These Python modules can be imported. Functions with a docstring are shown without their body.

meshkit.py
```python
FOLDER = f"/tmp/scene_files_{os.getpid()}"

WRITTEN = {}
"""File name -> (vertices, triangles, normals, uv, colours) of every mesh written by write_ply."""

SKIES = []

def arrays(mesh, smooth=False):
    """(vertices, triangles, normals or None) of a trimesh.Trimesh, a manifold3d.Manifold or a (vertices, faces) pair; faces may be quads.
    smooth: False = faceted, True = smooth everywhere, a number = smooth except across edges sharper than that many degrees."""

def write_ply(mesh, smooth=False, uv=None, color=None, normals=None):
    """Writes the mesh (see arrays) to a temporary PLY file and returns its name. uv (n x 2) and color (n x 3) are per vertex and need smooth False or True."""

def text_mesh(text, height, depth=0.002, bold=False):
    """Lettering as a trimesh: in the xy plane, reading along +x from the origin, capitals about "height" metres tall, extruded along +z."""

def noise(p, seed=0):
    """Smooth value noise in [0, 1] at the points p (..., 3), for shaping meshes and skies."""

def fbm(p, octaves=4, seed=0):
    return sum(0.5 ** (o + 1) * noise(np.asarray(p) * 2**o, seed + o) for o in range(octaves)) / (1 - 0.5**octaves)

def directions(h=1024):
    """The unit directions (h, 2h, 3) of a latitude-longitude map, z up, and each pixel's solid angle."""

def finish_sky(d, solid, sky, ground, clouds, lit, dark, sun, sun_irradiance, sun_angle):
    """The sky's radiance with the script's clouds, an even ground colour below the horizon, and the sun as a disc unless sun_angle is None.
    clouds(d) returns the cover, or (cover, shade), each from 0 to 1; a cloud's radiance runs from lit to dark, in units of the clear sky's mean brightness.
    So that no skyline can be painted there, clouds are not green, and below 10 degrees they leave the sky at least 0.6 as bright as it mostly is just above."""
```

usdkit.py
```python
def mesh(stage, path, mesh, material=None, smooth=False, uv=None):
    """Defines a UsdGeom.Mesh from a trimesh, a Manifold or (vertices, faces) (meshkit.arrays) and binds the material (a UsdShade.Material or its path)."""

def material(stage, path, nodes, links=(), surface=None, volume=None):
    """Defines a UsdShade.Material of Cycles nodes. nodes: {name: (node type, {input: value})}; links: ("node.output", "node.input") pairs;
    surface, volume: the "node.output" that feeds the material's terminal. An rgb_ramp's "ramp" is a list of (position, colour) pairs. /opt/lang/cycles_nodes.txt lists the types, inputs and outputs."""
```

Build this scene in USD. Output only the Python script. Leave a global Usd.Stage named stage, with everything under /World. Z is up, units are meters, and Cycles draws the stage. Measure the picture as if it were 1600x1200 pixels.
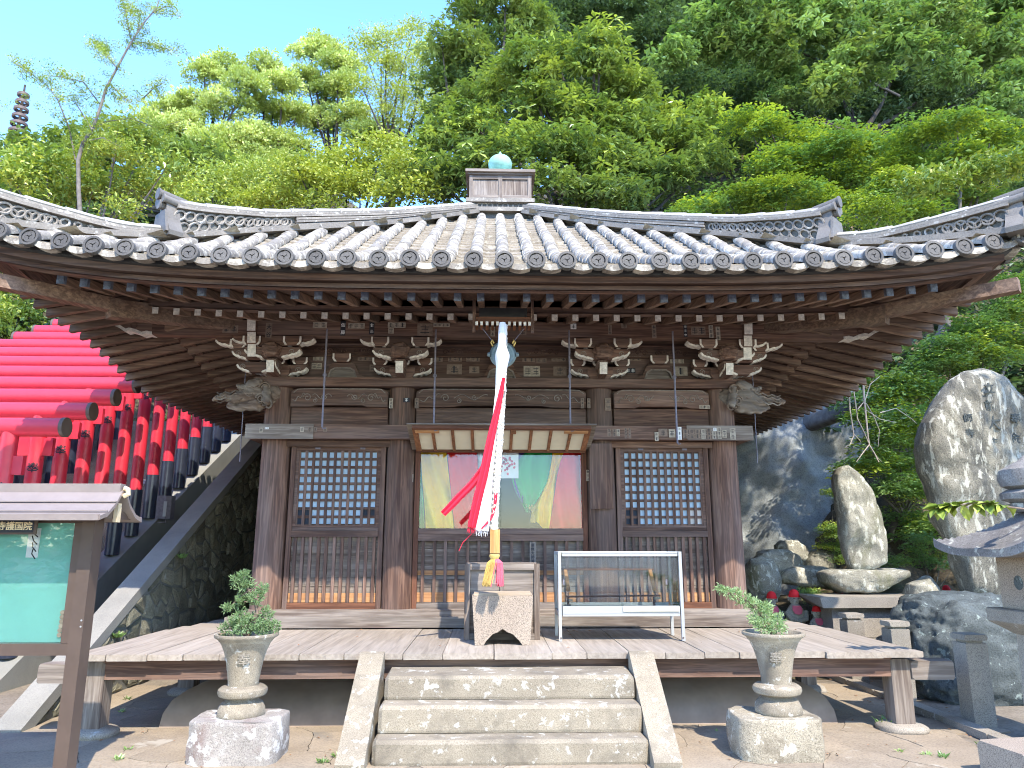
import math, random, json
import numpy as np, trimesh
from scipy.spatial import ConvexHull
from shapely.geometry import Polygon, Point, LineString, MultiPoint, box as sbox
from shapely.ops import unary_union
import usdkit, meshkit
from pxr import Usd, UsdGeom, UsdLux, UsdShade, Gf, Sdf, Vt

stage = Usd.Stage.CreateInMemory()
UsdGeom.SetStageUpAxis(stage, UsdGeom.Tokens.z)
UsdGeom.Xform.Define(stage, '/World')
UsdGeom.Scope.Define(stage, '/World/Looks')

# ---------------------------------------------------------------- camera, sky, sun, exposure
EXPOSURE = 2.62
SUN_EL, SUN_AZ = math.radians(51), math.radians(160)       # azimuth clockwise from +y (away from the viewer)
SUN_INT, SKY_INT = 0.40, 0.15
CAM = np.array([-0.1, 0.0, 1.6]); YAW = math.radians(1.5); PITCH = math.atan(248 / 1150)
FW = np.array([math.sin(YAW) * math.cos(PITCH), math.cos(YAW) * math.cos(PITCH), math.sin(PITCH)])
RT = np.array([math.cos(YAW), -math.sin(YAW), 0.0]); UP = np.cross(RT, FW)
cam = UsdGeom.Camera.Define(stage, '/World/camera')
cam.CreateHorizontalApertureAttr(36.0); cam.CreateVerticalApertureAttr(27.0); cam.CreateFocalLengthAttr(1150 / 1600 * 36.0)
cam.CreateClippingRangeAttr(Gf.Vec2f(0.05, 5000)); cam.CreateExposureAttr(EXPOSURE)
m4 = np.eye(4); m4[0, :3], m4[1, :3], m4[2, :3], m4[3, :3] = RT, UP, -FW, CAM
cam.AddTransformOp().Set(Gf.Matrix4d(*m4.ravel().tolist()))
SUN = np.array([math.sin(SUN_AZ) * math.cos(SUN_EL), math.cos(SUN_AZ) * math.cos(SUN_EL), math.sin(SUN_EL)])
usdkit.material(stage, '/World/Looks/sky_look', {
    's': ('sky_texture', {'sky_type': 'single_scattering', 'sun_disc': False, 'sun_elevation': SUN_EL, 'sun_rotation': math.atan2(SUN[0], SUN[1]), 'air_density': 1.0, 'aerosol_density': 0.25, 'ozone_density': 4.0}),
    'h': ('hsv', {'saturation': 1.15, 'hue': .506}), 'b': ('background_shader', {'strength': SKY_INT})}, [('s.color', 'h.color'), ('h.color', 'b.color')], surface='b.background')
dome = UsdLux.DomeLight.Define(stage, '/World/sky')
UsdShade.MaterialBindingAPI.Apply(dome.GetPrim()).Bind(UsdShade.Material.Get(stage, '/World/Looks/sky_look'))
dome.GetPrim().SetCustomDataByKey('kind', 'structure')
sun = UsdLux.DistantLight.Define(stage, '/World/sun')
sun.CreateIntensityAttr(SUN_INT); sun.CreateAngleAttr(0.53); sun.CreateColorAttr(Gf.Vec3f(1.0, 0.94, 0.84)); sun.GetPrim().CreateAttribute('inputs:normalize', Sdf.ValueTypeNames.Bool).Set(True)
zax = SUN; xax = np.cross([0, 0, 1.0], zax); xax /= np.linalg.norm(xax); yax = np.cross(zax, xax)
m4 = np.eye(4); m4[0, :3], m4[1, :3], m4[2, :3] = xax, yax, zax
sun.AddTransformOp().Set(Gf.Matrix4d(*m4.ravel().tolist()))

def ray(px, py):
    return FW + RT * (px - 800) / 1150.0 + UP * (600 - py) / 1150.0
def at(px, py, Y):
    """A point of the place at distance Y that the photograph shows at a pixel."""
    d = ray(px, py); return CAM + d * (Y / d[1])
def atz(px, py, Z):
    d = ray(px, py); return CAM + d * ((Z - CAM[2]) / d[2])
GLYPHS = json.loads('''{"剛":[[[[44,3],[54,3],[54,57],[59,57],[60,56],[60,0],[58,-2],[45,-2]]],[[[44,50],[50,51],[50,13],[44,13]]],[[[4,54],[5,55],[39,55],[40,54],[40,3],[38,-2],[25,-2],[24,0],[24,3],[33,3],[33,9],[13,9],[13,29],[18,28],[18,15],[20,14],[20,30],[12,31],[11,-2],[4,-2]],[[27,29],[33,28],[33,31],[25,31],[26,14],[27,15]],[[31,46],[29,37],[33,37],[33,46]],[[19,49],[21,37],[23,37],[26,49]],[[11,37],[16,38],[13,49],[11,48]]]],"宝":[[[[4,-2],[3,4],[28,5],[28,16],[11,16],[11,22],[28,22],[28,30],[10,30],[9,34],[5,34],[4,35],[4,49],[5,50],[29,50],[27,57],[33,58],[37,50],[58,50],[60,49],[60,35],[55,34],[54,30],[35,30],[35,24],[37,22],[53,22],[53,16],[46,16],[46,14],[54,8],[53,4],[61,4],[61,-2]],[[11,38],[52,37],[53,42],[12,43]],[[36,16],[35,5],[37,4],[47,4],[47,6],[38,13],[39,16]]]],"寺":[[[[2,31],[3,37],[28,37],[28,44],[8,44],[8,50],[9,51],[28,51],[29,58],[35,58],[35,51],[56,51],[57,50],[57,44],[35,44],[35,38],[61,37],[62,36],[61,30],[47,29],[47,25],[60,25],[61,19],[60,18],[47,18],[46,-1],[30,-2],[29,4],[40,4],[40,18],[19,18],[19,16],[21,16],[21,14],[28,7],[26,4],[21,3],[19,8],[12,14],[13,18],[4,18],[4,25],[39,25],[40,30],[3,30]]]],"護":[[[[2,47],[12,47],[9,56],[12,58],[16,56],[19,51],[19,47],[24,47],[25,54],[34,54],[34,58],[40,58],[41,54],[47,54],[48,58],[53,58],[54,54],[62,54],[62,48],[54,48],[53,45],[47,44],[48,42],[60,42],[60,37],[58,36],[59,35],[59,31],[58,30],[59,25],[50,25],[49,24],[62,22],[61,18],[57,18],[57,16],[59,16],[59,13],[52,6],[55,3],[63,2],[62,-2],[50,-2],[44,1],[37,-2],[25,-2],[23,0],[11,0],[10,-2],[4,-2],[4,21],[24,21],[24,2],[32,3],[36,6],[32,11],[26,12],[26,17],[29,17],[29,29],[27,28],[24,29],[24,24],[5,24],[4,25],[5,30],[24,31],[23,32],[5,32],[4,33],[5,38],[24,38],[24,36],[26,36],[31,45],[31,48],[26,48],[26,41],[2,41]],[[47,48],[45,46],[47,46]],[[41,10],[44,8],[46,10],[41,11]],[[35,24],[42,23],[43,24],[36,25]],[[36,43],[41,42],[41,44],[37,45]],[[10,7],[18,6],[18,15],[10,15]]]],"国":[[[[4,54],[5,55],[59,55],[59,-2],[52,-2],[51,0],[13,0],[11,-2],[4,-2]],[[13,49],[11,47],[11,6],[52,6],[51,10],[14,10],[14,16],[28,17],[28,25],[17,25],[16,26],[16,31],[28,31],[28,39],[15,39],[14,44],[15,45],[49,45],[49,39],[35,39],[35,32],[48,31],[48,25],[44,25],[44,23],[47,21],[48,16],[51,15],[52,49]],[[35,17],[42,16],[37,22],[37,25],[35,25]]]],"院":[[[[4,55],[22,55],[24,54],[24,50],[38,50],[37,57],[43,58],[47,50],[61,50],[62,49],[62,37],[57,37],[56,32],[29,32],[29,36],[24,37],[23,47],[22,47],[19,36],[23,26],[62,26],[62,20],[51,19],[51,3],[56,3],[57,12],[58,12],[63,9],[62,0],[60,-2],[46,-2],[44,1],[44,20],[40,20],[37,8],[33,2],[27,-2],[20,-2],[18,2],[26,5],[30,9],[32,14],[32,20],[25,20],[23,15],[19,12],[12,12],[12,14],[10,14],[10,-2],[4,-2]],[[30,39],[55,38],[55,44],[30,44]],[[10,19],[17,18],[17,27],[12,34],[12,37],[16,46],[16,49],[10,49]]]],"奉":[[[[1,17],[3,20],[12,24],[15,28],[4,29],[4,35],[20,35],[22,36],[21,38],[9,38],[9,44],[26,44],[25,46],[7,46],[7,52],[28,52],[29,57],[32,58],[36,57],[36,52],[57,52],[58,51],[57,46],[33,46],[34,44],[54,44],[55,43],[54,38],[31,38],[29,36],[30,35],[60,35],[60,29],[49,28],[55,22],[63,19],[63,17],[59,13],[54,15],[49,19],[47,19],[47,17],[37,17],[35,15],[36,13],[55,13],[56,7],[36,7],[35,6],[35,-2],[29,-2],[29,5],[28,7],[8,7],[8,13],[4,13],[4,15]],[[35,29],[36,23],[43,24],[39,29]],[[8,14],[8,13],[28,13],[29,16],[17,17],[16,19]],[[25,29],[21,23],[29,23],[29,29]]]],"南":[[[[3,45],[4,52],[28,52],[29,58],[35,58],[36,52],[60,52],[61,45],[36,44],[36,40],[58,40],[58,0],[57,-2],[42,-2],[41,-1],[40,2],[51,2],[51,10],[49,9],[35,9],[35,-2],[28,-2],[28,9],[15,9],[15,15],[28,16],[28,19],[16,19],[16,25],[22,26],[19,34],[14,34],[13,33],[13,-2],[6,-2],[6,39],[7,40],[28,40],[28,44]],[[45,34],[42,25],[48,25],[48,19],[35,19],[35,15],[49,15],[51,14],[51,34]],[[26,33],[30,25],[35,25],[38,32],[37,34],[27,34]]]],"無":[[[[2,-2],[2,0],[6,3],[10,12],[3,13],[3,19],[11,20],[11,29],[4,30],[5,36],[2,39],[2,41],[11,49],[16,58],[22,56],[20,50],[59,50],[59,44],[53,44],[53,36],[59,35],[60,30],[53,29],[53,20],[61,19],[61,13],[54,12],[62,1],[62,-2],[54,-1],[50,7],[47,9],[47,11],[49,11],[49,13],[14,13],[14,11],[16,11],[16,8],[11,-1]],[[41,20],[46,19],[46,29],[41,29]],[[45,35],[46,44],[41,44],[41,35]],[[29,20],[34,19],[34,29],[29,29]],[[29,36],[34,35],[34,44],[29,44]],[[18,20],[22,19],[23,20],[23,28],[22,29],[18,29]],[[18,36],[23,35],[23,44],[18,44]],[[8,36],[11,35],[11,38],[9,38]]],[[[34,8],[35,11],[41,11],[45,-2],[38,-2],[36,6]]],[[[21,7],[22,11],[28,10],[29,-2],[22,-2],[22,6]]]],"大":[[[[2,0],[3,3],[9,5],[18,13],[26,29],[25,32],[3,32],[3,39],[28,39],[29,58],[36,57],[35,39],[61,39],[61,32],[38,31],[41,22],[47,13],[56,5],[62,3],[62,0],[60,-2],[53,-2],[50,0],[38,13],[32,24],[31,24],[31,21],[25,10],[17,2],[11,-2],[4,-2]]]],"師":[[[[4,48],[10,48],[12,57],[16,58],[19,57],[17,48],[25,48],[25,28],[10,28],[10,25],[26,24],[26,3],[11,3],[10,2],[10,-2],[4,-1]],[[12,18],[10,9],[20,9],[20,18]],[[10,36],[11,34],[19,34],[19,42],[10,42]]],[[[26,48],[26,54],[62,54],[62,48],[47,48],[47,42],[60,42],[60,9],[57,6],[49,6],[49,9],[47,9],[47,-2],[41,-2],[41,34],[40,36],[35,36],[35,7],[34,6],[28,7],[28,41],[29,42],[41,42],[41,47]],[[47,12],[54,12],[54,34],[53,36],[47,36]]]],"遍":[[[[1,3],[10,11],[10,29],[9,30],[2,30],[2,36],[16,36],[16,15],[18,15],[21,31],[21,51],[22,52],[36,52],[35,57],[41,58],[43,52],[58,52],[59,51],[59,37],[58,36],[28,36],[27,34],[59,33],[60,32],[60,8],[59,6],[63,5],[62,-2],[24,-2],[13,5],[9,2],[7,-2],[3,-2],[1,0]],[[50,12],[54,11],[54,17],[50,17]],[[50,24],[54,23],[54,27],[50,27]],[[27,43],[51,42],[52,45],[28,46]],[[32,17],[31,4],[51,5],[51,7],[44,8],[43,17],[41,17],[40,7],[35,8],[35,17]],[[41,24],[44,23],[44,27],[41,27]],[[35,26],[32,27],[32,23],[35,23]],[[20,8],[26,5],[26,17],[24,17],[24,13],[22,9]]],[[[4,52],[4,54],[7,56],[10,56],[17,48],[18,43],[15,41],[12,41],[10,46]]]],"照":[[[[2,-2],[2,0],[10,12],[10,13],[5,13],[5,55],[60,55],[59,40],[58,37],[55,35],[58,34],[58,14],[54,13],[61,3],[62,-2],[54,-1],[53,3],[48,9],[48,12],[50,12],[50,14],[29,14],[28,15],[28,32],[27,33],[26,17],[25,16],[11,16],[12,13],[17,11],[14,4],[10,-2]],[[35,35],[35,34],[45,34],[43,41],[52,41],[53,49],[44,49],[41,41]],[[35,21],[52,20],[52,28],[35,28]],[[26,40],[31,40],[36,45],[36,49],[26,49]],[[11,24],[12,22],[19,22],[19,33],[11,33]],[[11,41],[13,39],[19,39],[19,49],[13,49],[11,48]]],[[[35,7],[35,12],[41,12],[44,5],[45,-2],[38,-2]]],[[[21,5],[21,11],[27,12],[29,-2],[22,-2],[22,4]]]],"金":[[[[4,31],[1,37],[11,40],[12,42],[22,47],[31,58],[37,57],[37,52],[41,48],[53,42],[54,40],[63,37],[60,31],[57,31],[51,34],[49,32],[35,31],[35,25],[58,25],[58,19],[51,19],[52,14],[50,13],[46,5],[61,4],[61,-1],[60,-2],[4,-2],[3,4],[17,5],[12,15],[13,19],[6,19],[6,24],[7,25],[28,25],[28,31],[15,32],[13,34],[8,31]],[[35,6],[36,4],[39,4],[39,7],[45,15],[45,19],[37,19],[35,18]],[[22,39],[22,38],[42,38],[43,39],[32,48]],[[18,18],[23,10],[24,6],[23,4],[28,4],[28,19],[19,19]]]],"谷":[[[[2,20],[3,24],[8,25],[18,31],[29,42],[31,46],[37,43],[36,40],[43,33],[45,33],[50,28],[63,22],[59,16],[51,19],[51,-2],[44,-2],[43,-1],[13,-2],[13,19],[4,17]],[[20,6],[44,5],[44,18],[20,18]],[[21,25],[21,24],[42,25],[32,35]]],[[[37,52],[39,56],[42,57],[47,52],[49,52],[54,46],[56,46],[60,42],[60,40],[57,37],[54,37],[48,44],[46,44]]],[[[4,40],[4,42],[13,47],[20,54],[20,56],[24,56],[27,54],[27,52],[11,37],[7,37]]]],"佐":[[[[0,30],[1,33],[11,44],[17,58],[23,56],[23,53],[19,47],[20,45],[31,45],[32,46],[33,57],[40,57],[38,45],[62,45],[63,44],[62,38],[37,38],[34,29],[35,28],[60,28],[61,27],[61,21],[48,21],[48,6],[61,5],[62,-2],[26,-2],[25,-1],[26,5],[41,5],[40,21],[31,21],[24,6],[20,2],[17,3],[17,-2],[10,-2],[10,30],[8,30],[5,25],[3,25],[2,29]],[[17,12],[20,13],[25,22],[29,34],[29,38],[17,38]]]],"藤":[[[[1,-1],[4,5],[5,18],[6,19],[6,43],[18,44],[18,47],[3,47],[3,53],[18,53],[18,58],[24,58],[24,53],[38,53],[40,58],[46,58],[46,53],[61,53],[61,47],[46,47],[46,43],[44,43],[43,37],[43,36],[46,36],[50,44],[56,43],[56,40],[53,36],[60,36],[60,31],[41,30],[42,28],[62,28],[61,23],[55,22],[59,18],[62,18],[63,16],[60,12],[54,13],[52,10],[53,7],[59,4],[56,0],[53,0],[46,5],[44,-2],[34,-2],[32,2],[26,0],[24,3],[22,-2],[12,-2],[11,3],[17,3],[17,13],[12,14],[8,-1],[7,-2]],[[46,22],[45,22],[45,13],[46,12],[50,17]],[[33,18],[37,11],[39,11],[39,23],[37,23]],[[23,30],[25,28],[32,28],[34,29],[34,31],[25,31],[25,36],[29,36],[27,43],[29,44],[32,44],[35,38],[37,38],[39,47],[26,47],[24,46],[23,41]],[[35,3],[39,2],[39,5],[37,5]],[[23,5],[26,5],[32,8],[32,10],[29,13],[23,12]],[[23,19],[25,18],[28,23],[23,23]],[[12,21],[17,20],[17,26],[12,26]],[[12,33],[17,32],[17,37],[12,37]]]],"前":[[[[2,47],[17,47],[16,51],[12,55],[16,58],[19,58],[25,47],[39,47],[42,50],[45,58],[48,58],[52,56],[48,47],[62,47],[62,42],[61,41],[3,41]]],[[[42,-2],[41,3],[51,3],[51,38],[57,38],[57,-1],[56,-2]]],[[[38,8],[38,36],[43,37],[44,36],[44,8]]],[[[6,36],[7,37],[32,37],[32,1],[30,-2],[18,-2],[17,3],[25,3],[24,10],[13,10],[13,-2],[6,-2]],[[13,17],[25,16],[25,21],[13,21]],[[13,28],[25,27],[25,31],[13,31]]]],"忠":[[[[7,49],[8,50],[28,50],[29,58],[35,58],[35,50],[57,50],[57,28],[36,28],[35,27],[35,20],[41,15],[41,12],[38,10],[35,10],[28,18],[25,18],[25,5],[42,4],[43,5],[43,12],[49,11],[46,18],[49,20],[52,20],[61,8],[62,4],[56,1],[51,9],[49,2],[46,-2],[21,-2],[19,-1],[18,1],[18,20],[24,20],[27,21],[28,22],[28,28],[8,28],[7,29]],[[35,35],[50,34],[50,44],[36,44],[35,42]],[[14,35],[28,34],[28,44],[14,44]]],[[[2,5],[7,12],[9,20],[15,19],[13,9],[8,0],[2,2]]]],"立":[[[[2,5],[3,6],[20,6],[18,22],[14,36],[21,37],[27,13],[27,8],[25,8],[25,6],[33,6],[35,7],[40,22],[43,37],[50,37],[51,36],[50,31],[42,6],[61,6],[62,0],[61,-1],[3,-1]]],[[[5,39],[6,46],[29,46],[27,57],[33,58],[36,51],[36,46],[58,46],[59,39]]]]}''')

# ---------------------------------------------------------------- helpers
_used, ORIGIN = {}, {}
def numbered(parent, name):
    k = (parent, name); n = _used.get(k, 0); _used[k] = n + 1
    return f'{parent}/{name}' if n == 0 else f'{parent}/{name}_{n:03d}'
def tag(prim, label=None, cat=None, group=None, kind=None):
    for k, v in (('label', label), ('category', cat), ('group', group), ('kind', kind)):
        if v: prim.SetCustomDataByKey(k, v)
    return prim
def thing(name, label, cat, loc=(0, 0, 0), rotz=0.0, group=None, kind=None):
    p = numbered('/World', name); x = UsdGeom.Xform.Define(stage, p)
    x.AddTranslateOp().Set(Gf.Vec3d(*map(float, loc)))
    if rotz: x.AddRotateZOp().Set(math.degrees(rotz))
    ORIGIN[p] = np.array(loc, float); tag(x.GetPrim(), label, cat, group, kind); return p
def root_of(p): return '/'.join(p.split('/')[:3])
def part(name, mesh, mat, parent, smooth=False, kind=None, label=None, local=False):
    """A Mesh prim under a thing or part; the mesh is given in world metres unless local."""
    if isinstance(mesh, MB): mesh = mesh.arrays()
    v, f = (np.asarray(mesh.vertices), np.asarray(mesh.faces)) if hasattr(mesh, 'faces') else (np.asarray(mesh[0], float), np.asarray(mesh[1]))
    if not local: v = v - ORIGIN.get(root_of(parent), np.zeros(3))
    p = numbered(parent, name); m = usdkit.mesh(stage, p, (v, f), MAT[mat], smooth=smooth)
    tag(m.GetPrim(), label, None, None, kind); return p
def solo(name, mesh, mat, label, cat, group=None, kind=None, smooth=False):
    if isinstance(mesh, MB): mesh = mesh.arrays()
    v, f = (np.asarray(mesh.vertices), np.asarray(mesh.faces)) if hasattr(mesh, 'faces') else (np.asarray(mesh[0], float), np.asarray(mesh[1]))
    p = numbered('/World', name); m = usdkit.mesh(stage, p, (v, f), MAT[mat], smooth=smooth)
    tag(m.GetPrim(), label, cat, group, kind); return p
def copy(src, loc, rotz, label, name=None, scale=None):
    was = stage.GetPrimAtPath(src).GetCustomData(); base = name or src.split('/')[-1].rstrip('0123456789').rstrip('_')
    p = numbered('/World', base); x = UsdGeom.Xform.Define(stage, p); pr = x.GetPrim()
    pr.GetReferences().AddInternalReference(src)
    x.ClearXformOpOrder()
    x.AddTranslateOp(opSuffix='at').Set(Gf.Vec3d(*map(float, loc)))
    if rotz: x.AddRotateZOp(opSuffix='turn').Set(math.degrees(rotz))
    if scale: x.AddScaleOp(opSuffix='size').Set(Gf.Vec3f(*([scale] * 3 if np.ndim(scale) == 0 else scale)))
    pr.SetInstanceable(True); tag(pr, label, was.get('category'), was.get('group')); return p

_c = np.array([(sx * a, sy * b, sz * c) for sx in (-1, 1) for sy in (-1, 1) for sz in (-1, 1) for a, b, c in ((1, 1, .5), (1, .5, 1), (.5, 1, 1))])
def _hull(v):
    h = ConvexHull(v); f = h.simplices.copy(); n = np.cross(v[f[:, 1]] - v[f[:, 0]], v[f[:, 2]] - v[f[:, 0]])
    flip = (n * h.equations[:, :3]).sum(1) < 0; f[flip] = f[flip][:, ::-1]; return f
_cf = _hull(_c); _csgn = np.sign(_c); _cin = np.abs(_c) < .75
_bv = np.array([(x, y, z) for x in (-1, 1) for y in (-1, 1) for z in (-1, 1)], float); _bf = _hull(_bv)
def rotx(a): c, s = math.cos(a), math.sin(a); return np.array([[1, 0, 0], [0, c, -s], [0, s, c]])
def roty(a): c, s = math.cos(a), math.sin(a); return np.array([[c, 0, s], [0, 1, 0], [-s, 0, c]])
def rotz(a): c, s = math.cos(a), math.sin(a); return np.array([[c, -s, 0], [s, c, 0], [0, 0, 1]])
def frame(d, up=(0, 0, 1)):
    d = np.asarray(d, float); d = d / np.linalg.norm(d); s = np.cross(d, up)
    if np.linalg.norm(s) < 1e-6: s = np.cross(d, (1, 0, 0))
    s /= np.linalg.norm(s); return s, np.cross(s, d), d          # side, up, along
class MB:
    def __init__(self): self.v, self.f, self.n = [], [], 0
    def add(self, v, f):
        v, f = np.asarray(v, float), np.asarray(f, int)
        if f.shape[1] == 4: f = np.vstack([f[:, [0, 1, 2]], f[:, [0, 2, 3]]])
        self.v.append(v); self.f.append(f + self.n); self.n += len(v); return self
    def mesh(self, m): return self.add(m.vertices, m.faces)
    def box(self, c, s, R=None, ch=0.0):
        h = np.asarray(s, float) / 2
        if ch > 0:
            ch = min(ch, h.min() * .9); v = _csgn * h - _csgn * _cin * ch; f = _cf
        else: v, f = _bv * h, _bf
        if R is not None: v = v @ np.asarray(R).T
        return self.add(v + np.asarray(c), f)
    def bb(self, lo, hi, ch=0.0):
        lo, hi = np.asarray(lo, float), np.asarray(hi, float); return self.box((lo + hi) / 2, np.abs(hi - lo), None, ch)
    def beam(self, a, b, w, h, ch=0.0, up=(0, 0, 1)):
        a, b = np.asarray(a, float), np.asarray(b, float); s, u, d = frame(b - a, up)
        return self.box((a + b) / 2, (w, h, np.linalg.norm(b - a)), np.stack([s, u, d], 1), ch)
    def tube(self, pts, r, n=8, cap=True, squash=None):
        p = np.asarray(pts, float); r = np.broadcast_to(r, (len(p),)); t = np.gradient(p, axis=0); t /= np.linalg.norm(t, axis=1, keepdims=True) + 1e-12
        a = np.cross(t[0], (0, 0, 1.0)); a = np.cross(t[0], (1.0, 0, 0)) if np.linalg.norm(a) < .2 else a; A = []
        for k in range(len(p)):
            a = a - t[k] * (a @ t[k]); a = a / np.linalg.norm(a); A.append(a)
        A = np.array(A); B = np.cross(t, A); ang = np.arange(n) * 2 * np.pi / n
        v = p[:, None] + r[:, None, None] * (np.cos(ang)[None, :, None] * A[:, None] + np.sin(ang)[None, :, None] * B[:, None])
        i, j = np.meshgrid(np.arange(len(p) - 1), np.arange(n), indexing='ij'); k = (j + 1) % n
        f = np.stack([i * n + j, i * n + k, (i + 1) * n + k, (i + 1) * n + j], -1).reshape(-1, 4)
        f = np.vstack([f[:, [0, 1, 2]], f[:, [0, 2, 3]]]); v = v.reshape(-1, 3)
        if cap:
            v = np.vstack([v, p[0], p[-1]]); m = len(v); e = (len(p) - 1) * n; jj = np.arange(n); kk = (jj + 1) % n
            f = np.vstack([f, np.stack([np.full(n, m - 2), kk, jj], 1), np.stack([np.full(n, m - 1), e + jj, e + kk], 1)])
        return self.add(v, f)
    def lathe(self, prof, c, n=24, sx=1.0, sy=1.0):
        prof = np.asarray(prof, float); ang = np.arange(n) * 2 * np.pi / n
        v = np.stack([prof[:, :1] * np.cos(ang) * sx, prof[:, :1] * np.sin(ang) * sy, np.repeat(prof[:, 1:2], n, 1)], -1).reshape(-1, 3) + np.asarray(c)
        i, j = np.meshgrid(np.arange(len(prof) - 1), np.arange(n), indexing='ij'); k = (j + 1) % n
        return self.add(v, np.stack([i * n + j, i * n + k, (i + 1) * n + k, (i + 1) * n + j], -1).reshape(-1, 4))
    def prism(self, poly, depth, o, u, v, w=None):
        """A shapely polygon in the plane o + x*u + y*v, extruded by depth along u x v (or w)."""
        u, v = np.asarray(u, float), np.asarray(v, float); w = np.cross(u, v) if w is None else np.asarray(w, float)
        flip = np.cross(u, v) @ w < 0
        for g in getattr(poly, 'geoms', [poly]):
            if g.is_empty or g.area < 1e-9: continue
            m = trimesh.creation.extrude_polygon(g, depth, engine='earcut'); q = np.asarray(m.vertices)
            self.add(np.asarray(o) + q[:, :1] * u + q[:, 1:2] * v + q[:, 2:] * w, np.asarray(m.faces)[:, ::-1] if flip else m.faces)
        return self
    def loft(self, rings, closed=False, caps=True):
        """rings: (k, n, 3) cross-sections joined along k."""
        rings = np.asarray(rings, float); K, n = rings.shape[:2]; i, j = np.meshgrid(np.arange(K - 1), np.arange(n), indexing='ij'); k = (j + 1) % n
        f = np.stack([i * n + j, (i + 1) * n + j, (i + 1) * n + k, i * n + k], -1).reshape(-1, 4); f = np.vstack([f[:, [0, 1, 2]], f[:, [0, 2, 3]]])
        if caps:
            f = np.vstack([f] + [[[0, q, q + 1], [(K - 1) * n, (K - 1) * n + q + 1, (K - 1) * n + q]] for q in range(1, n - 1)])
        return self.add(rings.reshape(-1, 3), f)
    def grid(self, P):
        P = np.asarray(P, float); a, b = P.shape[:2]; i, j = np.meshgrid(np.arange(a - 1), np.arange(b - 1), indexing='ij')
        return self.add(P.reshape(-1, 3), np.stack([i * b + j, (i + 1) * b + j, (i + 1) * b + j + 1, i * b + j + 1], -1).reshape(-1, 4))
    def arrays(self): return np.vstack(self.v), np.vstack(self.f)
def bent(mb, amp, scale, seed=0):
    """Displaces a mesh by smooth noise so that it looks hand-made or weathered."""
    v, f = mb.arrays() if isinstance(mb, MB) else mb
    d = np.stack([meshkit.fbm(v * scale + 17.3 * k, 3, seed + k) for k in range(3)], 1) - .5
    return v + d * 2 * amp, f
def rock(center, size, seed, sub=3, rough=.18, flat=None, detail=1.0):
    m = trimesh.creation.icosphere(sub); v = np.array(m.vertices)
    q = np.sign(v) * np.abs(v) ** .75
    n = meshkit.fbm(v * 1.3 * detail + seed * 3.1, 4, seed) - .5; n2 = meshkit.fbm(v * 4.1 * detail + seed, 3, seed + 5) - .5
    n3 = np.abs(meshkit.fbm(v * [2.2, 2.2, 5.5] * detail + seed * 1.7, 4, seed + 9) - .5); q = q * (1 + rough * 2 * n[:, None] + rough * 1.0 * n2[:, None] - rough * 1.5 * (n3[:, None] - .1)) * np.asarray(size) / 2
    return q + np.asarray(center), np.array(m.faces)
def glyph(ch, size):
    """A character as a shapely shape, its cell's lower left corner at the origin."""
    s = size / 64.0
    return unary_union([Polygon([(x * s, y * s) for x, y in g[0]], [[(x * s, y * s) for x, y in r] for r in g[1:]]).buffer(0) for g in GLYPHS[ch]])
def smoothpoly(pts, r=.01): return Polygon(pts).buffer(0).buffer(-r).buffer(2 * r).buffer(-r)
def arc(c, r, a0, a1, n=12): t = np.linspace(math.radians(a0), math.radians(a1), n); return [(c[0] + r * math.cos(x), c[1] + r * math.sin(x)) for x in t]

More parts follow.
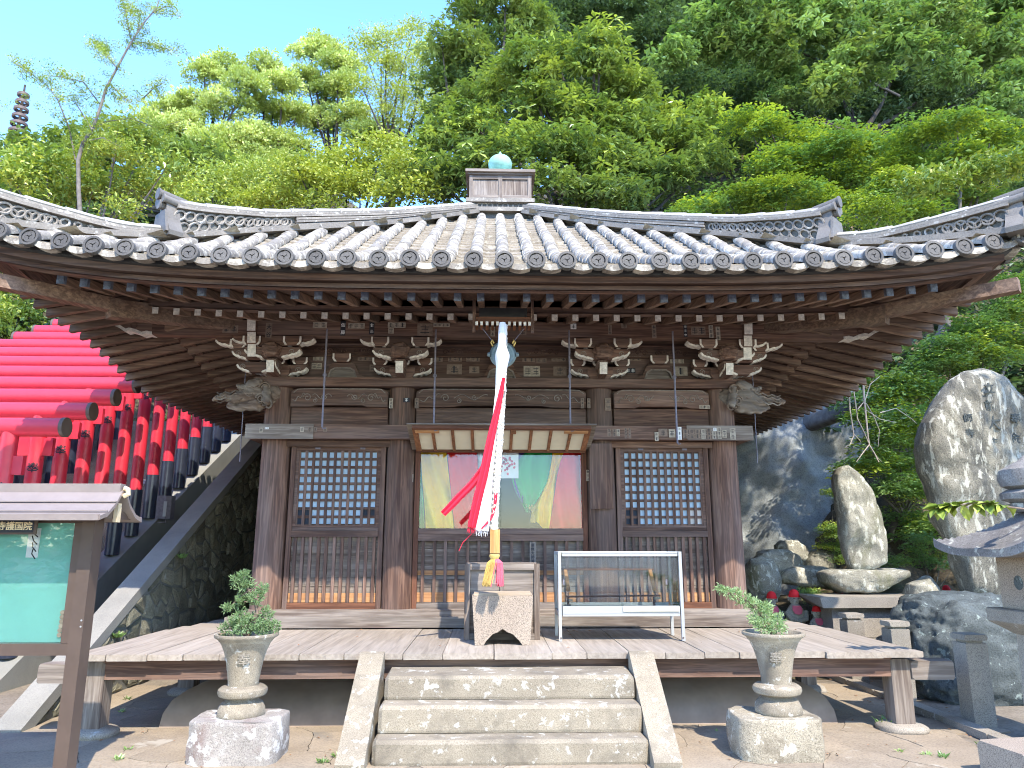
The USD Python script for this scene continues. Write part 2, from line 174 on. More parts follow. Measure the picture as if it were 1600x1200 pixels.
# ---------------------------------------------------------------- materials
MAT = {}
def material(name, nodes, links, surface='p.BSDF', **k):
    MAT[name] = usdkit.material(stage, '/World/Looks/' + name, nodes, links, surface=surface, **k)
def plain(name, col, rough=.5, metal=0.0, spec=.5, noise=0.0, scale=8, coat=0.0, bump=0.0, **kw):
    c = np.array(col, float)
    nodes = {'p': ('principled_bsdf', {'base_color': c, 'roughness': rough, 'metallic': metal, 'specular_ior_level': spec, 'coat_weight': coat, **kw})}; links = []
    if noise:
        nodes.update({'t': ('texture_coordinate', {}), 'o': ('object_info', {}), 'm': ('mapping', {'scale': (scale,) * 3}), 'n': ('noise_texture', {'scale': 1.0, 'detail': 6.0, 'roughness': .65}),
                      'r': ('rgb_ramp', {'ramp': [(.3, c * (1 - noise)), (.5, c), (.72, np.minimum(c * (1 + noise), .95))]})})
        links += [('t.object', 'm.vector'), ('o.random', 'm.location') if False else ('t.object', 'm.vector'), ('m.vector', 'n.vector'), ('n.fac', 'r.fac'), ('r.color', 'p.base_color')]
        links = list(dict.fromkeys(links))
        if bump:
            nodes['b'] = ('bump', {'strength': bump, 'distance': .01}); links += [('n.fac', 'b.height'), ('b.normal', 'p.normal')]
    material(name, nodes, links)
def wood(name, dark, light, axis, grey=None, greyness=.5, rough=.8, fine=34, bump=.35, vary=.25, worn=None):
    sc = [fine, fine, fine]; sc['xyz'.index(axis)] = fine / 18.0
    bs = [3.0, 3.0, 3.0]; bs['xyz'.index(axis)] = .6
    d, l = np.array(dark), np.array(light); g = np.array(grey) if grey is not None else (d + l) / 2
    nodes = {'t': ('texture_coordinate', {}), 'o': ('object_info', {}), 'ov': ('vector_math', {'math_type': 'multiply_add', 'vector2': (1, 1, 1)}),
             'oc': ('combine_xyz', {}), 'om': ('math', {'math_type': 'multiply', 'value2': 37.0}),
             'ad': ('vector_math', {'math_type': 'add'}), 'm': ('mapping', {'scale': sc}), 'mb': ('mapping', {'scale': bs}),
             'n': ('noise_texture', {'scale': 1.0, 'detail': 5.0, 'roughness': .6, 'distortion': .6}), 'nb': ('noise_texture', {'scale': 1.0, 'detail': 4.0, 'roughness': .6}),
             'r': ('rgb_ramp', {'ramp': [(.25, d * .7), (.45, d), (.6, (d + l) / 2), (.78, l)]}),
             'gr': ('rgb_ramp', {'ramp': [(.25, g * .72), (.5, g), (.8, np.minimum(g * 1.3, .9))]}),
             'gf': ('map_range', {'from_min': .42, 'from_max': .62, 'to_min': 0.0, 'to_max': greyness, 'clamp': True}),
             'mx': ('mix_color', {'blend_type': 'mix'}), 'h': ('hsv', {}), 'hv': ('map_range', {'from_min': 0.0, 'from_max': 1.0, 'to_min': 1 - vary, 'to_max': 1 + vary}),
             'b': ('bump', {'strength': bump, 'distance': .006}), 'p': ('principled_bsdf', {'roughness': rough, 'specular_ior_level': .3})}
    links = [('o.random', 'om.value1'), ('om.value', 'oc.x'), ('om.value', 'oc.y'), ('om.value', 'oc.z'), ('t.object', 'ad.vector1'), ('oc.vector', 'ad.vector2'), ('ad.vector', 'm.vector'), ('ad.vector', 'mb.vector'),
             ('m.vector', 'n.vector'), ('mb.vector', 'nb.vector'), ('n.fac', 'r.fac'), ('n.fac', 'gr.fac'), ('nb.fac', 'gf.value'), ('gf.result', 'mx.fac'), ('r.color', 'mx.a'), ('gr.color', 'mx.b'),
             ('mx.result', 'h.color'), ('o.random', 'hv.value'), ('hv.result', 'h.value'), ('h.color', 'p.base_color'), ('n.fac', 'b.height'), ('b.normal', 'p.normal')]
    del nodes['ov']
    material(name, nodes, links)
def stone(name, base, dark, speck=0.35, sscale=160, lichen=None, lamt=.5, lscale=3.0, stain=None, samt=.5, stscale=1.2, rough=.85, bump=.3, bscale=40, vary=.1, streak=1.0):
    b, d = np.array(base), np.array(dark)
    nodes = {'t': ('texture_coordinate', {}), 'o': ('object_info', {}), 'oc': ('combine_xyz', {}), 'om': ('math', {'math_type': 'multiply', 'value2': 23.0}), 'ad': ('vector_math', {'math_type': 'add'}),
             's': ('noise_texture', {'scale': sscale, 'detail': 2.0, 'roughness': .7}), 'n': ('noise_texture', {'scale': 2.2, 'detail': 8.0, 'roughness': .62}),
             'r': ('rgb_ramp', {'ramp': [(.28, d), (.5, (b + d) / 2), (.72, b)]}), 'sr': ('rgb_ramp', {'ramp': [(.34, (1 - speck,) * 3), (.5, (1, 1, 1)), (.68, (1 + speck * .4,) * 3)]}),
             'mu': ('mix_color', {'blend_type': 'multiply', 'fac': 1.0, 'use_clamp_result': False}), 'bn': ('noise_texture', {'scale': bscale, 'detail': 6.0, 'roughness': .7}), 'b': ('bump', {'strength': bump, 'distance': .012}),
             'h': ('hsv', {}), 'hv': ('map_range', {'to_min': 1 - vary, 'to_max': 1 + vary}), 'p': ('principled_bsdf', {'roughness': rough, 'specular_ior_level': .3})}
    links = [('o.random', 'om.value1'), ('om.value', 'oc.x'), ('om.value', 'oc.y'), ('om.value', 'oc.z'), ('t.object', 'ad.vector1'), ('oc.vector', 'ad.vector2')] + [('ad.vector', x + '.vector') for x in ('s', 'n', 'bn')]
    links += [('n.fac', 'r.fac'), ('s.fac', 'sr.fac'), ('r.color', 'mu.a'), ('sr.color', 'mu.b'), ('bn.fac', 'b.height'), ('b.normal', 'p.normal'), ('o.random', 'hv.value'), ('hv.result', 'h.value')]
    last = 'mu.result'
    for tagname, col, amt, sc, seed in (('st', stain, samt, stscale, 11.3), ('li', lichen, lamt, lscale, 3.7)):
        if col is None: continue
        nodes[tagname + 'm'] = ('mapping', {'location': (seed,) * 3, 'scale': (sc, sc, sc * streak)}); nodes[tagname + 'n'] = ('noise_texture', {'scale': 1.0, 'detail': 9.0, 'roughness': .68, 'distortion': .3})
        lo = .72 - .34 * amt; nodes[tagname + 'f'] = ('map_range', {'from_min': lo, 'from_max': lo + (.05 if tagname == 'li' else .16), 'clamp': True}); nodes[tagname + 'x'] = ('mix_color', {'b': col})
        nodes[tagname + 'k'] = ('math', {'math_type': 'multiply', 'value2': .9})
        links += [('ad.vector', tagname + 'm.vector'), (tagname + 'm.vector', tagname + 'n.vector'), (tagname + 'n.fac', tagname + 'f.value'), (tagname + 'f.result', tagname + 'k.value1'), (tagname + 'k.value', tagname + 'x.fac'), (last, tagname + 'x.a')]
        last = tagname + 'x.result'
    links += [(last, 'h.color'), ('h.color', 'p.base_color')]
    material(name, nodes, links)
def leaf(name, dark, mid, tip, rough=.45, trans=.35, tiprate=.35, spec=.5):
    d, m, t = (np.array(x) for x in (dark, mid, tip))
    nodes = {'g': ('geometry', {}), 'o': ('object_info', {}), 'a': ('math', {'math_type': 'multiply', 'value2': .55}), 'c': ('math', {'math_type': 'multiply_add', 'value2': .45}),
             'r': ('rgb_ramp', {'ramp': [(0, d), (.35, (d + m) / 2), (.62 - .2 * tiprate, m), (1 - .3 * tiprate, t)]}), 'p': ('principled_bsdf', {'roughness': rough, 'specular_ior_level': spec}),
             'tc': ('mix_color', {'blend_type': 'multiply', 'fac': 1.0, 'b': (1.15, 1.25, .45), 'use_clamp_result': False}), 'tr': ('translucent_bsdf', {}), 'mx': ('mix_closure', {'fac': trans})}
    links = [('o.random', 'a.value1'), ('g.random_per_island', 'c.value1'), ('a.value', 'c.value3'), ('c.value', 'r.fac'), ('r.color', 'p.base_color'), ('r.color', 'tc.a'), ('tc.result', 'tr.color'), ('p.BSDF', 'mx.closure1'), ('tr.BSDF', 'mx.closure2')]
    material(name, nodes, links, surface='mx.closure')
DB, LB = (.085, .044, .030), (.235, .132, .086)
for ax in 'xyz':
    wood('old_wood_' + ax, DB, LB, ax, grey=(.185, .135, .11), greyness=.45)
    wood('rafter_wood_' + ax, (.13, .078, .052), (.32, .20, .128), ax, grey=(.23, .175, .135), greyness=.35, vary=.3)
    wood('grey_wood_' + ax, (.12, .088, .068), (.29, .235, .185), ax, grey=(.29, .25, .21), greyness=.6, vary=.15)
    wood('deck_wood_' + ax, (.245, .20, .155), (.345, .288, .228), ax, grey=(.30, .255, .21), greyness=.6, vary=.12, fine=26)
wood('head_wood_x', (.10, .065, .045), (.27, .20, .15), 'x', grey=(.20, .18, .155), greyness=.7, fine=20); wood('red_wood_x', (.09, .035, .018), (.22, .09, .045), 'x', vary=.15); wood('red_wood_y', (.13, .05, .022), (.30, .13, .06), 'y', vary=.15); wood('red_wood_z', (.08, .03, .017), (.2, .085, .045), 'z', vary=.15)
wood('orange_wood_x', (.34, .16, .065), (.52, .28, .13), 'x', vary=.1); wood('handle_wood_z', (.42, .22, .07), (.62, .38, .15), 'z', vary=.05)
wood('pale_wood_x', (.33, .25, .17), (.52, .42, .31), 'x', vary=.1)
plain('black_board', (.035, .032, .03), .8, noise=.4)
plain('copper_cap', (.10, .115, .15), .55, noise=.6, scale=30)
plain('white_paint', (.62, .56, .48), .85, noise=.35, scale=26)
plain('worn_carving', (.19, .155, .125), .85, noise=.4, scale=30)
plain('plaster', (.36, .27, .20), .9, noise=.22, scale=3, bump=.2)
plain('dark_interior', (.03, .04, .055), .9)
plain('iron', (.16, .14, .16), .5, metal=.4, noise=.3, scale=20)
plain('brass', (.55, .36, .10), .45, metal=.6)
stone('roof_tile', (.30, .262, .212), (.165, .145, .12), speck=.25, sscale=60, lichen=(.45, .41, .335), lamt=.62, lscale=7.5, rough=.72, bump=.35, vary=.16)
stone('pan_tile', (.32, .275, .205), (.17, .14, .10), speck=.3, sscale=60, lichen=(.38, .35, .27), lamt=.45, lscale=9, rough=.8, bump=.4)
stone('ridge_tile', (.29, .255, .208), (.155, .135, .112), speck=.25, sscale=60, lichen=(.43, .405, .35), lamt=.42, lscale=8, rough=.6, bump=.25, vary=.14)
stone('cap_tile_look', (.40, .36, .31), (.26, .235, .205), speck=.2, sscale=60, lichen=(.48, .45, .38), lamt=.4, lscale=8, rough=.55, bump=.2, vary=.14)
stone('dark_tile', (.19, .17, .145), (.105, .094, .08), speck=.2, sscale=80, lichen=(.40, .39, .36), lamt=.15, lscale=5, rough=.55, bump=.15, vary=.15)
stone('tile_end', (.125, .115, .102), (.07, .064, .058), speck=.25, sscale=80, rough=.75, bump=.12, vary=.12)
stone('granite', (.30, .252, .182), (.205, .168, .12), speck=.42, sscale=150, lichen=(.47, .445, .385), lamt=.42, lscale=9, stain=(.13, .108, .08), samt=.64, stscale=2.4, bump=.35)
stone('clean_granite', (.33, .265, .20), (.26, .20, .15), speck=.6, sscale=140, bump=.25)
stone('grey_granite', (.32, .275, .215), (.21, .18, .14), speck=.5, sscale=150, lichen=(.40, .385, .345), lamt=.22, lscale=5, bump=.3)
stone('block_granite', (.31, .275, .24), (.20, .175, .15), speck=.4, sscale=120, lichen=(.50, .475, .44), lamt=.55, lscale=7, stain=(.14, .08, .07), samt=.58, stscale=2.2, bump=.6, bscale=30)
stone('rough_granite', (.35, .30, .22), (.20, .165, .115), speck=.5, sscale=110, lichen=(.46, .43, .35), lamt=.45, lscale=10, stain=(.12, .095, .065), samt=.62, stscale=3, bump=.9, bscale=28)
stone('lantern_roof', (.27, .245, .215), (.12, .11, .105), speck=.4, sscale=80, lichen=(.38, .365, .31), lamt=.46, lscale=8, stain=(.10, .09, .088), samt=.5, stscale=3, bump=.8, bscale=24)
stone('mossy_rock', (.33, .305, .24), (.14, .13, .10), speck=.45, sscale=90, lichen=(.42, .405, .33), lamt=.52, lscale=13, stain=(.085, .085, .03), samt=.55, stscale=1.6, bump=.7, bscale=24, streak=.5)
stone('stele_rock', (.30, .272, .205), (.12, .108, .085), speck=.5, sscale=70, lichen=(.43, .41, .335), lamt=.54, lscale=12, stain=(.06, .058, .05), samt=.66, stscale=3.4, bump=1.0, bscale=22, streak=.28)
stone('dark_rock', (.09, .10, .095), (.035, .042, .042), speck=.4, sscale=70, lichen=(.20, .23, .205), lamt=.38, lscale=12, stain=(.06, .075, .03), samt=.45, stscale=1.2, bump=.8, bscale=18)
stone('cliff_rock', (.29, .295, .275), (.18, .195, .19), speck=.3, sscale=40, lichen=(.34, .33, .30), lamt=.2, lscale=3, stain=(.15, .165, .12), samt=.28, stscale=.5, bump=.6, bscale=9)
stone('wall_stone', (.26, .23, .155), (.11, .105, .075), speck=.35, sscale=60, lichen=(.30, .30, .25), lamt=.3, lscale=5, stain=(.06, .075, .045), samt=.45, stscale=1.3, bump=.8, bscale=26, vary=.35)
stone('wall_mortar', (.17, .165, .14), (.09, .088, .075), speck=.2, sscale=60, bump=.6)
stone('concrete', (.27, .25, .21), (.19, .178, .155), speck=.2, sscale=90, stain=(.14, .135, .11), samt=.42, stscale=.9, bump=.15)
stone('paint_concrete', (.25, .24, .205), (.195, .188, .16), speck=.1, sscale=90, stain=(.14, .14, .115), samt=.42, stscale=.6, bump=.08)
plain('torii_red', (.55, .026, .046), .42, noise=.08, scale=6, spec=.5)
plain('torii_black', (.022, .026, .04), .3, noise=.2)
plain('end_brown', (.10, .065, .05), .6)
plain('bronze_frame', (.105, .07, .052), .42, metal=.35, noise=.12, scale=6)
plain('bronze_roof', (.25, .195, .165), .5, metal=.3, noise=.12, scale=5)
plain('notice_green', (.19, .47, .37), .7, noise=.06, scale=3)
plain('gold_letter', (.70, .55, .34), .4, metal=.3)
plain('sign_black', (.012, .013, .02), .4)
plain('ink', (.02, .02, .025), .7)
plain('paper', (.72, .70, .66), .9, noise=.06)
plain('old_paper', (.36, .30, .23), .9, noise=.35, scale=25)
plain('brown_paper', (.21, .15, .11), .9, noise=.35, scale=25)
plain('red_print', (.55, .04, .07), .8)
plain('lattice_paper', (.46, .62, .74), .55, noise=.06, scale=12)
plain('white_aluminium', (.33, .325, .31), .38, metal=.15)
plain('verdigris', (.24, .44, .34), .7, metal=.0, noise=.25, scale=9)
plain('bronze_green', (.16, .20, .19), .45, metal=.5, noise=.3, scale=12)
plain('red_cloth', (.66, .015, .045), .85, noise=.1, scale=20); plain('white_cloth', (.66, .65, .65), .9, noise=.04, scale=20)
plain('rope_white', (.52, .485, .43), .9, noise=.2, scale=60); plain('rope_gold', (.62, .44, .14), .8, noise=.2, scale=60)
plain('tassel_gold', (.52, .35, .10), .85, noise=.25, scale=60); plain('tassel_red', (.60, .09, .13), .85, noise=.2, scale=60)
plain('awning_paper', (.60, .53, .40), .9, noise=.05, scale=10)
for n_, c_ in (('cloth_yellow', (.80, .50, .015)), ('cloth_red', (.72, .02, .025)), ('cloth_purple', (.11, .05, .26)), ('cloth_green', (.02, .34, .07)), ('cloth_white', (.74, .74, .74)), ('cap_red', (.68, .015, .02)), ('bib_pink', (.62, .12, .17))):
    plain(n_, c_, .85, noise=.06, scale=14)
stone('jizo_stone', (.40, .37, .29), (.25, .23, .18), speck=.3, sscale=90, lichen=(.42, .42, .36), lamt=.3, lscale=8, bump=.5)
def glass(name, tint=(1, 1, 1), rough=0.0, boost=1.0):
    material(name, {'t': ('transparent_bsdf', {'color': tint}), 'g': ('glossy_bsdf', {'color': (1, 1, 1), 'roughness': rough, 'distribution': 'ggx'}), 'f': ('fresnel', {'IOR': 1.5}), 'k': ('math', {'math_type': 'multiply', 'value2': boost, 'use_clamp': True}), 'm': ('mix_closure', {})},
             [('f.fac', 'k.value1'), ('k.value', 'm.fac'), ('t.BSDF', 'm.closure1'), ('g.BSDF', 'm.closure2')], surface='m.closure')
glass('window_glass', (.97, .98, .98), 0.0, .6); glass('case_glass', (.93, .96, .95), 0.0, 1.6)

# ---------------------------------------------------------------- the hall
YC = 11.65                                   # centre of the hall
HALL = thing('temple_hall', 'dark weathered timber worship hall with a grey tiled pyramid roof and white tipped rafters', 'temple hall', (0, YC, 0))
rnd = random.Random(5)
_r = np.array([.3, 1.0, 1.69, 2.42, 3.05, 3.8, 4.5, 5.02, 5.3]); _z = np.array([6.93, 6.48, 6.04, 5.62, 5.25, 4.78, 4.44, 4.23, 4.12])
def zc(r): return np.interp(r, _r, _z)
from scipy.interpolate import PchipInterpolator
_pc = PchipInterpolator(_r, _z)
def zc(r): return _pc(np.clip(r, .3, 5.3))
def lift(a, r): return .30 * (np.minimum(np.abs(a), 5.2) / 5.0) ** 4 * (np.asarray(r) / 5.0) ** 3 if np.ndim(a) or np.ndim(r) else .30 * (min(abs(a), 5.2) / 5.0) ** 4 * (r / 5.0) ** 3
def drop(side, a):
    """The side eaves hang lower than the front one away from the front corners."""
    if side in ('front', 'back'): return 0.0 if side == 'front' else -.29
    t = np.clip((3.4 - np.asarray(a, float) * (1 if side == 'left' else -1)) / 2.1, 0, 1); return -.29 * t * t * (3 - 2 * t)
def rz(a, r): return zc(r) + .30 * (np.minimum(np.abs(a) / np.maximum(r, .01), 1.0)) ** 4 * (r / 5.0) ** 3
def W(side, a, r, z):
    a, r, z = np.broadcast_arrays(np.asarray(a, float), np.asarray(r, float), np.asarray(z, float))
    return np.stack({'front': (a, YC - r, z), 'right': (r, YC + a, z), 'left': (-r, YC - a, z), 'back': (-a, YC + r, z)}[side], -1)
SIDES = ('front', 'right', 'left', 'back')

# roof shell
mb = MB()
for s in SIDES:
    rr = np.linspace(.45, 4.99, 22); tt = np.linspace(-1, 1, 31)
    R, T = np.meshgrid(rr, tt, indexing='ij'); mb.grid(W(s, T * R, R, rz(T * R, R) - .10)[:, ::-1])
ROOF = part('roof', mb, 'pan_tile', HALL, smooth=True)
# flat tiles between the round rows, stepped course by course
PITCH_T = .296
def pan_side(side):
    mb = MB()
    for i in range(-18, 18):
        x0, x1 = i * PITCH_T + .045, (i + 1) * PITCH_T - .045; xs = np.linspace(x0, x1, 4); dip = np.array([0, -.018, -.018, 0]); xm = (x0 + x1) / 2
        r = 5.06
        while r > max(abs(xm) - .1, .6):
            d = .19 + rnd.uniform(-.006, .006); j = rnd.uniform(-.004, .006)
            a = W(side, xs, r, rz(xs, r) - .026 + dip + .022 + j); b = W(side, xs, r - d - .03, rz(xs, r - d - .03) - .028 + dip - .004 + j); c = W(side, xs, r + .002, rz(xs, r) - .026 + dip - .016 + j)
            mb.grid(np.stack([c, a, b])[:, ::1]); r -= d
    return mb
part('pan_tile', pan_side('front'), 'pan_tile', ROOF, kind='stuff')
for s in ('left', 'right'): part('pan_tile', pan_side(s), 'pan_tile', ROOF, kind='stuff')
# round tile rows
def half_tile(side, x, r0, r1, R0, R1, mb=None):
    mb = mb or MB(); ang = np.radians(np.linspace(-15, 195, 8)); rings = []
    for r, R in ((r0, R0), (r0, R0 * .8), (r1, R1)):
        z = float(rz(np.array(x), np.array(r))); pts = W(side, x + R * np.cos(ang), r, z + .008 + R * np.sin(ang)); rings.append(pts)
    g = np.stack([rings[1], rings[0], rings[2]]); mb.grid(g[:, ::-1]); return mb
rows = []
for i in range(-17, 18):
    x = i * PITCH_T; rr = 5.05; rtop = max(abs(x) + .13, .62); n = max(1, round((rr - rtop) / .27)); L = (rr - rtop) / n
    for k in range(n): rows.append((rr - k * L, x, L))
rows.sort(key=lambda q: (-q[0], q[1])); far = MB()
for q, (r, x, L) in enumerate(rows):
    jx = rnd.uniform(-.005, .005)
    if q < 296: part('round_tile', half_tile('front', x + jx, r, r - L - .02, .079, .068), 'roof_tile', ROOF, smooth=40)
    else: half_tile('front', x + jx, r, r - L - .02, .079, .068, far)
part('round_tile', far, 'roof_tile', ROOF, smooth=40, kind='stuff')
for s in ('left', 'right'):
    far = MB()
    for r, x, L in rows: half_tile(s, x, r, r - L - .02, .079, .068, far)
    part('round_tile', far, 'roof_tile', ROOF, smooth=40, kind='stuff')
# end discs with a three comma crest
def comma(a0):
    t = np.linspace(0, 1, 10); ang = np.radians(a0 + t * 125); rad = .029 + .029 * t; wd = .020 * (1 - t) ** .7 + .003
    c = np.stack([np.cos(ang) * rad, np.sin(ang) * rad], 1); nrm = np.stack([np.cos(ang), np.sin(ang)], 1)
    return unary_union([Polygon(np.vstack([c + nrm * wd[:, None], (c - nrm * wd[:, None])[::-1]])).buffer(0), Point(c[0]).buffer(.0215, 6)]).simplify(.0012)
COMMAS = [comma(90 + 120 * k) for k in range(3)]
def end_disc(side, a, r, z):
    o = W(side, a, r, z); u = W(side, a + 1, r, z) - o; out = W(side, a, r + 1, z) - o; v = np.array([0, 0, 1.0]); tl = math.radians(8)
    v2 = v * math.cos(tl) - out * math.sin(tl) * -1; v2 = v * math.cos(tl) + out * math.sin(tl) * -1; w = np.cross(u, v2); w = w if w @ out > 0 else -w
    mb = MB(); R = .090; ring = Point(0, 0).buffer(R, 8).difference(Point(0, 0).buffer(.068, 8))
    mb.prism(Point(0, 0).buffer(R, 8), .030, o - w * .03, u, v2, w); mb.prism(ring, .024, o, u, v2, w)
    for c in COMMAS: mb.prism(c, .017, o, u, v2, w)
    return mb
for i in range(-17, 18):
    x = i * PITCH_T; part('end_tile', end_disc('front', x + rnd.uniform(-.006, .006), 5.085, float(rz(np.array(x), np.array(5.05))) - .002 + rnd.uniform(-.006, .006)), 'tile_end', ROOF)
for s in ('left', 'right'):
    mb = MB()
    for i in range(-17, 18): d = end_disc(s, i * PITCH_T, 5.085, float(rz(np.array(i * PITCH_T), np.array(5.05)))).arrays(); mb.add(*d)
    part('end_tile', mb, 'tile_end', ROOF, kind='stuff')
for side in ('front', 'left', 'right'):
    allm = MB()
    for i in range(-17, 17):
        xs = np.linspace(i * PITCH_T + .05, (i + 1) * PITCH_T - .05, 5); dip = -.022 * np.sin(np.linspace(0, np.pi, 5)); zt = rz(xs, np.full(5, 5.05)) - .03 + dip
        front = np.stack([W(side, xs, 5.09, zt + .008), W(side, xs, 5.09, zt - .05), W(side, xs, 4.98, zt - .05), W(side, xs, 4.90, zt + .045)], 1)
        m = MB().loft(front[::-1])
        if side == 'front': part('eave_tile', m, 'roof_tile', ROOF)
        else: allm.add(*m.arrays())
    if side != 'front': part('eave_tile', allm, 'roof_tile', ROOF, kind='stuff')

# hip ridges
def hipz(d): return float(zc(d)) + .30 * (d / 5.0) ** 3 + .055
def ridge(sx, sy, show):
    h = np.array([sx, sy, 0]) / math.sqrt(2); n = np.array([-h[1], h[0], 0]); n = n if (n @ np.array([0, -1, 0])) > 0 else -n
    P = lambda d, up, side: np.array([sx * d, YC + sy * d, hipz(d) + up]) + n * side
    H1 = lambda d: float(np.interp(d, [.4, 1.7, 3.0, 3.45, 3.78], [.18, .25, .29, .38, .46])); H2 = lambda d: float(np.interp(d, [3.7, 4.15, 4.55, 5.0], [.12, .16, .27, .38]))
    def strip(d0, d1, lo, hi, w, k=20):
        D = np.linspace(d0, d1, k); return MB().loft([[P(d, lo(d), -w), P(d, lo(d), w), P(d, hi(d), w), P(d, hi(d), -w)] for d in D])
    body = MB(); body.add(*strip(.45, 3.78, lambda d: -.06, lambda d: H1(d) - .06, .085).arrays()); body.add(*strip(3.7, 5.02, lambda d: -.06, lambda d: H2(d) - .05, .085).arrays())
    rp = part('hip_ridge', body, 'wall_mortar', HALL)
    part('base_course', strip(.45, 5.04, lambda d: -.055, lambda d: .012, .165, 40), 'ridge_tile', rp)
    for a, b, H, cut in ((.45, 3.76, H1, 2.72), (3.74, 5.02, H2, 4.12)):
        for q in range(2):
            part('ridge_course', strip(a, b, lambda d, q=q: H(d) - .075 - .034 * (q + 1), lambda d, q=q: H(d) - .075 - .034 * q - .006, .125 + .012 * q, 40), 'ridge_tile', rp)
        if a < 1:
            for q in range(3):
                part('ridge_course', strip(a, cut, lambda d, q=q: .012 + (H(d) - .155) * q / 3, lambda d, q=q: .008 + (H(d) - .155) * (q + .82) / 3, .13 + .012 * (q % 2), 30), 'ridge_tile', rp)
        d = a
        while d < b - .05:                                                     # cap tiles
            e = min(d + .255, b); rings = []
            for dd, R in ((d, .066), (e + .01, .077)):
                ang = np.radians(np.linspace(-10, 190, 9)); c = P(dd, H(dd) - .078, 0); rings.append(c + n * (R * 1.15 * np.cos(ang))[:, None] + np.array([0, 0, 1.0]) * (R * 1.1 * np.sin(ang))[:, None])
            part('cap_tile', MB().loft(np.stack(rings)[:, ::1]), 'cap_tile_look', rp, smooth=40); d = e
        if show:                                                                # openwork of half round tiles
            d = cut + .07
            while d < b - .06:
                hgt = H(d) - .155 - .02
                nrow = 2 if hgt > .1 else 1; R = min(.062, hgt / 2 if nrow == 1 else hgt / 2.6 + .012)
                for q in range(nrow):
                    cu = .02 + R * .9 + q * (hgt - 1.8 * R) if nrow == 2 else .02 + hgt / 2
                    ang = np.linspace(0, 2 * np.pi, 13)[:-1]; c = P(d + (.04 if q else 0), cu, .098 + .006 * (q % 2)); t = (P(d + .01, 0, 0) - P(d, 0, 0)); t /= np.linalg.norm(t); up = np.array([0, 0, 1.0])
                    pts = [c + t * R * math.cos(x) + up * R * math.sin(x) * .92 for x in np.linspace(0, 2 * np.pi, 13)]
                    part('openwork_tile', MB().tube(pts, .0135, 5, cap=False), 'ridge_tile', rp)
                d += .082
    # ridge end ornaments
    for d0, H, sc in ((3.80, H1, 1.0), (5.06, H2, .95)):
        up = np.array([0, 0, 1.0]); o = P(d0 - .07, -.06, 0); hh = H(d0) + .02; side = [(.075, hh), (.09, hh * .72), (.12, hh * .45), (.20, hh * .2), (.245, .03), (.235, -.02)]
        prof = Polygon([(x, y) for x, y in side] + [(-x, y) for x, y in side[::-1]])
        m = MB().prism(prof, .15, o, n, up, h); op = part('ridge_ornament', m, 'dark_tile', HALL)
        for dx, dz, R, L in ((0, hh + .0, .058, .24), (.0, hh - .12, .05, .22), (-.085, hh - .07, .042, .21), (.085, hh - .07, .042, .21)):
            a = o + up * dz + n * dx - h * .08; b = o + up * (dz + .03) + n * dx + h * (L - .03)
            part('roll_tile', MB().tube([a, b, b + h * .001, b + h * .02], [R, R, R * 1.18, R * 1.18], 12), 'dark_tile', op, smooth=40)
        part('ornament_fin', MB().prism(Polygon([(-.13, hh * .62), (-.17, hh * .3), (-.22, .02), (.22, .02), (.17, hh * .3), (.13, hh * .62)]), .03, o + h * .15, n, up, h), 'dark_tile', op)
for sx in (-1, 1): ridge(sx, -1, True)
for sx in (-1, 1): ridge(sx, 1, False)

# box and jewel on the top
bx = part('finial_box', MB().bb((-.49, YC - .49, 7.10), (.49, YC + .49, 7.56), .008), 'grey_wood_z', HALL)
part('box_lid', MB().bb((-.575, YC - .575, 7.56), (.575, YC + .575, 7.605), .01), 'grey_wood_x', bx); part('lid_moulding', MB().bb((-.535, YC - .535, 7.525), (.535, YC + .535, 7.558), .006), 'grey_wood_x', bx)
for x in (-.48, 0, .48): part('box_post', MB().bb((x - .03, YC - .515, 7.10), (x + .03, YC - .488, 7.524), .004), 'grey_wood_z', bx)
for z in (7.10, 7.455): part('box_rail', MB().bb((-.512, YC - .512, z), (.512, YC - .489, z + .07), .004), 'grey_wood_x', bx)
for s in (-1, 1):
    part('box_rail', MB().bb((s * .512, YC - .5, 7.10), (s * .489, YC + .5, 7.17), .004), 'grey_wood_y', bx)
part('apex_course', MB().bb((-.56, YC - .56, 7.03), (.56, YC + .56, 7.098), .01), 'ridge_tile', bx); part('apex_base', MB().bb((-.50, YC - .50, 6.75), (.50, YC + .50, 7.028)), 'wall_mortar', bx); part('apex_course', MB().bb((-.58, YC - .58, 6.86), (.58, YC + .58, 6.93), .01), 'ridge_tile', bx)
for k in range(-6, 7): part('openwork_tile', MB().tube([(k * .085 + .05 * math.cos(t), YC - .51, 6.982 + .042 * math.sin(t)) for t in np.linspace(0, 2 * np.pi, 12)], .009, 5, cap=False), 'ridge_tile', bx)
t = np.linspace(0, 1, 24)
dome = [(.30, 7.606), (.295, 7.62), (.26, 7.66), (.20, 7.70), (.15, 7.725), (.145, 7.75)]; onion = [(.13, 7.75), (.145, 7.765), (.12, 7.785)] + [(.205 * math.sin(a) ** .85, 7.95 - .17 * math.cos(a)) for a in np.linspace(.65, 2.75, 20)] + [(.05, 8.125), (.028, 8.155), (.012, 8.19), (.0, 8.21)]
jw = part('jewel_finial', MB().lathe(onion, (0, YC, .04), 32), 'verdigris', HALL, smooth=True); part('jewel_base', MB().lathe(dome + [(.13, 7.79)], (0, YC, 0), 32), 'verdigris', jw, smooth=True)

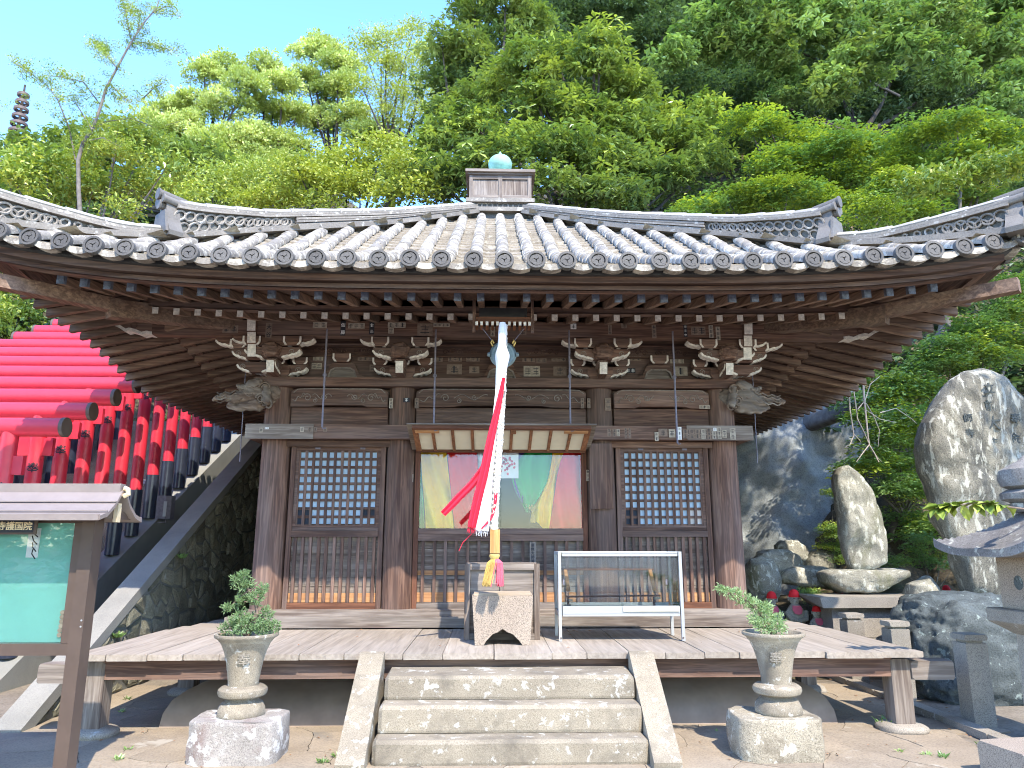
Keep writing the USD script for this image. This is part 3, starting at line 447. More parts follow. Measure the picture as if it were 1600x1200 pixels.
# eaves: fascia, rafters, boards
def sweep(side, r0, r1, z0, z1, amax=None, k=24):
    """A beam along an eave; corners are mitred."""
    rings = []
    for t in np.linspace(-1, 1, k + 1):
        q = []
        for r, z in ((r0, z0), (r1, z0), (r1, z1), (r0, z1)):
            a = t * (r if amax is None else amax); q.append(W(side, a, r, z + lift(a, max(r, abs(a))) + drop(side, a)))
        rings.append(q)
    return MB().loft(rings)


mb = MB()
for s in SIDES:
    T = np.linspace(-1, 1, 25)[None, :]; R = np.array([4.93, 4.4, 3.84])[:, None]; Z = np.array([3.975 - .23 * .235 + .05, 3.975 + .3 * .235 + .05, 3.975 + .86 * .235 + .05])[:, None]
    A = T * R; mb.grid(W(s, A, R * np.ones_like(T), Z + lift(A, R * np.ones_like(T)) + drop(s, A)))
    R = np.array([3.95, 3.4, 2.8])[:, None]; Z = np.array([4.02 - .05 * .25 + .046, 4.02 + .5 * .25 + .046, 4.02 + 1.1 * .25 + .046])[:, None]; A = T * R
    mb.grid(W(s, A, R * np.ones_like(T), Z + lift(A, R * np.ones_like(T)) + drop(s, A)))
EV = part('eaves', mb, 'old_wood_y', HALL)
for s in SIDES:
    wd = 'old_wood_x' if s in ('front', 'back') else 'old_wood_y'
    part('eave_board', sweep(s, 4.90, 4.99, 4.115, 4.185 if s == 'front' else 4.46), 'black_board', EV)
    part('eave_beam', sweep(s, 4.80, 4.94, 4.05, 4.118), wd, EV); part('eave_beam', sweep(s, 4.74, 4.86, 3.975 + .03, 4.055), wd, EV)
    part('lower_eave_beam', sweep(s, 3.80, 3.92, 4.068, 4.135), wd, EV)
def rafter(side, a, r0, r1, z0, slope, w, h):
    mb = MB(); dr_ = float(drop(side, a)); q = []
    for r in (r0, r1):
        l = lift(a, max(r, min(abs(a), r0))); c = [W(side, a + sx * w / 2, r, z0 + (r0 - r) * slope + l + dr_ + sz * h / 2) for sx, sz in ((-1, -1), (1, -1), (1, 1), (-1, 1))]; q.append(c)
    return mb.loft(q)
RS = .2285
for s in ('front', 'left', 'right'):
    wx = 'rafter_wood_y' if s == 'front' else 'rafter_wood_x'
    lim = 20
    for i in range(-lim, lim + 1):
        a = i * RS + .0
        if abs(a) > 4.64: continue
        if s == 'right' and a > 3.2 or s == 'left' and a < -3.2: continue            # behind the hall
        r1 = max(3.72, abs(a) + .06)
        if r1 < 4.62: 
            e0 = 4.70 if s == 'front' else 4.93; p = part('flying_rafter', rafter(s, a, e0, r1, 3.975 - (e0 - 4.70) * .235, .235, .066, .082), wx, EV)
            if s == 'front': part('rafter_cap', rafter(s, a, 4.712, 4.66, 3.975, .235, .071, .087), 'copper_cap', EV)
    for i in range(-17, 18):
        a = i * RS + RS / 2
        if abs(a) > 3.86 or (s == 'right' and a > 3.2) or (s == 'left' and a < -3.2): continue
        r1 = max(2.84, abs(a) + .06)
        if r1 < 3.86:
            part('base_rafter', rafter(s, a, 3.91, r1, 4.02, .25, .070, .078), wx, EV)
            if s == 'front': part('rafter_end', rafter(s, a, 3.916, 3.900, 4.018, .25, .064, .072), 'white_paint', EV)
for sx in (-1, 1):
    a, b = np.array([sx * 2.7, YC - 2.7, 4.24]), np.array([sx * 4.0, YC - 4.0, 4.02]); c = np.array([sx * 5.0, YC - 5.0, 4.045])
    part('hip_rafter', MB().beam(a, b + np.array([sx * .15, -.15, -.02]), .15, .19, .01), 'rafter_wood_y', EV); part('hip_rafter', MB().beam(b + np.array([-sx * .2, .2, .03]), c, .13, .135, .012), 'rafter_wood_y', EV)
for sx in (-1, 1):
    part('hip_rafter', MB().beam((sx * 2.7, YC + 2.7, 4.24), (sx * 4.95, YC + 4.95, 4.12), .15, .19), 'rafter_wood_y', EV)

# purlin and its white tipped ends
def nose(side_sign, o, L, h, dirv, mat='white_paint'):
    """White painted scroll end of a beam: flame shaped underside."""
    u = np.asarray(dirv, float); up = np.array([0, 0, 1.0])
    lower = [(0, 0), (.05, .012), (.10, -.005), (.16, .03), (.22, .05), (.26, .035), (.32, .085), (.40, .13), (.46, .19)]
    body = Polygon([(x * L / .46, y * h / .19) for x, y in lower] + [(L, h), (0, h)])
    edge = LineString([(x * L / .46, y * h / .19) for x, y in lower]).buffer(.03, 4).intersection(body.buffer(.004))
    return body, edge, u, up
PZ0, PZ1 = 3.985, 4.165
for s in ('front', 'left', 'right'):
    y0 = 3.10; L = 4.10 if s == 'front' else 3.095; wd = 'old_wood_x' if s == 'front' else 'old_wood_y'
    pr = part('purlin', MB().loft([[W(s, a, r, z) for r, z in ((y0, PZ0), (y0 + .15, PZ0), (y0 + .15, PZ1), (y0, PZ1))] for a in (-L, L)][::1]), wd, HALL)
    for sg in ((-1, 1) if s == 'front' else ()):
        o = W(s, sg * L, y0 + .15, PZ0); u = (W(s, sg * L + sg, y0 + .15, PZ0) - o); inn = (W(s, sg * L, y0, PZ0) - o) / .15
        body, edge, u, up = nose(sg, o, .55, PZ1 - PZ0, u)
        part('purlin_nose', MB().prism(body, .148, o + inn * .001, u, up, inn), wd, pr)
        part('painted_edge', MB().prism(edge, .152, o - inn * .003, u, up, inn), 'white_paint', pr)
        sp = [o - inn * .004 + u * (.2 + .07 * q * math.cos(q * 9)) + up * (.11 + .07 * q * math.sin(q * 9)) for q in np.linspace(.15, 1, 22)]
        part('nose_scroll', MB().tube(sp, .006, 5), 'old_wood_x', pr)

# walls and pillars
FY = 8.80                                                       # wall plane
def wallbox(name, lo, hi, mat, parent=None, ch=.004): return part(name, MB().bb(lo, hi, ch), mat, parent or HALL)
PX = (-2.69, -1.195, 1.195, 2.69)
PIL = []
for x in PX:
    zz = np.linspace(.78, 3.56, 8); PIL.append(part('pillar', MB().tube([(x, FY + .06, z) for z in zz], np.interp(zz, [.78, 3.56], [.182, .165]), 28), 'grey_wood_z' if False else 'old_wood_z', HALL, smooth=50))
for y in (10.75, 12.6, 14.45):
    for sx in (-1, 1): part('pillar', MB().tube([(sx * 2.69, y, .78), (sx * 2.69, y, 3.56)], .17, 20), 'old_wood_z', HALL, smooth=50)
W1 = part('wall', MB().bb((-2.6, FY + .06, 2.9), (2.6, FY + .12, 4.32)), 'old_wood_x', HALL)
for sx in (-1, 1): part('side_wall', MB().bb((sx * 2.66, 8.95, .8), (sx * 2.72, 14.4, 4.32)), 'old_wood_y', HALL)
part('rear_wall', MB().bb((-2.69, 14.42, .8), (2.69, 14.48, 4.32)), 'old_wood_x', HALL)
part('ceiling', MB().bb((-2.6, 8.95, 4.33), (2.6, 14.4, 4.36)), 'black_board', HALL)
part('inner_floor', MB().bb((-2.65, 8.87, .74), (2.65, 14.4, .79)), 'old_wood_x', HALL); part('inner_screen', MB().bb((-2.6, 10.6, .79), (2.6, 10.64, 4.3)), 'dark_interior', HALL)
for lo, hi, m in (((-3.03, 8.50, .685), (3.03, 8.80, .80), 'grey_wood_x'), ((-2.88, 8.60, .80), (2.88, 8.82, .862), 'grey_wood_x')): part('ground_sill', MB().bb(lo, hi, .008), m, HALL)
for x in PX: pass
NG = part('lintel_board', MB().bb((-2.98, 8.60, 2.792), (2.98, 8.70, 2.955), .008), 'old_wood_x', HALL)
for sx in (-1, 1): part('lintel_end', MB().bb((sx * 2.99, 8.585, 2.785), (sx * 2.2, 8.602, 2.96), .006), 'grey_wood_x', NG); part('side_lintel', MB().bb((sx * 2.985, 8.71, 2.80), (sx * 2.86, 14.5, 2.95), .006), 'old_wood_y', HALL)
part('top_plate', MB().bb((-2.95, 8.64, 3.43), (2.95, 8.98, 3.535), .008), 'old_wood_x', HALL)
for sx in (-1, 1): part('side_plate', MB().bb((sx * 2.86, 8.99, 3.43), (sx * 2.55, 14.6, 3.535), .008), 'old_wood_y', HALL)
# carved tie beams
def swirl(c, R, turns, dirn=1, a0=0.0, n=26): return [(c[0] + dirn * R * (1 - .82 * t) * math.cos(a0 + turns * 6.283 * t), FY - .095, c[1] + R * (1 - .82 * t) * math.sin(a0 + turns * 6.283 * t)) for t in np.linspace(0, 1, n)]
for k in range(3):
    x0, x1 = PX[k] + .172, PX[k + 1] - .172; L = x1 - x0
    prof = Polygon([(0, .045), (L * .2, .045), (L * .26, .065), (L * .74, .065), (L * .8, .045), (L, .045), (L, .225), (L - .06, .262), (L * .9, .272), (L * .1, .272), (.06, .262), (0, .225)])
    tb = part('tie_beam', MB().prism(prof, .14, (x0, FY + .05, 3.145), (1, 0, 0), (0, 0, 1), (0, -1, 0)), 'old_wood_x', HALL)
    part('tie_panel', MB().bb((x0, FY - .03, 2.956), (x1, FY + .02, 3.19)), 'old_wood_x', HALL)
    cx = (x0 + x1) / 2
    for sg in (-1, 1):
        for fx, fz, R, a0 in ((.33, .155, .052, 0), (.25, .12, .03, 1.5), (.16, .165, .036, 3)):
            part('cloud_carving', MB().tube(swirl((cx + sg * L * fx, 3.145 + fz), R, 1.4, sg, a0), .0055, 5), 'worn_carving', tb)
        pts = [(cx + sg * (L * .36 + L * .12 * t), FY - .095, 3.145 + .20 - .09 * t + .018 * math.sin(t * 14)) for t in np.linspace(0, 1, 20)]; part('cloud_carving', MB().tube(pts, .0055, 5), 'worn_carving', tb)
        pts = [(cx + sg * (L * .08 + L * .2 * t), FY - .095, 3.145 + .17 + .03 * math.sin(t * 9 + k)) for t in np.linspace(0, 1, 24)]; part('cloud_carving', MB().tube(pts, .0045, 5), 'worn_carving', tb)
    part('beam_moulding', MB().tube([(x0 + .03, FY - .094, 3.36), (x0 + .08, FY - .094, 3.402), (x0 + .2, FY - .094, 3.408), (x1 - .2, FY - .094, 3.408), (x1 - .08, FY - .094, 3.402), (x1 - .03, FY - .094, 3.36)], .006, 5), 'worn_carving', tb)
# carved beast heads on the corner beam ends
for sx in (-1, 1):
    import manifold3d as mf
    def blob(spec):
        M = mf.Manifold()
        for (a, ra), (b, rb) in spec:
            h = mf.Manifold.hull_points(np.vstack([np.array(a) + ra * trimesh.creation.icosphere(2).vertices, np.array(b) + rb * trimesh.creation.icosphere(2).vertices])); M = M + h
        return M
    S = lambda x, y, z: (sx * x, y, z)
    M = blob([((S(2.78, 8.78, 3.34), .16), (S(2.98, 8.72, 3.36), .135)), ((S(2.98, 8.72, 3.34), .12), (S(3.16, 8.70, 3.27), .075)), ((S(3.16, 8.70, 3.27), .07), (S(3.30, 8.70, 3.31), .045)), ((S(3.30, 8.7, 3.31), .045), (S(3.42, 8.7, 3.27), .03)),
              ((S(2.9, 8.70, 3.22), .09), (S(3.12, 8.68, 3.17), .05)), ((S(3.12, 8.68, 3.17), .05), (S(3.22, 8.68, 3.2), .035)), ((S(2.88, 8.62, 3.47), .05), (S(2.98, 8.62, 3.44), .05)), ((S(2.8, 8.64, 3.42), .05), (S(2.76, 8.62, 3.24), .06)), ((S(3.04, 8.62, 3.40), .03), (S(3.12, 8.62, 3.42), .02))])
    M = M.refine_to_length(.022); mm = M.to_mesh(); v, f = np.array(mm.vert_properties[:, :3]), np.array(mm.tri_verts)
    nz = .55 * (meshkit.fbm(v * 9, 2, 3) - .5)[:, None] + .10 * np.sin(v[:, :1] * 60 + v[:, 2:] * 75 + 4 * meshkit.fbm(v * 5, 2, 1)[:, None]); tm = trimesh.Trimesh(v, f); v = v + tm.vertex_normals * nz * .05
    hd = part('carved_head', (v, f), 'head_wood_x', HALL, smooth=50)
    for cx_, cz_, R_ in ((2.80, 3.40, .07), (2.93, 3.43, .06), (2.84, 3.27, .06), (2.98, 3.33, .05), (3.08, 3.38, .035)):
        part('mane_curl', MB().tube([(sx * (cx_ + R_ * (1 - .8 * t) * math.cos(t * 11)), 8.60 + .02 * (cx_ - 2.8), cz_ + R_ * (1 - .8 * t) * math.sin(t * 11)) for t in np.linspace(0, 1, 26)], .011, 5), 'head_wood_x', hd)
    for k_ in range(4): part('trunk_ridge', MB().tube([(sx * (3.02 + .36 * t), 8.625 + .03 * t, 3.385 - .10 * t + .05 * t * t - .035 * k_ + .012 * math.sin(t * 20)) for t in np.linspace(0, 1, 14)], .008, 5), 'head_wood_x', hd)
    part('eye', rock((sx * 3.02, 8.595, 3.41), (.045, .03, .035), 3, 2, .05), 'worn_carving', hd)
    for q in range(3): part('mane_curl', MB().tube([(sx * (2.74 + q * .05 + .035 * math.cos(t)), 8.585 + q * .012, 3.2 + q * .03 + .05 * math.sin(t)) for t in np.linspace(0, 5.5, 14)], .012, 5), 'head_wood_x', hd)

# brackets
def arm_profile(L, h):
    s = [(L * .5, h), (L * .5, h * .62), (L * .47, h * .42), (L * .40, h * .24), (L * .37, h * .27), (L * .31, h * .10), (L * .28, h * .13), (L * .2, 0)]
    full = Polygon(s + [(-x, y) for x, y in s[::-1]]); edge = unary_union([LineString([(sg * x, y) for x, y in s[1:]]).buffer(.017, 4) for sg in (-1, 1)]).intersection(full.buffer(.006)); return full, edge
def arm(parent, c, L, h, d, ux=(1, 0, 0), scroll=True):
    ux = np.array(ux, float); dn = np.array([ux[1], -ux[0], 0]); full, edge = arm_profile(L, h); o = np.array(c)
    part('bracket_arm', MB().prism(full, d, o - dn * d / 2, ux, (0, 0, 1), dn), 'old_wood_x', parent)
    for e_ in getattr(edge, 'geoms', [edge]): part('painted_edge', MB().prism(e_, d + .006, o - dn * (d / 2 + .003), ux, (0, 0, 1), dn), 'white_paint', parent)
    if scroll:
        for sg in (-1, 1): part('arm_scroll', MB().tube([o + dn * (d / 2 + .002) + ux * sg * (L * .36 + .035 * q * math.cos(q * 10)) + np.array([0, 0, h * .55 + .035 * q * math.sin(q * 10)]) for q in np.linspace(.15, 1, 16)], .005, 5), 'worn_carving', parent)
def block(parent, c, w, h, d):
    x, y, z = c; lo = .72; mb = MB().loft([[(x + sx * w / 2 * k, y + sy * d / 2 * k, z + q) for sx, sy in ((-1, -1), (1, -1), (1, 1), (-1, 1))] for q, k in ((0, lo), (h * .38, 1), (h, 1))])
    part('bearing_block', mb, 'old_wood_x', parent)
    for sx in (-1, 1): part('painted_edge', MB().prism(Polygon([(-.012, h * .38), (.012, h * .38), (.010, h), (-.010, h)]).union(Polygon([(-.012, h * .38), (.014, h * .38), (.014 - sx * (1 - lo) * w / 2, 0), (-.014 - sx * (1 - lo) * w / 2, 0)])), .004, (x + sx * w / 2, y - d / 2 - .001, z), (1, 0, 0), (0, 0, 1), (0, -1, 0)), 'white_paint', parent)
def end_face(parent, c, w, h, tilt=.2, ux=(1, 0, 0)):
    ux = np.array(ux, float); dn = np.array([ux[1], -ux[0], 0]); o = np.array(c)
    part('beam_end', MB().loft([[o + ux * sx * w / 2 + dn * (yy + (h / 2 - sz * h / 2) * -tilt) + np.array([0, 0, sz * h / 2]) for sx, sz in ((-1, -1), (1, -1), (1, 1), (-1, 1))] for yy in (-.40, 0)]), 'old_wood_y', parent)
    part('painted_face', MB().loft([[o + ux * sx * w / 2 * .97 + dn * (yy + (h / 2 - sz * h / 2) * -tilt) + np.array([0, 0, sz * h / 2 * .97]) for sx, sz in ((-1, -1), (1, -1), (1, 1), (-1, 1))] for yy in (-.01, .004)]), 'white_paint', parent)
def bracket(x, corner=0):
    base = part('bracket', MB().loft([[(x + sx * w / 2, FY - .02 + sy * w / 2, z) for sx, sy in ((-1, -1), (1, -1), (1, 1), (-1, 1))] for z, w in ((3.536, .22), (3.59, .30), (3.66, .30))]), 'old_wood_x', HALL)
    arm(base, (x, FY - .06, 3.57), .68, .125, .10)
    for q in (-.27, 0, .27): block(base, (x + q, FY - .08, 3.695), .16, .085, .15)
    part('cross_arm', MB().bb((x - .055, 8.44, 3.62), (x + .055, FY, 3.715), .006), 'old_wood_y', base)
    end_face(base, (x, 8.37, 3.605), .09, .14)
    arm(base, (x, 8.47, 3.72), .64, .125, .11)
    for q in (-.235, 0, .235):
        if q: block(base, (x + q, 8.46, 3.862), .19, .105, .16)
    arm(base, (x, 8.48, 3.862), .95, .12, .10, scroll=False)
    hb = rock((x, 8.38, 3.80), (.2, .16, .17), 7, 3, .4); part('beast_carving', hb, 'old_wood_x', base, smooth=60)
    if corner:
        sx = corner
        arm(base, (x, FY - .06, 3.57), .68, .125, .10, (0, 1, 0))
        for q, (z, hh, yy) in enumerate(((3.80, .15, 8.40), (3.945, .13, 8.36), (4.085, .14, 8.32))): end_face(base, (x + sx * .235, yy, z), .10, hh, .12)
        arm(base, (x + sx * .24, 8.55, 3.72), .50, .125, .11); arm(base, (x + sx * .30, 8.56, 3.862), .80, .12, .10, scroll=False)
        arm(base, (x + sx * .22, 8.60, 3.575), .44, .12, .10); block(base, (x + sx * .42, 8.54, 3.85), .17, .10, .15)
for x in PX: bracket(x, 0 if abs(x) < 2 else (1 if x > 0 else -1))
# frog leg struts between brackets
for x in (-1.94, 1.94, 0.0):
    leg = Polygon([(-.13, .21), (.13, .21), (.16, .17), (.20, .08), (.30, .02), (.36, .03), (.40, 0), (.22, 0), (.17, .035), (.14, .12), (.09, .15), (-.09, .15), (-.14, .12), (-.17, .035), (-.22, 0), (-.40, 0), (-.36, .03), (-.30, .02), (-.20, .08), (-.16, .17)])
    st = part('frog_leg_strut', MB().prism(leg, .06, (x, FY + .055, 3.537), (1, 0, 0), (0, 0, 1), (0, -1, 0)), 'old_wood_x', HALL)
    part('strut_back', MB().prism(Polygon([(-.19, 0), (.19, 0), (.14, .14), (-.14, .14)]), .03, (x, FY + .05, 3.537), (1, 0, 0), (0, 0, 1), (0, -1, 0)), 'grey_wood_x', st)
    part('painted_edge', MB().prism(LineString([(-.17, .035), (-.14, .12), (-.09, .15), (.09, .15), (.14, .12), (.17, .035)]).buffer(.010), .066, (x, FY + .056, 3.535), (1, 0, 0), (0, 0, 1), (0, -1, 0)), 'worn_carving', st)
    block(st, (x, FY - .02, 3.75), .20, .10, .12)
for z in (3.84, 3.985): part('wall_batten', MB().bb((-2.6, FY + .03, z), (2.6, FY + .06, z + .02)), 'old_wood_x', W1)
for sg in (-1, 1):                                          # wave carving along the frieze
    for x0 in (.35, 1.45, 1.95):
        for q in range(5):
            c = (sg * (x0 + q * .085), 3.91 + .012 * (q % 2)); part('frieze_carving', MB().tube([(c[0] + .04 * (1 - .75 * t) * math.cos(6.5 * t), FY + .052, c[1] + .04 * (1 - .75 * t) * math.sin(6.5 * t)) for t in np.linspace(0, 1, 14)], .006, 5), 'old_wood_x', W1)

# side bays: lattice windows above slatted panels
def slats(x0, x1, n, z0, z1, parent, lo=None):
    part('panel_board', MB().bb((x0, FY + .05, z0), (x1, FY + .07, z1)), 'grey_wood_x', parent)
    k = 8; h = (z1 - z0) / k
    for q in range(k): part('weather_board', MB().bb((x0, FY + .02 + .006 * (q % 2), z0 + q * h), (x1, FY + .0498, z0 + (q + 1) * h - .004), .004), 'grey_wood_x', parent)
    for q in range(n):
        x = x0 + (x1 - x0) * (q + .5) / n + rnd.uniform(-.004, .004); part('slat', MB().bb((x - .017, FY - .022, z0), (x + .017, FY + .018, z1 + .0), .004), 'old_wood_z', parent)
for sg in (-1, 1):
    x0, x1 = (sg * 2.49, sg * 1.375) if sg < 0 else (1.375, 2.49)
    D = part('door_frame', MB().bb((x0, FY - .02, .863), (x0 + .055, FY + .06, 2.715), .004), 'old_wood_z', HALL)
    part('jamb', MB().bb((x1 - .055, FY - .02, .863), (x1, FY + .06, 2.715), .004), 'old_wood_z', D)
    part('head', MB().bb((x0 - .05, FY - .05, 2.716), (x1 + .05, FY + .05, 2.79), .005), 'old_wood_x', HALL); a, b = x0 + .056, x1 - .056
    part('middle_rail', MB().bb((a, FY - .03, 1.665), (b, FY + .06, 1.735), .004), 'old_wood_x', D); part('upper_sill', MB().bb((a, FY - .01, 1.737), (b, FY + .05, 1.775), .004), 'old_wood_x', D)
    part('bottom_rail', MB().bb((a, FY - .03, .863), (b, FY + .06, .93), .004), 'red_wood_x', D)
    slats(a, b, 11 if sg < 0 else 12, .932, 1.663, D)
    mb = MB(); n = 11; ww = (b - a) / n
    for q in range(n): mb.bb((a + q * ww + .02, FY + .012, .934), (a + (q + 1) * ww - .022, FY + .0195, 1.035))
    part('patch_board', MB().bb((a, FY + .012, .934), (b, FY + .0195, 1.035)), 'orange_wood_x', D)
    LW = part('lattice_window', MB().bb((a, FY - .005, 1.777), (a + .035, FY + .045, 2.714), .003).bb((b - .035, FY - .005, 1.777), (b, FY + .045, 2.714), .003).bb((a + .035, FY - .005, 2.672), (b - .035, FY + .045, 2.714), .003).bb((a + .035, FY - .005, 1.777), (b - .035, FY + .045, 1.80), .003), 'old_wood_x', HALL)
    la, lb, za, zb = a + .035, b - .035, 1.80, 2.672; nx, nz = 11, 9; cw, chh = (lb - la) / nx, (zb - za) / nz
    for q in range(nx + 1): part('lattice_bar', MB().bb((la + q * cw - .0155, FY + .002, za), (la + q * cw + .0155, FY + .024, zb), .003), 'old_wood_z', LW)
    for q in range(nz + 1): part('lattice_bar', MB().bb((la, FY + .0245, za + q * chh - .0155), (lb, FY + .040, za + q * chh + .0155), .003), 'old_wood_x', LW)
    gone = {(0, 0), (1, 0), (0, 1), (1, 1), (10, 1), (9, 1)} if sg < 0 else {(0, 0), (1, 0), (0, 1), (1, 1)}
    for q in range(nx):
        for w in range(nz):
            m = 'dark_interior' if (q, w) in gone else ('paper' if sg > 0 and q >= 9 and w < 2 else 'lattice_paper')
            part('pane', MB().bb((la + q * cw + .003, FY + .0415, za + w * chh + .003), (la + (q + 1) * cw - .003, FY + .046, za + (w + 1) * chh - .003)), m, LW)
    for q in (.25, .78): part('hinge_plate', MB().bb((a + (b - a) * q - .03, FY - .008, 2.69), (a + (b - a) * q + .03, FY - .0055, 2.712)), 'iron', LW)
# centre bay
C = part('door_frame', MB().bb((-1.02, FY - .02, .863), (-.965, FY + .06, 2.715), .004), 'red_wood_z', HALL)
part('jamb', MB().bb((.965, FY - .02, .863), (1.02, FY + .06, 2.715), .004), 'red_wood_z', C); part('head', MB().bb((-1.02, FY - .05, 2.716), (1.02, FY + .05, 2.79), .004), 'old_wood_x', C)
part('window_sill', MB().bb((-.964, FY - .035, 1.70), (.964, FY + .06, 1.765), .004), 'old_wood_x', C); part('middle_rail', MB().bb((-.964, FY - .03, 1.62), (.964, FY + .055, 1.698), .004), 'old_wood_x', C); part('bottom_rail', MB().bb((-.964, FY - .03, .863), (.964, FY + .06, .93), .004), 'grey_wood_x', C)
slats(-.964, .964, 15, .932, 1.618, C)
part('patch_board', MB().bb((-.964, FY + .012, .934), (.964, FY + .0195, 1.04)), 'orange_wood_x', C); part('patch_board', MB().bb((-.964, FY + .012, 1.235), (.964, FY + .0195, 1.285)), 'orange_wood_x', C)
part('window_pane', MB().bb((-.964, FY + .028, 1.766), (-.002, FY + .033, 2.715)), 'window_glass', C); part('window_pane', MB().bb((.002, FY + .036, 1.766), (.964, FY + .041, 2.715)), 'window_glass', C)
for x in (-1.0, 1.0): pass
part('post_board', MB().bb((1.045, FY - .15, 1.985), (1.31, FY - .125, 2.75), .004), 'old_wood_z', HALL)

# raised window frame with paper panes, hung on rods
A0, A1 = np.array([0, 8.74, 2.665]), np.array([0, 8.12, 2.86]); al = A1 - A0; aL = np.linalg.norm(al); s, u, d = frame(al)
Ra = np.stack([np.array([1.0, 0, 0]), d, np.cross([1.0, 0, 0], d)], 1); cen = (A0 + A1) / 2
def awn(name, x0, x1, t0, t1, w0, w1, mat, parent): return part(name, MB().box(A0 + d * (t0 + t1) / 2 * aL + Ra[:, 0] * (x0 + x1) / 2 + Ra[:, 2] * (w0 + w1) / 2, (x1 - x0, (t1 - t0) * aL, w1 - w0), Ra, .003), mat, parent)
AW = awn('raised_window', -1.0, 1.0, 0, .07, -.02, .02, 'red_wood_x', HALL); awn('frame_rail', -1.0, 1.0, .93, 1, -.02, .02, 'red_wood_x', AW)
for q in range(10):
    x = -1 + 2 * q / 9; w = .03 if q in (0, 9) else .016; x = np.clip(x, -1 + w, 1 - w); awn('mullion', x - w, x + w, .0705, .9295, -.019, .019, 'red_wood_y', AW)
for q in range(9): awn('paper_pane', -1 + 2 * q / 9 + .018, -1 + 2 * (q + 1) / 9 - .018, .071, .929, -.004, .000, 'awning_paper', AW)
awn('cover_board', -1.06, 1.06, -.02, 1.03, -.036, -.022, 'grey_wood_x', AW); awn('frame_cleat', -.97, -.70, .84, .93, .0205, .03, 'orange_wood_x', AW); awn('frame_cleat', .70, .97, .84, .93, .0205, .03, 'orange_wood_x', AW); awn('frame_cleat', .10, .16, .82, .95, .0205, .03, 'red_wood_y', AW)
for x, zb in ((-.76, 2.84), (.77, 2.84), (-2.0, 2.86), (1.97, 2.70)):
    rd = part('hanging_rod', MB().tube([(x, 8.14, 3.99), (x, 8.16, zb)], .011, 8), 'iron', HALL)
    part('rod_ring', MB().tube([(x + .018 * math.cos(t), 8.145, 3.45 + .018 * math.sin(t)) for t in np.linspace(0, 6.28, 10)], .006, 5), 'iron', rd); part('rod_hook', MB().tube([(x, 8.16, zb), (x + .012, 8.16, zb - .02), (x + .04, 8.16, zb - .012)], .008, 6), 'iron', rd)
for sx in (-1, 1): part('hanging_rod', MB().tube([(sx * 3.15, 8.9, 4.22), (sx * 3.13, 8.9, 2.55)], .006, 6), 'iron', HALL)

# small shelf for the bell rope
SH = part('bell_shelf', MB().bb((-.28, 7.22, 3.80), (.28, 7.32, 3.86), .004), 'red_wood_x', HALL)
for x in (-.27, -.22, -.165, -.11, -.06, .06, .115, .17, .22, .265): part('shelf_rafter', MB().bb((x - .014, 7.18, 3.755), (x + .014, 7.35, 3.798), .002), 'red_wood_y', SH); part('shelf_rafter_end', MB().bb((x - .013, 7.176, 3.757), (x + .013, 7.1795, 3.796)), 'white_paint', SH)
for x in (-.3, .3): part('shelf_hanger', MB().bb((x - .015, 7.24, 3.70), (x + .015, 7.27, 4.05)), 'old_wood_z', SH)
part('shelf_board', MB().bb((-.25, 7.36, 3.80), (.25, 7.38, 4.0)), 'black_board', SH)

# votive slips pasted on the beams
def slip(x, z, w, h, y, mat='old_paper', text=None, ink='ink', rot=0.0):
    p = part('votive_slip', MB().bb((x - w / 2, y - .0015, z - h / 2), (x + w / 2, y, z + h / 2)), mat, HALL); mb = MB(); n = max(1, int(round(max(w, h) / min(w, h))))
    if text is None:
        r2 = random.Random(int(x * 1000) + int(z * 777)); cells = n
        for q in range(cells):
            cz = z + h / 2 - (q + .5) * h / cells if h >= w else z; cx = x if h >= w else x - w / 2 + (q + .5) * w / cells; e = min(w, h) * .36
            for s_ in range(3):
                zz = cz + (s_ - 1) * e * .62 + r2.uniform(-.1, .1) * e; l = e * r2.uniform(.6, 1.0); mb.bb((cx - l, y - .0026, zz - e * .09), (cx + l, y - .0014, zz + e * .09))
            mb.bb((cx - e * .1 + r2.uniform(-.3, .3) * e, y - .0027, cz - e), (cx + e * .1 + r2.uniform(-.0, .0) * e, y - .0015, cz + e))
    else:
        e = min(w, h) * .86
        for q, chh in enumerate(text):
            cz = z + h / 2 - (q + .5) * h / len(text) if h >= w else z; cx = x if h >= w else x - w / 2 + (q + .5) * w / len(text); mb.prism(glyph(chh, e), .0012, (cx - e / 2, y - .0014, cz - e / 2), (1, 0, 0), (0, 0, 1), (0, -1, 0))
    part('slip_writing', mb, ink, p)
yp = YC - 3.25 - .001
for px, py, w, h, m, tx in ((420, 516, 10, 24, 'brown_paper', '大谷'), (500, 508, 22, 10, 'old_paper', None), (536, 513, 8, 24, 'ink', '佐藤'), (557, 509, 26, 9, 'old_paper', None), (581, 513, 8, 20, 'ink', None), (620, 508, 28, 9, 'old_paper', None), (611, 517, 9, 9, 'old_paper', None), (664, 515, 24, 20, 'brown_paper', None), (690, 508, 26, 6, 'old_paper', None), (770, 515, 7, 22, 'old_paper', None), (817, 515, 11, 18, 'brown_paper', None), (896, 510, 9, 9, 'paper', None), (953, 515, 6, 16, 'brown_paper', None), (975, 509, 9, 8, 'brown_paper', None), (1022, 518, 7, 22, 'brown_paper', None), (1071, 517, 6, 20, 'ink', None), (1091, 517, 23, 14, 'brown_paper', None), (1111, 518, 7, 21, 'old_paper', None), (1122, 521, 7, 22, 'old_paper', None), (360, 514, 24, 12, 'brown_paper', None)):
    a = at(px, py, yp); k = yp / 1120.; slip(a[0], a[2], w * k, h * k, yp, m, tx, 'paper' if m == 'ink' else 'ink')
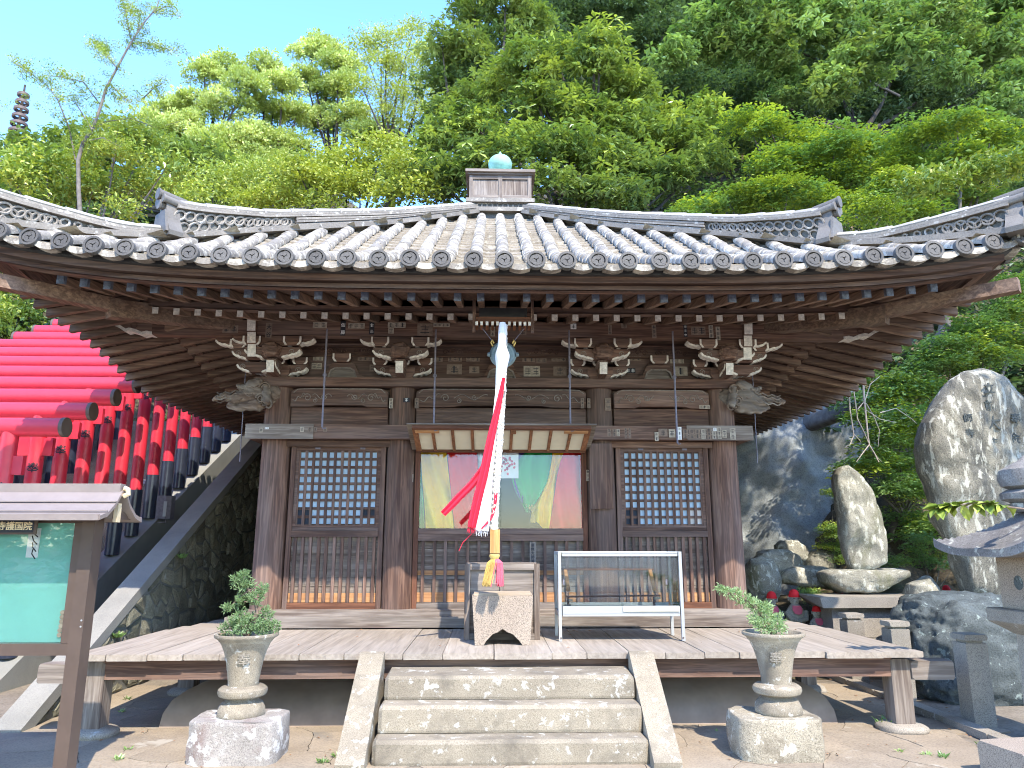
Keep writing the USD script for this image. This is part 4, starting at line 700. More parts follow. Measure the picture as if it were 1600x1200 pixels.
for px, py, w, h, m in ((571, 560, 24, 8, 'brown_paper'), (497, 560, 16, 7, 'old_paper'), (495, 572, 16, 10, 'old_paper'), (583, 575, 11, 11, 'brown_paper'), (683, 561, 18, 9, 'brown_paper'), (711, 561, 22, 8, 'brown_paper'), (739, 561, 22, 8, 'brown_paper'), (710, 577, 24, 16, 'brown_paper'), (741, 578, 16, 11, 'brown_paper'), (826, 562, 20, 8, 'brown_paper'), (846, 563, 16, 8, 'brown_paper'), (873, 561, 23, 8, 'brown_paper'), (831, 580, 26, 17, 'old_paper'), (875, 580, 21, 15, 'brown_paper'), (985, 579, 16, 8, 'ink'), (990, 560, 24, 8, 'brown_paper'), (1058, 564, 22, 8, 'old_paper'), (1064, 580, 21, 15, 'old_paper')):
    a = at(px, py, FY + .06); slip(a[0], a[2], w * .0078, h * .0078, FY + .0585, m, None, 'paper' if m == 'ink' else 'ink')
for px, py, w, h, m, y in ((611, 630, 6, 16, 'old_paper', FY - .112), (635, 625, 10, 7, 'ink', FY - .112), (651, 630, 6, 16, 'brown_paper', FY - .11), (910, 630, 5, 16, 'brown_paper', FY - .11), (920, 630, 5, 16, 'brown_paper', FY - .11), (950, 632, 9, 20, 'brown_paper', FY - .112), (1101, 636, 17, 6, 'old_paper', FY - .095), (408, 672, 6, 8, 'old_paper', 8.583), (417, 669, 6, 3, 'paper', 8.583), (472, 671, 6, 8, 'old_paper', 8.583), (484, 671, 5, 8, 'brown_paper', 8.583), (493, 671, 5, 7, 'brown_paper', 8.583), (508, 671, 6, 7, 'brown_paper', 8.598), (952, 676, 6, 12, 'brown_paper', 8.598), (960, 676, 6, 12, 'brown_paper', 8.598), (966, 676, 5, 11, 'old_paper', 8.598), (978, 677, 4, 16, 'brown_paper', 8.598), (984, 677, 4, 16, 'brown_paper', 8.598), (1026, 682, 6, 14, 'old_paper', 8.583), (1036, 676, 14, 12, 'brown_paper', 8.583), (1050, 677, 10, 13, 'old_paper', 8.583), (1062, 677, 6, 20, 'paper', 8.583), (1071, 678, 8, 14, 'brown_paper', 8.583), (1081, 678, 8, 14, 'brown_paper', 8.583), (1090, 678, 8, 14, 'brown_paper', 8.583), (1099, 678, 7, 15, 'old_paper', 8.583), (1108, 678, 6, 18, 'brown_paper', 8.583), (1117, 671, 5, 5, 'paper', 8.583), (1116, 680, 6, 12, 'old_paper', 8.583), (1124, 677, 6, 18, 'old_paper', 8.583), (1132, 678, 7, 12, 'old_paper', 8.583), (1145, 678, 9, 18, 'old_paper', 8.583), (643, 702, 5, 7, 'paper', 8.775), (643, 730, 5, 17, 'brown_paper', 8.775), (643, 747, 5, 12, 'old_paper', 8.775), (919, 743, 6, 17, 'pale_wood_x', 8.775)):
    a = at(px, py, y); k = y / 1130.; slip(a[0], a[2], w * k, h * k, y, m, None, 'paper' if m == 'ink' else 'ink')
SB = part('name_board', MB().bb((.335, FY - .045, 1.20), (.405, FY - .028, 1.61), .003), 'grey_wood_z', HALL); mb = MB()
for q, chh in enumerate('南無大師遍照金剛'): mb.prism(glyph(chh, .042), .002, (.349, FY - .0451, 1.555 - q * .045), (1, 0, 0), (0, 0, 1), (0, -1, 0))
part('board_writing', mb, 'ink', SB)

# plastered plinth, deck and its frame
r_ = [(0, 0.0), (.02, .12), (.07, .22), (.16, .29), (.32, .335), (.6, .34)]
rings = []
for off, z in r_: rings.append([(sx * (3.05 - off), (7.1 + off) if sy < 0 else (16.2 - off), z - .01) for sx, sy in ((-1, -1), (1, -1), (1, 1), (-1, 1))])
part('plinth', MB().loft(rings), 'plaster', HALL, smooth=30)
part('under_beam', MB().bb((-3.0, 7.62, .335), (3.0, 7.8, .56), .006), 'old_wood_x', HALL)
x = -3.66; k = 0
while x < 3.60:
    w = min(rnd.choice((.30, .34, .38, .44, .47, .5)), 3.66 - x); w = 3.66 - x if 3.66 - x - w < .12 else w
    m = MB().bb((x + .003, 6.66 + rnd.uniform(-.015, .02), .622 + rnd.uniform(-.003, .003)), (x + w - .003, 8.50, .672 + rnd.uniform(-.003, .003)), .007)
    part('deck_plank', bent(m, .004, 3.0, k), 'deck_wood_y', HALL); x += w; k += 1
for sx in (-1, 1):
    y = 8.503
    while y < 15.0:
        w = rnd.uniform(.3, .46); e = 3.62 - .16 * (y - 8.5); e = max(e, 3.35)
        part('deck_plank', MB().bb((sx * 2.9, y + .003, .605), (sx * (e + rnd.uniform(-.02, .02)), y + w - .003, .67 + rnd.uniform(-.003, .003)), .007), 'deck_wood_x', HALL); y += w
part('deck_beam', MB().bb((-3.50, 6.76, .455), (3.42, 6.90, .615), .006), 'old_wood_x', HALL)
for sx in (-1, 1):
    part('deck_beam', MB().bb((sx * 3.36, 6.905, .44), (sx * 3.50, 14.8, .615), .006), 'grey_wood_y', HALL)
    part('beam_nosing', bent(MB().bb((sx * 3.58, 6.74, .43), (sx * 3.96, 6.92, .585), .02), .006, 5, 3), 'grey_wood_x', HALL)
    for y in (6.84, 8.62, 10.6, 12.6):
        x = sx * 3.49 if y < 7 else sx * 3.40
        part('deck_post', MB().bb((x - .085, y - .085, .05), (x + .085, y + .085, .60), .02), 'grey_wood_z', HALL); part('post_stone', rock((x, y, .02), (.40, .36, .10), 3 + int(y), 2, .12), 'grey_granite', HALL, smooth=40)
for x in (-1.15, 1.15): part('deck_post', MB().bb((x - .08, 7.0, 0), (x + .08, 7.14, .60), .01), 'grey_wood_z', HALL)

# ---------------------------------------------------------------- ground and terrain
stone('paving', (.31, .245, .17), (.215, .168, .118), speck=.25, sscale=60, stain=(.14, .125, .105), samt=.45, stscale=.9, lichen=(.36, .31, .24), lamt=.3, lscale=2.0, bump=.25, bscale=20, vary=.08)
stone('ground_dirt', (.23, .19, .145), (.14, .115, .085), speck=.3, sscale=40, bump=.4)
stone('hill_soil', (.12, .085, .05), (.045, .04, .022), speck=.4, sscale=30, lichen=(.17, .12, .07), lamt=.45, lscale=4, stain=(.03, .05, .015), samt=.5, stscale=1.0, bump=.8, bscale=12)
gx = np.linspace(-300, 300, 61)
GROUND = solo('ground', MB().grid(np.stack([*np.meshgrid(gx, gx, indexing='ij'), np.full((61, 61), -.014)], -1)), 'ground_dirt', None, None, kind='structure')
from scipy.spatial import Voronoi
rs = np.random.RandomState(3); pts = []
for i in range(24):
    for j in range(13): pts.append((-7.2 + i * .62 + (j % 2) * .31 + rs.uniform(-.2, .2), 2.6 + j * .56 + rs.uniform(-.18, .18)))
vor = Voronoi(np.array(pts)); far = MB()
for reg in vor.point_region:
    r = vor.regions[reg]
    if not r or -1 in r: continue
    pg = Polygon(vor.vertices[r])
    if pg.area > .9: continue
    pg = pg.buffer(-.0032).simplify(.004)
    if pg.is_empty or pg.geom_type != 'Polygon': continue
    e_ = np.array(Polygon(pg.exterior).segmentize(.09).exterior.coords[:-1]); q_ = np.stack([e_[:, 0] * 2.3, e_[:, 1] * 2.3, e_[:, 0] * 0], 1); pg = Polygon(e_ + .22 * np.stack([meshkit.fbm(q_, 4, 1) - .5, meshkit.fbm(q_, 4, 2) - .5], 1)).buffer(0)
    if pg.geom_type != 'Polygon': continue
    c = pg.centroid; h = .014 + rs.uniform(-.002, .002)
    if not (-4.7 < c.x < 4.05 and 2.6 < c.y < 9.0): continue
    if -2.9 < c.x < 2.9 and c.y > 7.6: continue
    part('paving_stone', MB().prism(pg, h, (0, 0, -.0135), (1, 0, 0), (0, 1, 0)), 'paving', GROUND)
# hillside behind: rises steeply, higher on the right
def hill_z(x, y):
    x, y = np.asarray(x, float), np.asarray(y, float)
    y0 = 16.2 - 5.8 * np.clip((x - 3.6) / 3.0, 0, 1) ** 1.2 - np.where(x < -7.4, np.minimum((-7.4 - x) * 2.2, 11.0), 0) * np.clip((y - 3) / 4, 0, 1)
    d = np.maximum(y - y0, 0); s = .62 + .36 * np.clip((x + 2) / 12, 0, 1)
    z = np.minimum(d * s, 60) + .35 * np.minimum(d, 1.5); z = np.where(z > 26, 26 + (z - 26) * (.25 + .5 * np.clip(x / 10, 0, 1)), z)
    return z + (meshkit.fbm(np.stack([x * .25, y * .25, x * 0], -1), 3, 2) - .5) * np.minimum(d, 3) * .5 - .03
hx, hy = np.linspace(-60, 60, 121), np.concatenate([np.linspace(6, 26, 61), np.linspace(27, 75, 25)]); X, Y = np.meshgrid(hx, hy, indexing='ij')
solo('hill', MB().grid(np.stack([X, Y, hill_z(X, Y)], -1)), 'hill_soil', None, None, kind='structure', smooth=True)
# sprayed rock face right of the hall
cu, cv = np.meshgrid(np.linspace(0, 1, 60), np.linspace(0, 1, 60), indexing='ij')
bx_ = 3.2 + cu * 4.9; by_ = 13.6 - .5 * cu + 1.6 * (cu - .5) ** 2; bz_ = -.1 + cv * (4.9 - 1.1 * np.abs(cu - .45) ** 1.5)
nn = meshkit.fbm(np.stack([bx_ * .9, bz_ * .7, by_ * 0], -1), 4, 8) - .5; n2 = meshkit.fbm(np.stack([bx_ * 2.8, bz_ * 2.3, by_ * 0], -1), 4, 9) - .5
lowr = np.clip(1 - bz_ / 2.2, 0, 1)
by2 = by_ + bz_ * .16 - nn * .9 - n2 * (.45 + .7 * lowr) - .22 * np.abs(meshkit.fbm(np.stack([bx_ * 1.2, bz_ * 4.5, by_ * 0], -1), 4, 21) - .5) - lowr * .8
m = MB().grid(np.stack([bx_, by2, bz_], -1)); bk = np.stack([bx_[:, -1], by2[:, -1], bz_[:, -1]], -1)
m.grid(np.stack([bk, bk + [0, 2.6, .6], bk + [0, 5.0, -2.0]], 1))
solo('cliff', m, 'cliff_rock', None, None, kind='structure', smooth=50)

# ---------------------------------------------------------------- stone steps
ST = thing('stone_steps', 'three speckled granite steps between sloping side slabs in front of the hall', 'stone steps', (.05, 6.2, 0))
def step(y0, y1, z0, z1, x0=-.955, x1=1.055, seed=0):
    ch = .028; prof = [(y0 + .006, z0), (y0, z0 + .02), (y0 + .004, z1 - ch), (y0 + ch, z1 - .003), (y1, z1), (y1, z0)]; xs = np.concatenate([[x0, x0 + .03], np.linspace(x0 + .12, x1 - .12, 26), [x1 - .03, x1]]); rings = []
    for k, x in enumerate(xs):
        e = .022 if k in (0, len(xs) - 1) else 0.0
        rings.append([(x, y + (e if q < 4 else 0), z - (e if q in (2, 3) else 0)) for q, (y, z) in enumerate(prof)])
    return bent(MB().loft(np.array(rings)[::-1]), .006, 5.0, seed)
for q, (y0, y1, z0, z1) in enumerate(((5.87, 6.5, 0, .175), (6.07, 6.6, .177, .375), (6.28, 6.72, .377, .555))): part('step', step(y0, y1, z0, z1, -.955 - .012 * (2 - q), 1.055 + .012 * (2 - q), q), 'granite', ST)
for x0 in (-1.215, 1.075):
    mb = MB().loft([[(x, y, z) for y, z in ((5.74, -.01), (5.73, .05), (6.60, .675), (6.655, .69), (6.655, 0))] for x in (x0, x0 + .015, x0 + .125, x0 + .19, x0 + .205)]); v, f = mb.arrays(); part('side_slab', bent((v, f), .006, 4, 9), 'granite', ST)

# ---------------------------------------------------------------- urns, their stones and junipers
def urn(x, y, z, label):
    U = thing('stone_urn', label, 'planter', (x, y, z), group=None)
    prof = [(0, 0), (.175, 0), (.186, .015), (.183, .05), (.165, .085), (.135, .108), (.118, .125), (.116, .14)]
    part('foot', MB().lathe([(r, zz + z) for r, zz in prof], (x, y, 0), 10), 'granite', U, smooth=40)
    prof = [(.116, .14), (.15, .138), (.176, .15), (.186, .172), (.182, .195), (.160, .213), (.118, .217), (.114, .222)]
    part('ring', MB().lathe([(r, zz + z) for r, zz in prof], (x, y, 0), 36), 'granite', U, smooth=40)
    prof = [(.113, .222), (.116, .25), (.125, .32), (.140, .40), (.160, .47), (.186, .53), (.215, .565), (.238, .578), (.243, .588), (.240, .602), (.228, .606), (.214, .602), (.200, .58), (.19, .56), (0, .56)]
    part('bowl', MB().lathe([(r, zz + z) for r, zz in prof], (x, y, 0), 40), 'granite', U, smooth=40)
    part('soil', MB().lathe([(0, .575), (.12, .57), (.192, .563)][::-1], (x, y, z), 20), 'hill_soil', U)
    g = glyph('奉', .10); mb = MB(); rr = .152
    for pgn in getattr(g, 'geoms', [g]):
        mq = trimesh.creation.extrude_polygon(pgn.segmentize(.02), .004, engine='earcut'); vv = np.asarray(mq.vertices); a = (vv[:, 0] - .05) / rr - math.atan2(x + .1, y) * .8; R = rr + .018 * (vv[:, 1] / .1) + vv[:, 2] - .003
        mb.add(np.stack([x + R * np.sin(a), y - R * np.cos(a), z + .385 + vv[:, 1]], 1), np.asarray(mq.faces))
    part('carved_mark', mb, 'grey_granite', U); return U
def pedestal(x0, x1, y0, y1, h, label, seed, mat):
    xm, ym = (x0 + x1) / 2, (y0 + y1) / 2; c = .09; ring = [(x0 + c, y0), (x1 - c * .6, y0), (x1, y0 + c), (x1, y1 - c), (x1 - c, y1), (x0 + c, y1), (x0, y1 - c), (x0, y0 + c * .7)]
    ring = [tuple(p) for p in np.array(Polygon(ring).segmentize(.06).exterior.coords[:-1])]; cen = np.array([xm, ym])
    rings = [[(*(cen + (np.array(p) - cen) * k), z) for p in ring] for z, k in ((-.02, .98), (.0, .985), (.05, 1.0), (.12, 1.01), (.19, 1.0), (h - .03, .99), (h - .008, .975), (h, .945))]
    v, f = bent(MB().loft(rings), .02, 5.5, seed); solo('pedestal_stone', (v, f), mat, label, 'stone block', smooth=35)
pedestal(-2.36, -1.69, 5.90, 6.38, .30, 'rough pinkish white stone block under the left urn', 4, 'block_granite')
pedestal(1.775, 2.42, 5.87, 6.36, .30, 'rough grey lichen spotted stone block under the right urn', 11, 'rough_granite')
urn(-2.03, 6.14, .30, 'flared stone urn with an upright juniper, left of the steps'); urn(2.15, 6.12, .30, 'flared stone urn with a leaning juniper, right of the steps')
leaf('juniper_leaf', (.15, .22, .09), (.33, .43, .19), (.52, .58, .28), rough=.6, trans=.2, tiprate=.4)
plain('bark', (.16, .11, .08), .9, noise=.4, scale=20, bump=.4)
plain('grey_bark', (.15, .125, .10), .9, noise=.4, scale=9, bump=.5)
plain('dark_bark', (.05, .04, .03), .9, noise=.4, scale=9, bump=.5)
plain('twig_bark', (.40, .33, .26), .9, noise=.3, scale=9)
def juniper(base, path, tufts, label, seed):
    J = thing('juniper', label, 'juniper', base); r2 = np.random.RandomState(seed)
    part('trunk', MB().tube(path, np.linspace(.022, .008, len(path)), 7), 'bark', J)
    P = np.array(path); mb = MB()
    tr = MB()
    for c, R, n in tufts:
        c = np.array(c); k = np.argmin(((P - c) ** 2).sum(1)); tr.tube([P[k], (P[k] + c) / 2 + [0, 0, .01], c], [.008, .006, .003], 5)
        for _ in range(n):
            d = r2.normal(size=3); d[2] = d[2] * .8 + .3; d /= np.linalg.norm(d); o = c + d * R * r2.uniform(.25, .95)
            for q in range(9):
                e = d + r2.normal(size=3) * .55; e /= np.linalg.norm(e); s = np.cross(e, r2.normal(size=3)); s /= np.linalg.norm(s); l = r2.uniform(.018, .036); w = .0042; b = o + r2.normal(size=3) * .008
                mb.add([b, b + e * l * .5 + s * w, b + e * l, b + e * l * .5 - s * w], [[0, 1, 2, 3]])
    part('branch', tr, 'bark', J, kind='stuff'); part('foliage', mb, 'juniper_leaf', J, kind='stuff')
b = np.array([-2.03, 6.14, .87])
juniper(b, [b, b + [.02, 0, .09], b + [.07, 0, .18], b + [.05, 0, .26], b + [-.01, 0, .36], b + [-.06, .0, .44]], [((b + o), R, n) for o, R, n in (([-.13, -.03, .07], .085, 60), ([.0, -.07, .09], .10, 80), ([.12, -.03, .08], .095, 75), ([.2, 0, .08], .06, 35), ([.03, .06, .1], .1, 60), ([-.06, -.02, .15], .075, 45), ([.13, 0, .17], .06, 35), ([-.04, 0, .27], .07, 42), ([.06, -.02, .30], .065, 38), ([.10, 0, .36], .05, 28), ([-.03, 0, .39], .06, 34), ([-.10, 0, .43], .06, 36), ([-.05, 0, .47], .045, 22), ([-.16, 0, .22], .05, 24))], 'blue green juniper bonsai growing upright in the left urn', 3)
b = np.array([2.15, 6.12, .87])
juniper(b, [b, b + [-.03, 0, .08], b + [-.09, 0, .17], b + [-.16, -.02, .25], b + [-.26, -.03, .31], b + [-.38, -.04, .34]], [((b + o), R, n) for o, R, n in (([-.09, -.05, .07], .08, 55), ([.02, -.05, .07], .08, 50), ([.05, .02, .12], .06, 35), ([-.06, 0, .15], .08, 50), ([-.12, 0, .22], .075, 45), ([-.2, -.02, .27], .06, 36), ([-.28, -.03, .31], .06, 34), ([-.36, -.04, .345], .05, 28), ([-.42, -.04, .37], .035, 16), ([-.04, 0, .22], .05, 26), ([-.15, -.04, .13], .05, 25))], 'juniper bonsai leaning to the left out of the right urn', 8)

# ---------------------------------------------------------------- things on the deck
DZ = .675
G = thing('granite_stand', 'pale granite incense stand with an arched foot in front of the wooden offering box', 'stone stand', (0, 7.3, DZ))
prof = Polygon([(-.255, 0), (-.175, 0), (-.15, .04), (-.09, .10), (-.045, .115), (0, .145), (.045, .115), (.09, .10), (.15, .045), (.185, 0), (.255, 0), (.285, .44), (-.285, .44)])
part('body', MB().prism(prof, .36, (0, 7.14, DZ), (1, 0, 0), (0, 0, 1), (0, 1, 0)), 'clean_granite', G); part('lid', MB().bb((-.27, 7.15, DZ + .441), (.27, 7.49, DZ + .462), .005), 'pale_wood_x', G)
B = thing('offering_box', 'weathered grey wooden offering box with framed panels behind the granite stand', 'offering box', (0, 7.7, DZ))
part('box_body', MB().bb((-.335, 7.56, DZ + .02), (.335, 8.05, DZ + .70)), 'grey_wood_x', B)
for x in (-.345, .345): part('corner_post', MB().bb((x - .027, 7.53, DZ), (x + .027, 7.558, DZ + .72), .004), 'grey_wood_z', B); part('corner_post', MB().bb((x - .027, 8.052, DZ), (x + .027, 8.08, DZ + .72), .004), 'grey_wood_z', B)
part('mullion', MB().bb((-.02, 7.535, DZ + .06), (.02, 7.558, DZ + .66), .004), 'grey_wood_z', B); part('top_rail', MB().bb((-.317, 7.532, DZ + .662), (.317, 7.558, DZ + .72), .004), 'grey_wood_x', B); part('bottom_rail', MB().bb((-.317, 7.532, DZ), (.317, 7.558, DZ + .058), .004), 'grey_wood_x', B)
for q in range(7): part('grate_bar', MB().bb((-.33, 7.6 + q * .065, DZ + .70), (.33, 7.625 + q * .065, DZ + .725), .003), 'grey_wood_x', B)
# showcase
CS = thing('display_case', 'empty white framed glass display case on legs standing on the deck', 'display case', (1.16, 7.65, DZ))
x0, x1, ya, yb, zt = .545, 1.765, 7.40, 7.88, 1.515
al = 'white_aluminium'
for x, y in ((x0, ya), (x1, ya), (x0, yb), (x1, yb)):
    s = 1 if x == x0 else -1; part('leg', MB().bb((x, y, DZ), (x + s * .03, y + (.035 if y == ya else -.035), zt - .001), .004), al, CS)
for y in (ya, yb - .035):
    part('top_rail', MB().bb((x0 + .041, y, zt - .016), (x1 - .041, y + .035, zt), .004), al, CS); part('upper_rail', MB().bb((x0 + .041, y + .004, zt - .045), (x1 - .041, y + .03, zt - .018), .004), al, CS)
    part('lower_rail', MB().bb((x0 + .041, y + .002, .905), (x1 - .041, y + .033, .925), .004), al, CS); part('bottom_panel', MB().bb((x0 + .041, y + .006, .927), (x1 - .041, y + .028, 1.0), .004), al, CS)
for x in (x0, x1 - .035): part('side_rail', MB().bb((x, ya + .036, zt - .03), (x + .035, yb - .036, zt), .004), al, CS); part('side_rail', MB().bb((x, ya + .036, .905), (x + .035, yb - .036, .945), .004), al, CS)
part('track_strip', MB().bb((1.17, ya - .006, .95), (x1 - .045, ya + .0055, .998), .002), 'awning_paper', CS)
part('floor_panel', MB().bb((x0 + .036, ya + .036, .91), (x1 - .036, yb - .036, .93)), al, CS)
part('pane', MB().bb((x0 + .041, ya + .010, 1.0), (1.18, ya + .014, zt - .061)), 'case_glass', CS); part('pane', MB().bb((1.15, ya + .019, 1.0), (x1 - .041, ya + .023, zt - .061)), 'case_glass', CS); part('pane', MB().bb((x0 + .041, yb - .02, 1.0), (x1 - .041, yb - .016, zt - .061)), 'case_glass', CS)
for x in (x0 + .016, x1 - .02): part('pane', MB().bb((x, ya + .036, .946), (x + .004, yb - .036, zt - .031)), 'case_glass', CS)
part('top_pane', MB().bb((x0 + .036, ya + .036, zt - .012), (x1 - .036, yb - .036, zt - .008)), 'case_glass', CS)
for x in (.59, 1.60): part('finger_pull', MB().bb((x, ya + .004, 1.20), (x + .014, ya + .009, 1.25)), 'iron', CS)
for x in (x0 + .02, x1 - .02): part('foot_bolt', MB().tube([(x, ya - .004, DZ + .03), (x, ya + .002, DZ + .03)], .009, 8), 'end_brown', CS)
RK = thing('plaque_rack', 'empty wooden rack inside the glass display case', 'rack', (1.1, 7.6, .93))
for xx in (.64, 1.50): part('upright', MB().beam((xx, 7.66, 1.33), (xx + .02, 7.56, 1.13), .035, .018, .003), 'orange_wood_x', RK); part('leg', MB().bb((xx + .01, 7.60, .931), (xx + .03, 7.63, 1.07)), 'red_wood_z', RK)
part('top_rod', MB().tube([(.62, 7.665, 1.335), (1.54, 7.665, 1.335)], .010, 6), 'red_wood_x', RK); part('bottom_rod', MB().tube([(.64, 7.585, 1.075), (1.58, 7.585, 1.085)], .010, 6), 'red_wood_x', RK); part('brace', MB().bb((.66, 7.57, 1.03), (.70, 7.60, 1.05)), 'pale_wood_x', RK); part('brace', MB().bb((1.52, 7.57, 1.05), (1.58, 7.60, 1.07)), 'pale_wood_x', RK)
solo('tin_cup', MB().lathe([(0, 0), (.028, 0), (.03, .01), (.032, .075), (.029, .075), (.027, .01), (0, .01)], (.645, 7.52, .93), 16), 'iron', 'small grey tin cup in the left corner of the display case', 'cup', smooth=40)

# ---------------------------------------------------------------- bell, rope and ribbons
GG = thing('gong', 'round greenish bronze temple gong hanging under the eave behind the rope', 'gong', (0, 7.28, 3.46))
prof = [(0, -.035), (.03, -.038), (.035, -.03), (.06, -.034), (.065, -.028), (.085, -.030), (.09, -.024), (.115, -.026), (.125, -.01), (.136, 0), (.125, .01), (.11, .03), (.06, .036), (0, .038)]
mb = MB().lathe(prof, (0, 0, 0), 36); v, f = mb.arrays(); v = np.stack([v[:, 0], v[:, 2], -v[:, 1]], 1) + [-.002, 7.26, 3.47]; part('gong_body', (v, f[:, ::-1]), 'bronze_green', GG, smooth=40)
for s in (-1, 1):
    part('ear', MB().tube([(s * .105, 7.26, 3.56), (s * .125, 7.26, 3.60), (s * .11, 7.26, 3.625), (s * .095, 7.26, 3.59)], .009, 6), 'brass', GG); part('lug', MB().tube([(s * .13, 7.26, 3.47), (s * .16, 7.26, 3.475)], [.028, .018], 8), 'bronze_green', GG)
    part('chain', MB().tube([(s * .11, 7.26, 3.615), (s * .22, 7.265, 3.755)], .004, 5), 'iron', GG)
RY = 7.0
RP = thing('bell_rope', 'thick braided white and gold bell rope with wooden grip and tassel', 'bell rope', (0, RY, 3.8))
a, b = np.array([.0, RY + .05, 3.72]), np.array([-.075, RY, 1.71])
def rope_pt(t): return a + (b - a) * t + np.array([.012 * math.sin(t * 5), 0, 0])
nst = 90
for q in range(6):
    T = np.linspace(0, 1, nst); sgn = 1 if q % 2 else -1; ph = q * 2 * np.pi / 6
    pts = [rope_pt(t) + np.array([math.cos(ph + sgn * t * 75), math.sin(ph + sgn * t * 75), 0]) * (.027 + .004 * math.cos(t * 150 + q * 2.1)) for t in T]; part('strand', MB().tube(pts, .0135, 6), 'awning_paper' if q == 2 else 'rope_white', RP, smooth=60)
part('core', MB().tube([rope_pt(t) for t in np.linspace(0, 1, 10)], .031, 10), 'rope_white', RP)
hx_ = [(b[0] + r_ * math.cos(t) , b[1] + r_ * math.sin(t)) for r_, t in [(.053, k * math.pi / 3 + .52) for k in range(6)]]
part('grip', MB().loft([[(x, y, z) for x, y in hx_] for z in (1.505, 1.51, 1.715, 1.72)]), 'handle_wood_z', RP)
part('tassel_knot', MB().lathe([(.02, .052), (.045, .045), (.05, .03), (.042, .012), (.036, 0)][::-1], (b[0] - .003, b[1], 1.452), 18), 'tassel_gold', RP, smooth=True)
r2 = np.random.RandomState(4); mg, mr = MB(), MB()
for q in range(460):
    an = r2.uniform(0, 2 * np.pi); rr = .062 * math.sqrt(r2.uniform(.1, 1)); dx, dy = math.cos(an) * rr, math.sin(an) * rr; L = r2.uniform(.20, .25); sw = -.045 if dx < .012 else .005
    pts = [(b[0] + dx * .5, b[1] + dy * .5, 1.455), (b[0] + dx * 1.15, b[1] + dy * 1.1, 1.42), (b[0] + dx * 1.2 + sw * .4, b[1] + dy * 1.1, 1.34), (b[0] + dx * 1.15 + sw + r2.normal() * .006, b[1] + dy * 1.2, 1.455 - L)]
    (mr if (.012 < dx and dy < .03) or (dx > .0 and r2.rand() < .25) else mg).tube(pts, .0034, 3, cap=False)
part('tassel_strands', mg, 'tassel_gold', RP, kind='stuff'); part('tassel_strands', mr, 'tassel_red', RP, kind='stuff')
def ribbon(path, widths, depth, folds, mat, parent, name, ph=0.0, fringe=0):
    P = np.array(path, float); t0 = np.linspace(0, 1, len(P)); t = np.linspace(0, 1, 44); C = np.stack([PchipInterpolator(t0, P[:, k])(t) for k in range(3)], 1); Wd = PchipInterpolator(t0, np.array(widths))(t)
    n = 13; s = np.linspace(-1, 1, n); T = np.gradient(C, axis=0); T /= np.linalg.norm(T, axis=1, keepdims=True); S = np.cross(T, [0, 1.0, 0]); S /= np.linalg.norm(S, axis=1, keepdims=True); F = []
    for k in range(44):
        fold = depth * np.cos(s * folds * np.pi + ph + t[k] * 1.5) * (0.5 + .5 * t[k]); fr = C[k] + S[k] * (s * Wd[k] / 2)[:, None] + np.array([0, 1.0, 0]) * fold[:, None]; F.append(np.concatenate([fr, fr[::-1] + [0, .006, 0]]))
    part(name, MB().loft(F), mat, parent, smooth=50)
RB = thing('ribbon_bundle', 'red and white cloth streamers tied to the bell rope and blown to the left', 'streamers', (0, RY - .05, 3.8))
y_ = RY - .05; pp = lambda px, py, dy=0.0: at(px, py, y_ + dy)
mb = MB(); zz = [(785, 504, .028), (785, 520, .040), (784, 538, .036), (785, 556, .066), (784, 572, .052), (782, 592, .044), (783, 612, .05)]
for q in range(1): pass
C = [pp(a_, b_, .03) for a_, b_, _ in zz]; ti = np.linspace(0, 1, 7); T = np.linspace(0, 1, 26); CC = np.stack([PchipInterpolator(ti, np.array(C)[:, k])(T) for k in range(3)], 1); RR = PchipInterpolator(ti, [r for *_, r in zz])(T); ang = np.linspace(0, 2 * np.pi, 21)[:-1]
part('wrap_cloth', MB().loft([[c + np.array([R * (1 + .09 * math.sin(6 * a_ + t * 2)) * math.cos(a_), -R * .8 * (1 + .09 * math.sin(6 * a_ + t * 2)) * math.sin(a_), 0]) for a_ in ang] for c, R, t in zip(CC, RR, T)]), 'white_cloth', RB, smooth=60)
ribbon([pp(778, 600), pp(775, 640), pp(769, 690), pp(761, 745), pp(755, 800), pp(752, 829)], [.04, .05, .075, .11, .14, .14], .016, 2.6, 'white_cloth', RB, 'streamer')
ribbon([pp(787, 590, -.04), pp(780, 628, -.045), pp(768, 680, -.05), pp(757, 735, -.05), pp(744, 790, -.05), pp(737, 824, -.05)], [.03, .055, .075, .085, .085, .075], .018, 2.2, 'red_cloth', RB, 'streamer', 1.0)
ribbon([pp(768, 680, -.03), pp(760, 720, -.03), pp(741, 752, -.02), pp(718, 776, -.01), pp(701, 794, 0), pp(692, 803, 0)], [.05, .06, .07, .068, .062, .058], .015, 1.8, 'red_cloth', RB, 'streamer', .4)
ribbon([pp(775, 770, .02), pp(771, 800, .02), pp(752, 826, -.03)], [.03, .025, .012], .006, 1, 'red_cloth', RB, 'streamer')
part('loose_thread', MB().tube([pp(744, 826), pp(735, 836), pp(723, 848), pp(717, 861)], .0028, 4), 'red_cloth', RB)
r2 = np.random.RandomState(9)
for cx, cy, w, m in ((737, 825, 12, 'red_cloth'), (752, 830, 22, 'white_cloth')):
    mb = MB()
    for q in range(26):
        x = cx + r2.uniform(-w / 2, w / 2); mb.tube([pp(x, cy - 3, -.045 if m == 'red_cloth' else 0), pp(x + r2.uniform(-3, 3), cy + r2.uniform(2, 9), -.045 if m == 'red_cloth' else 0)], .0018, 3, cap=False)
    part('fringe', mb, m, RB, kind='stuff')

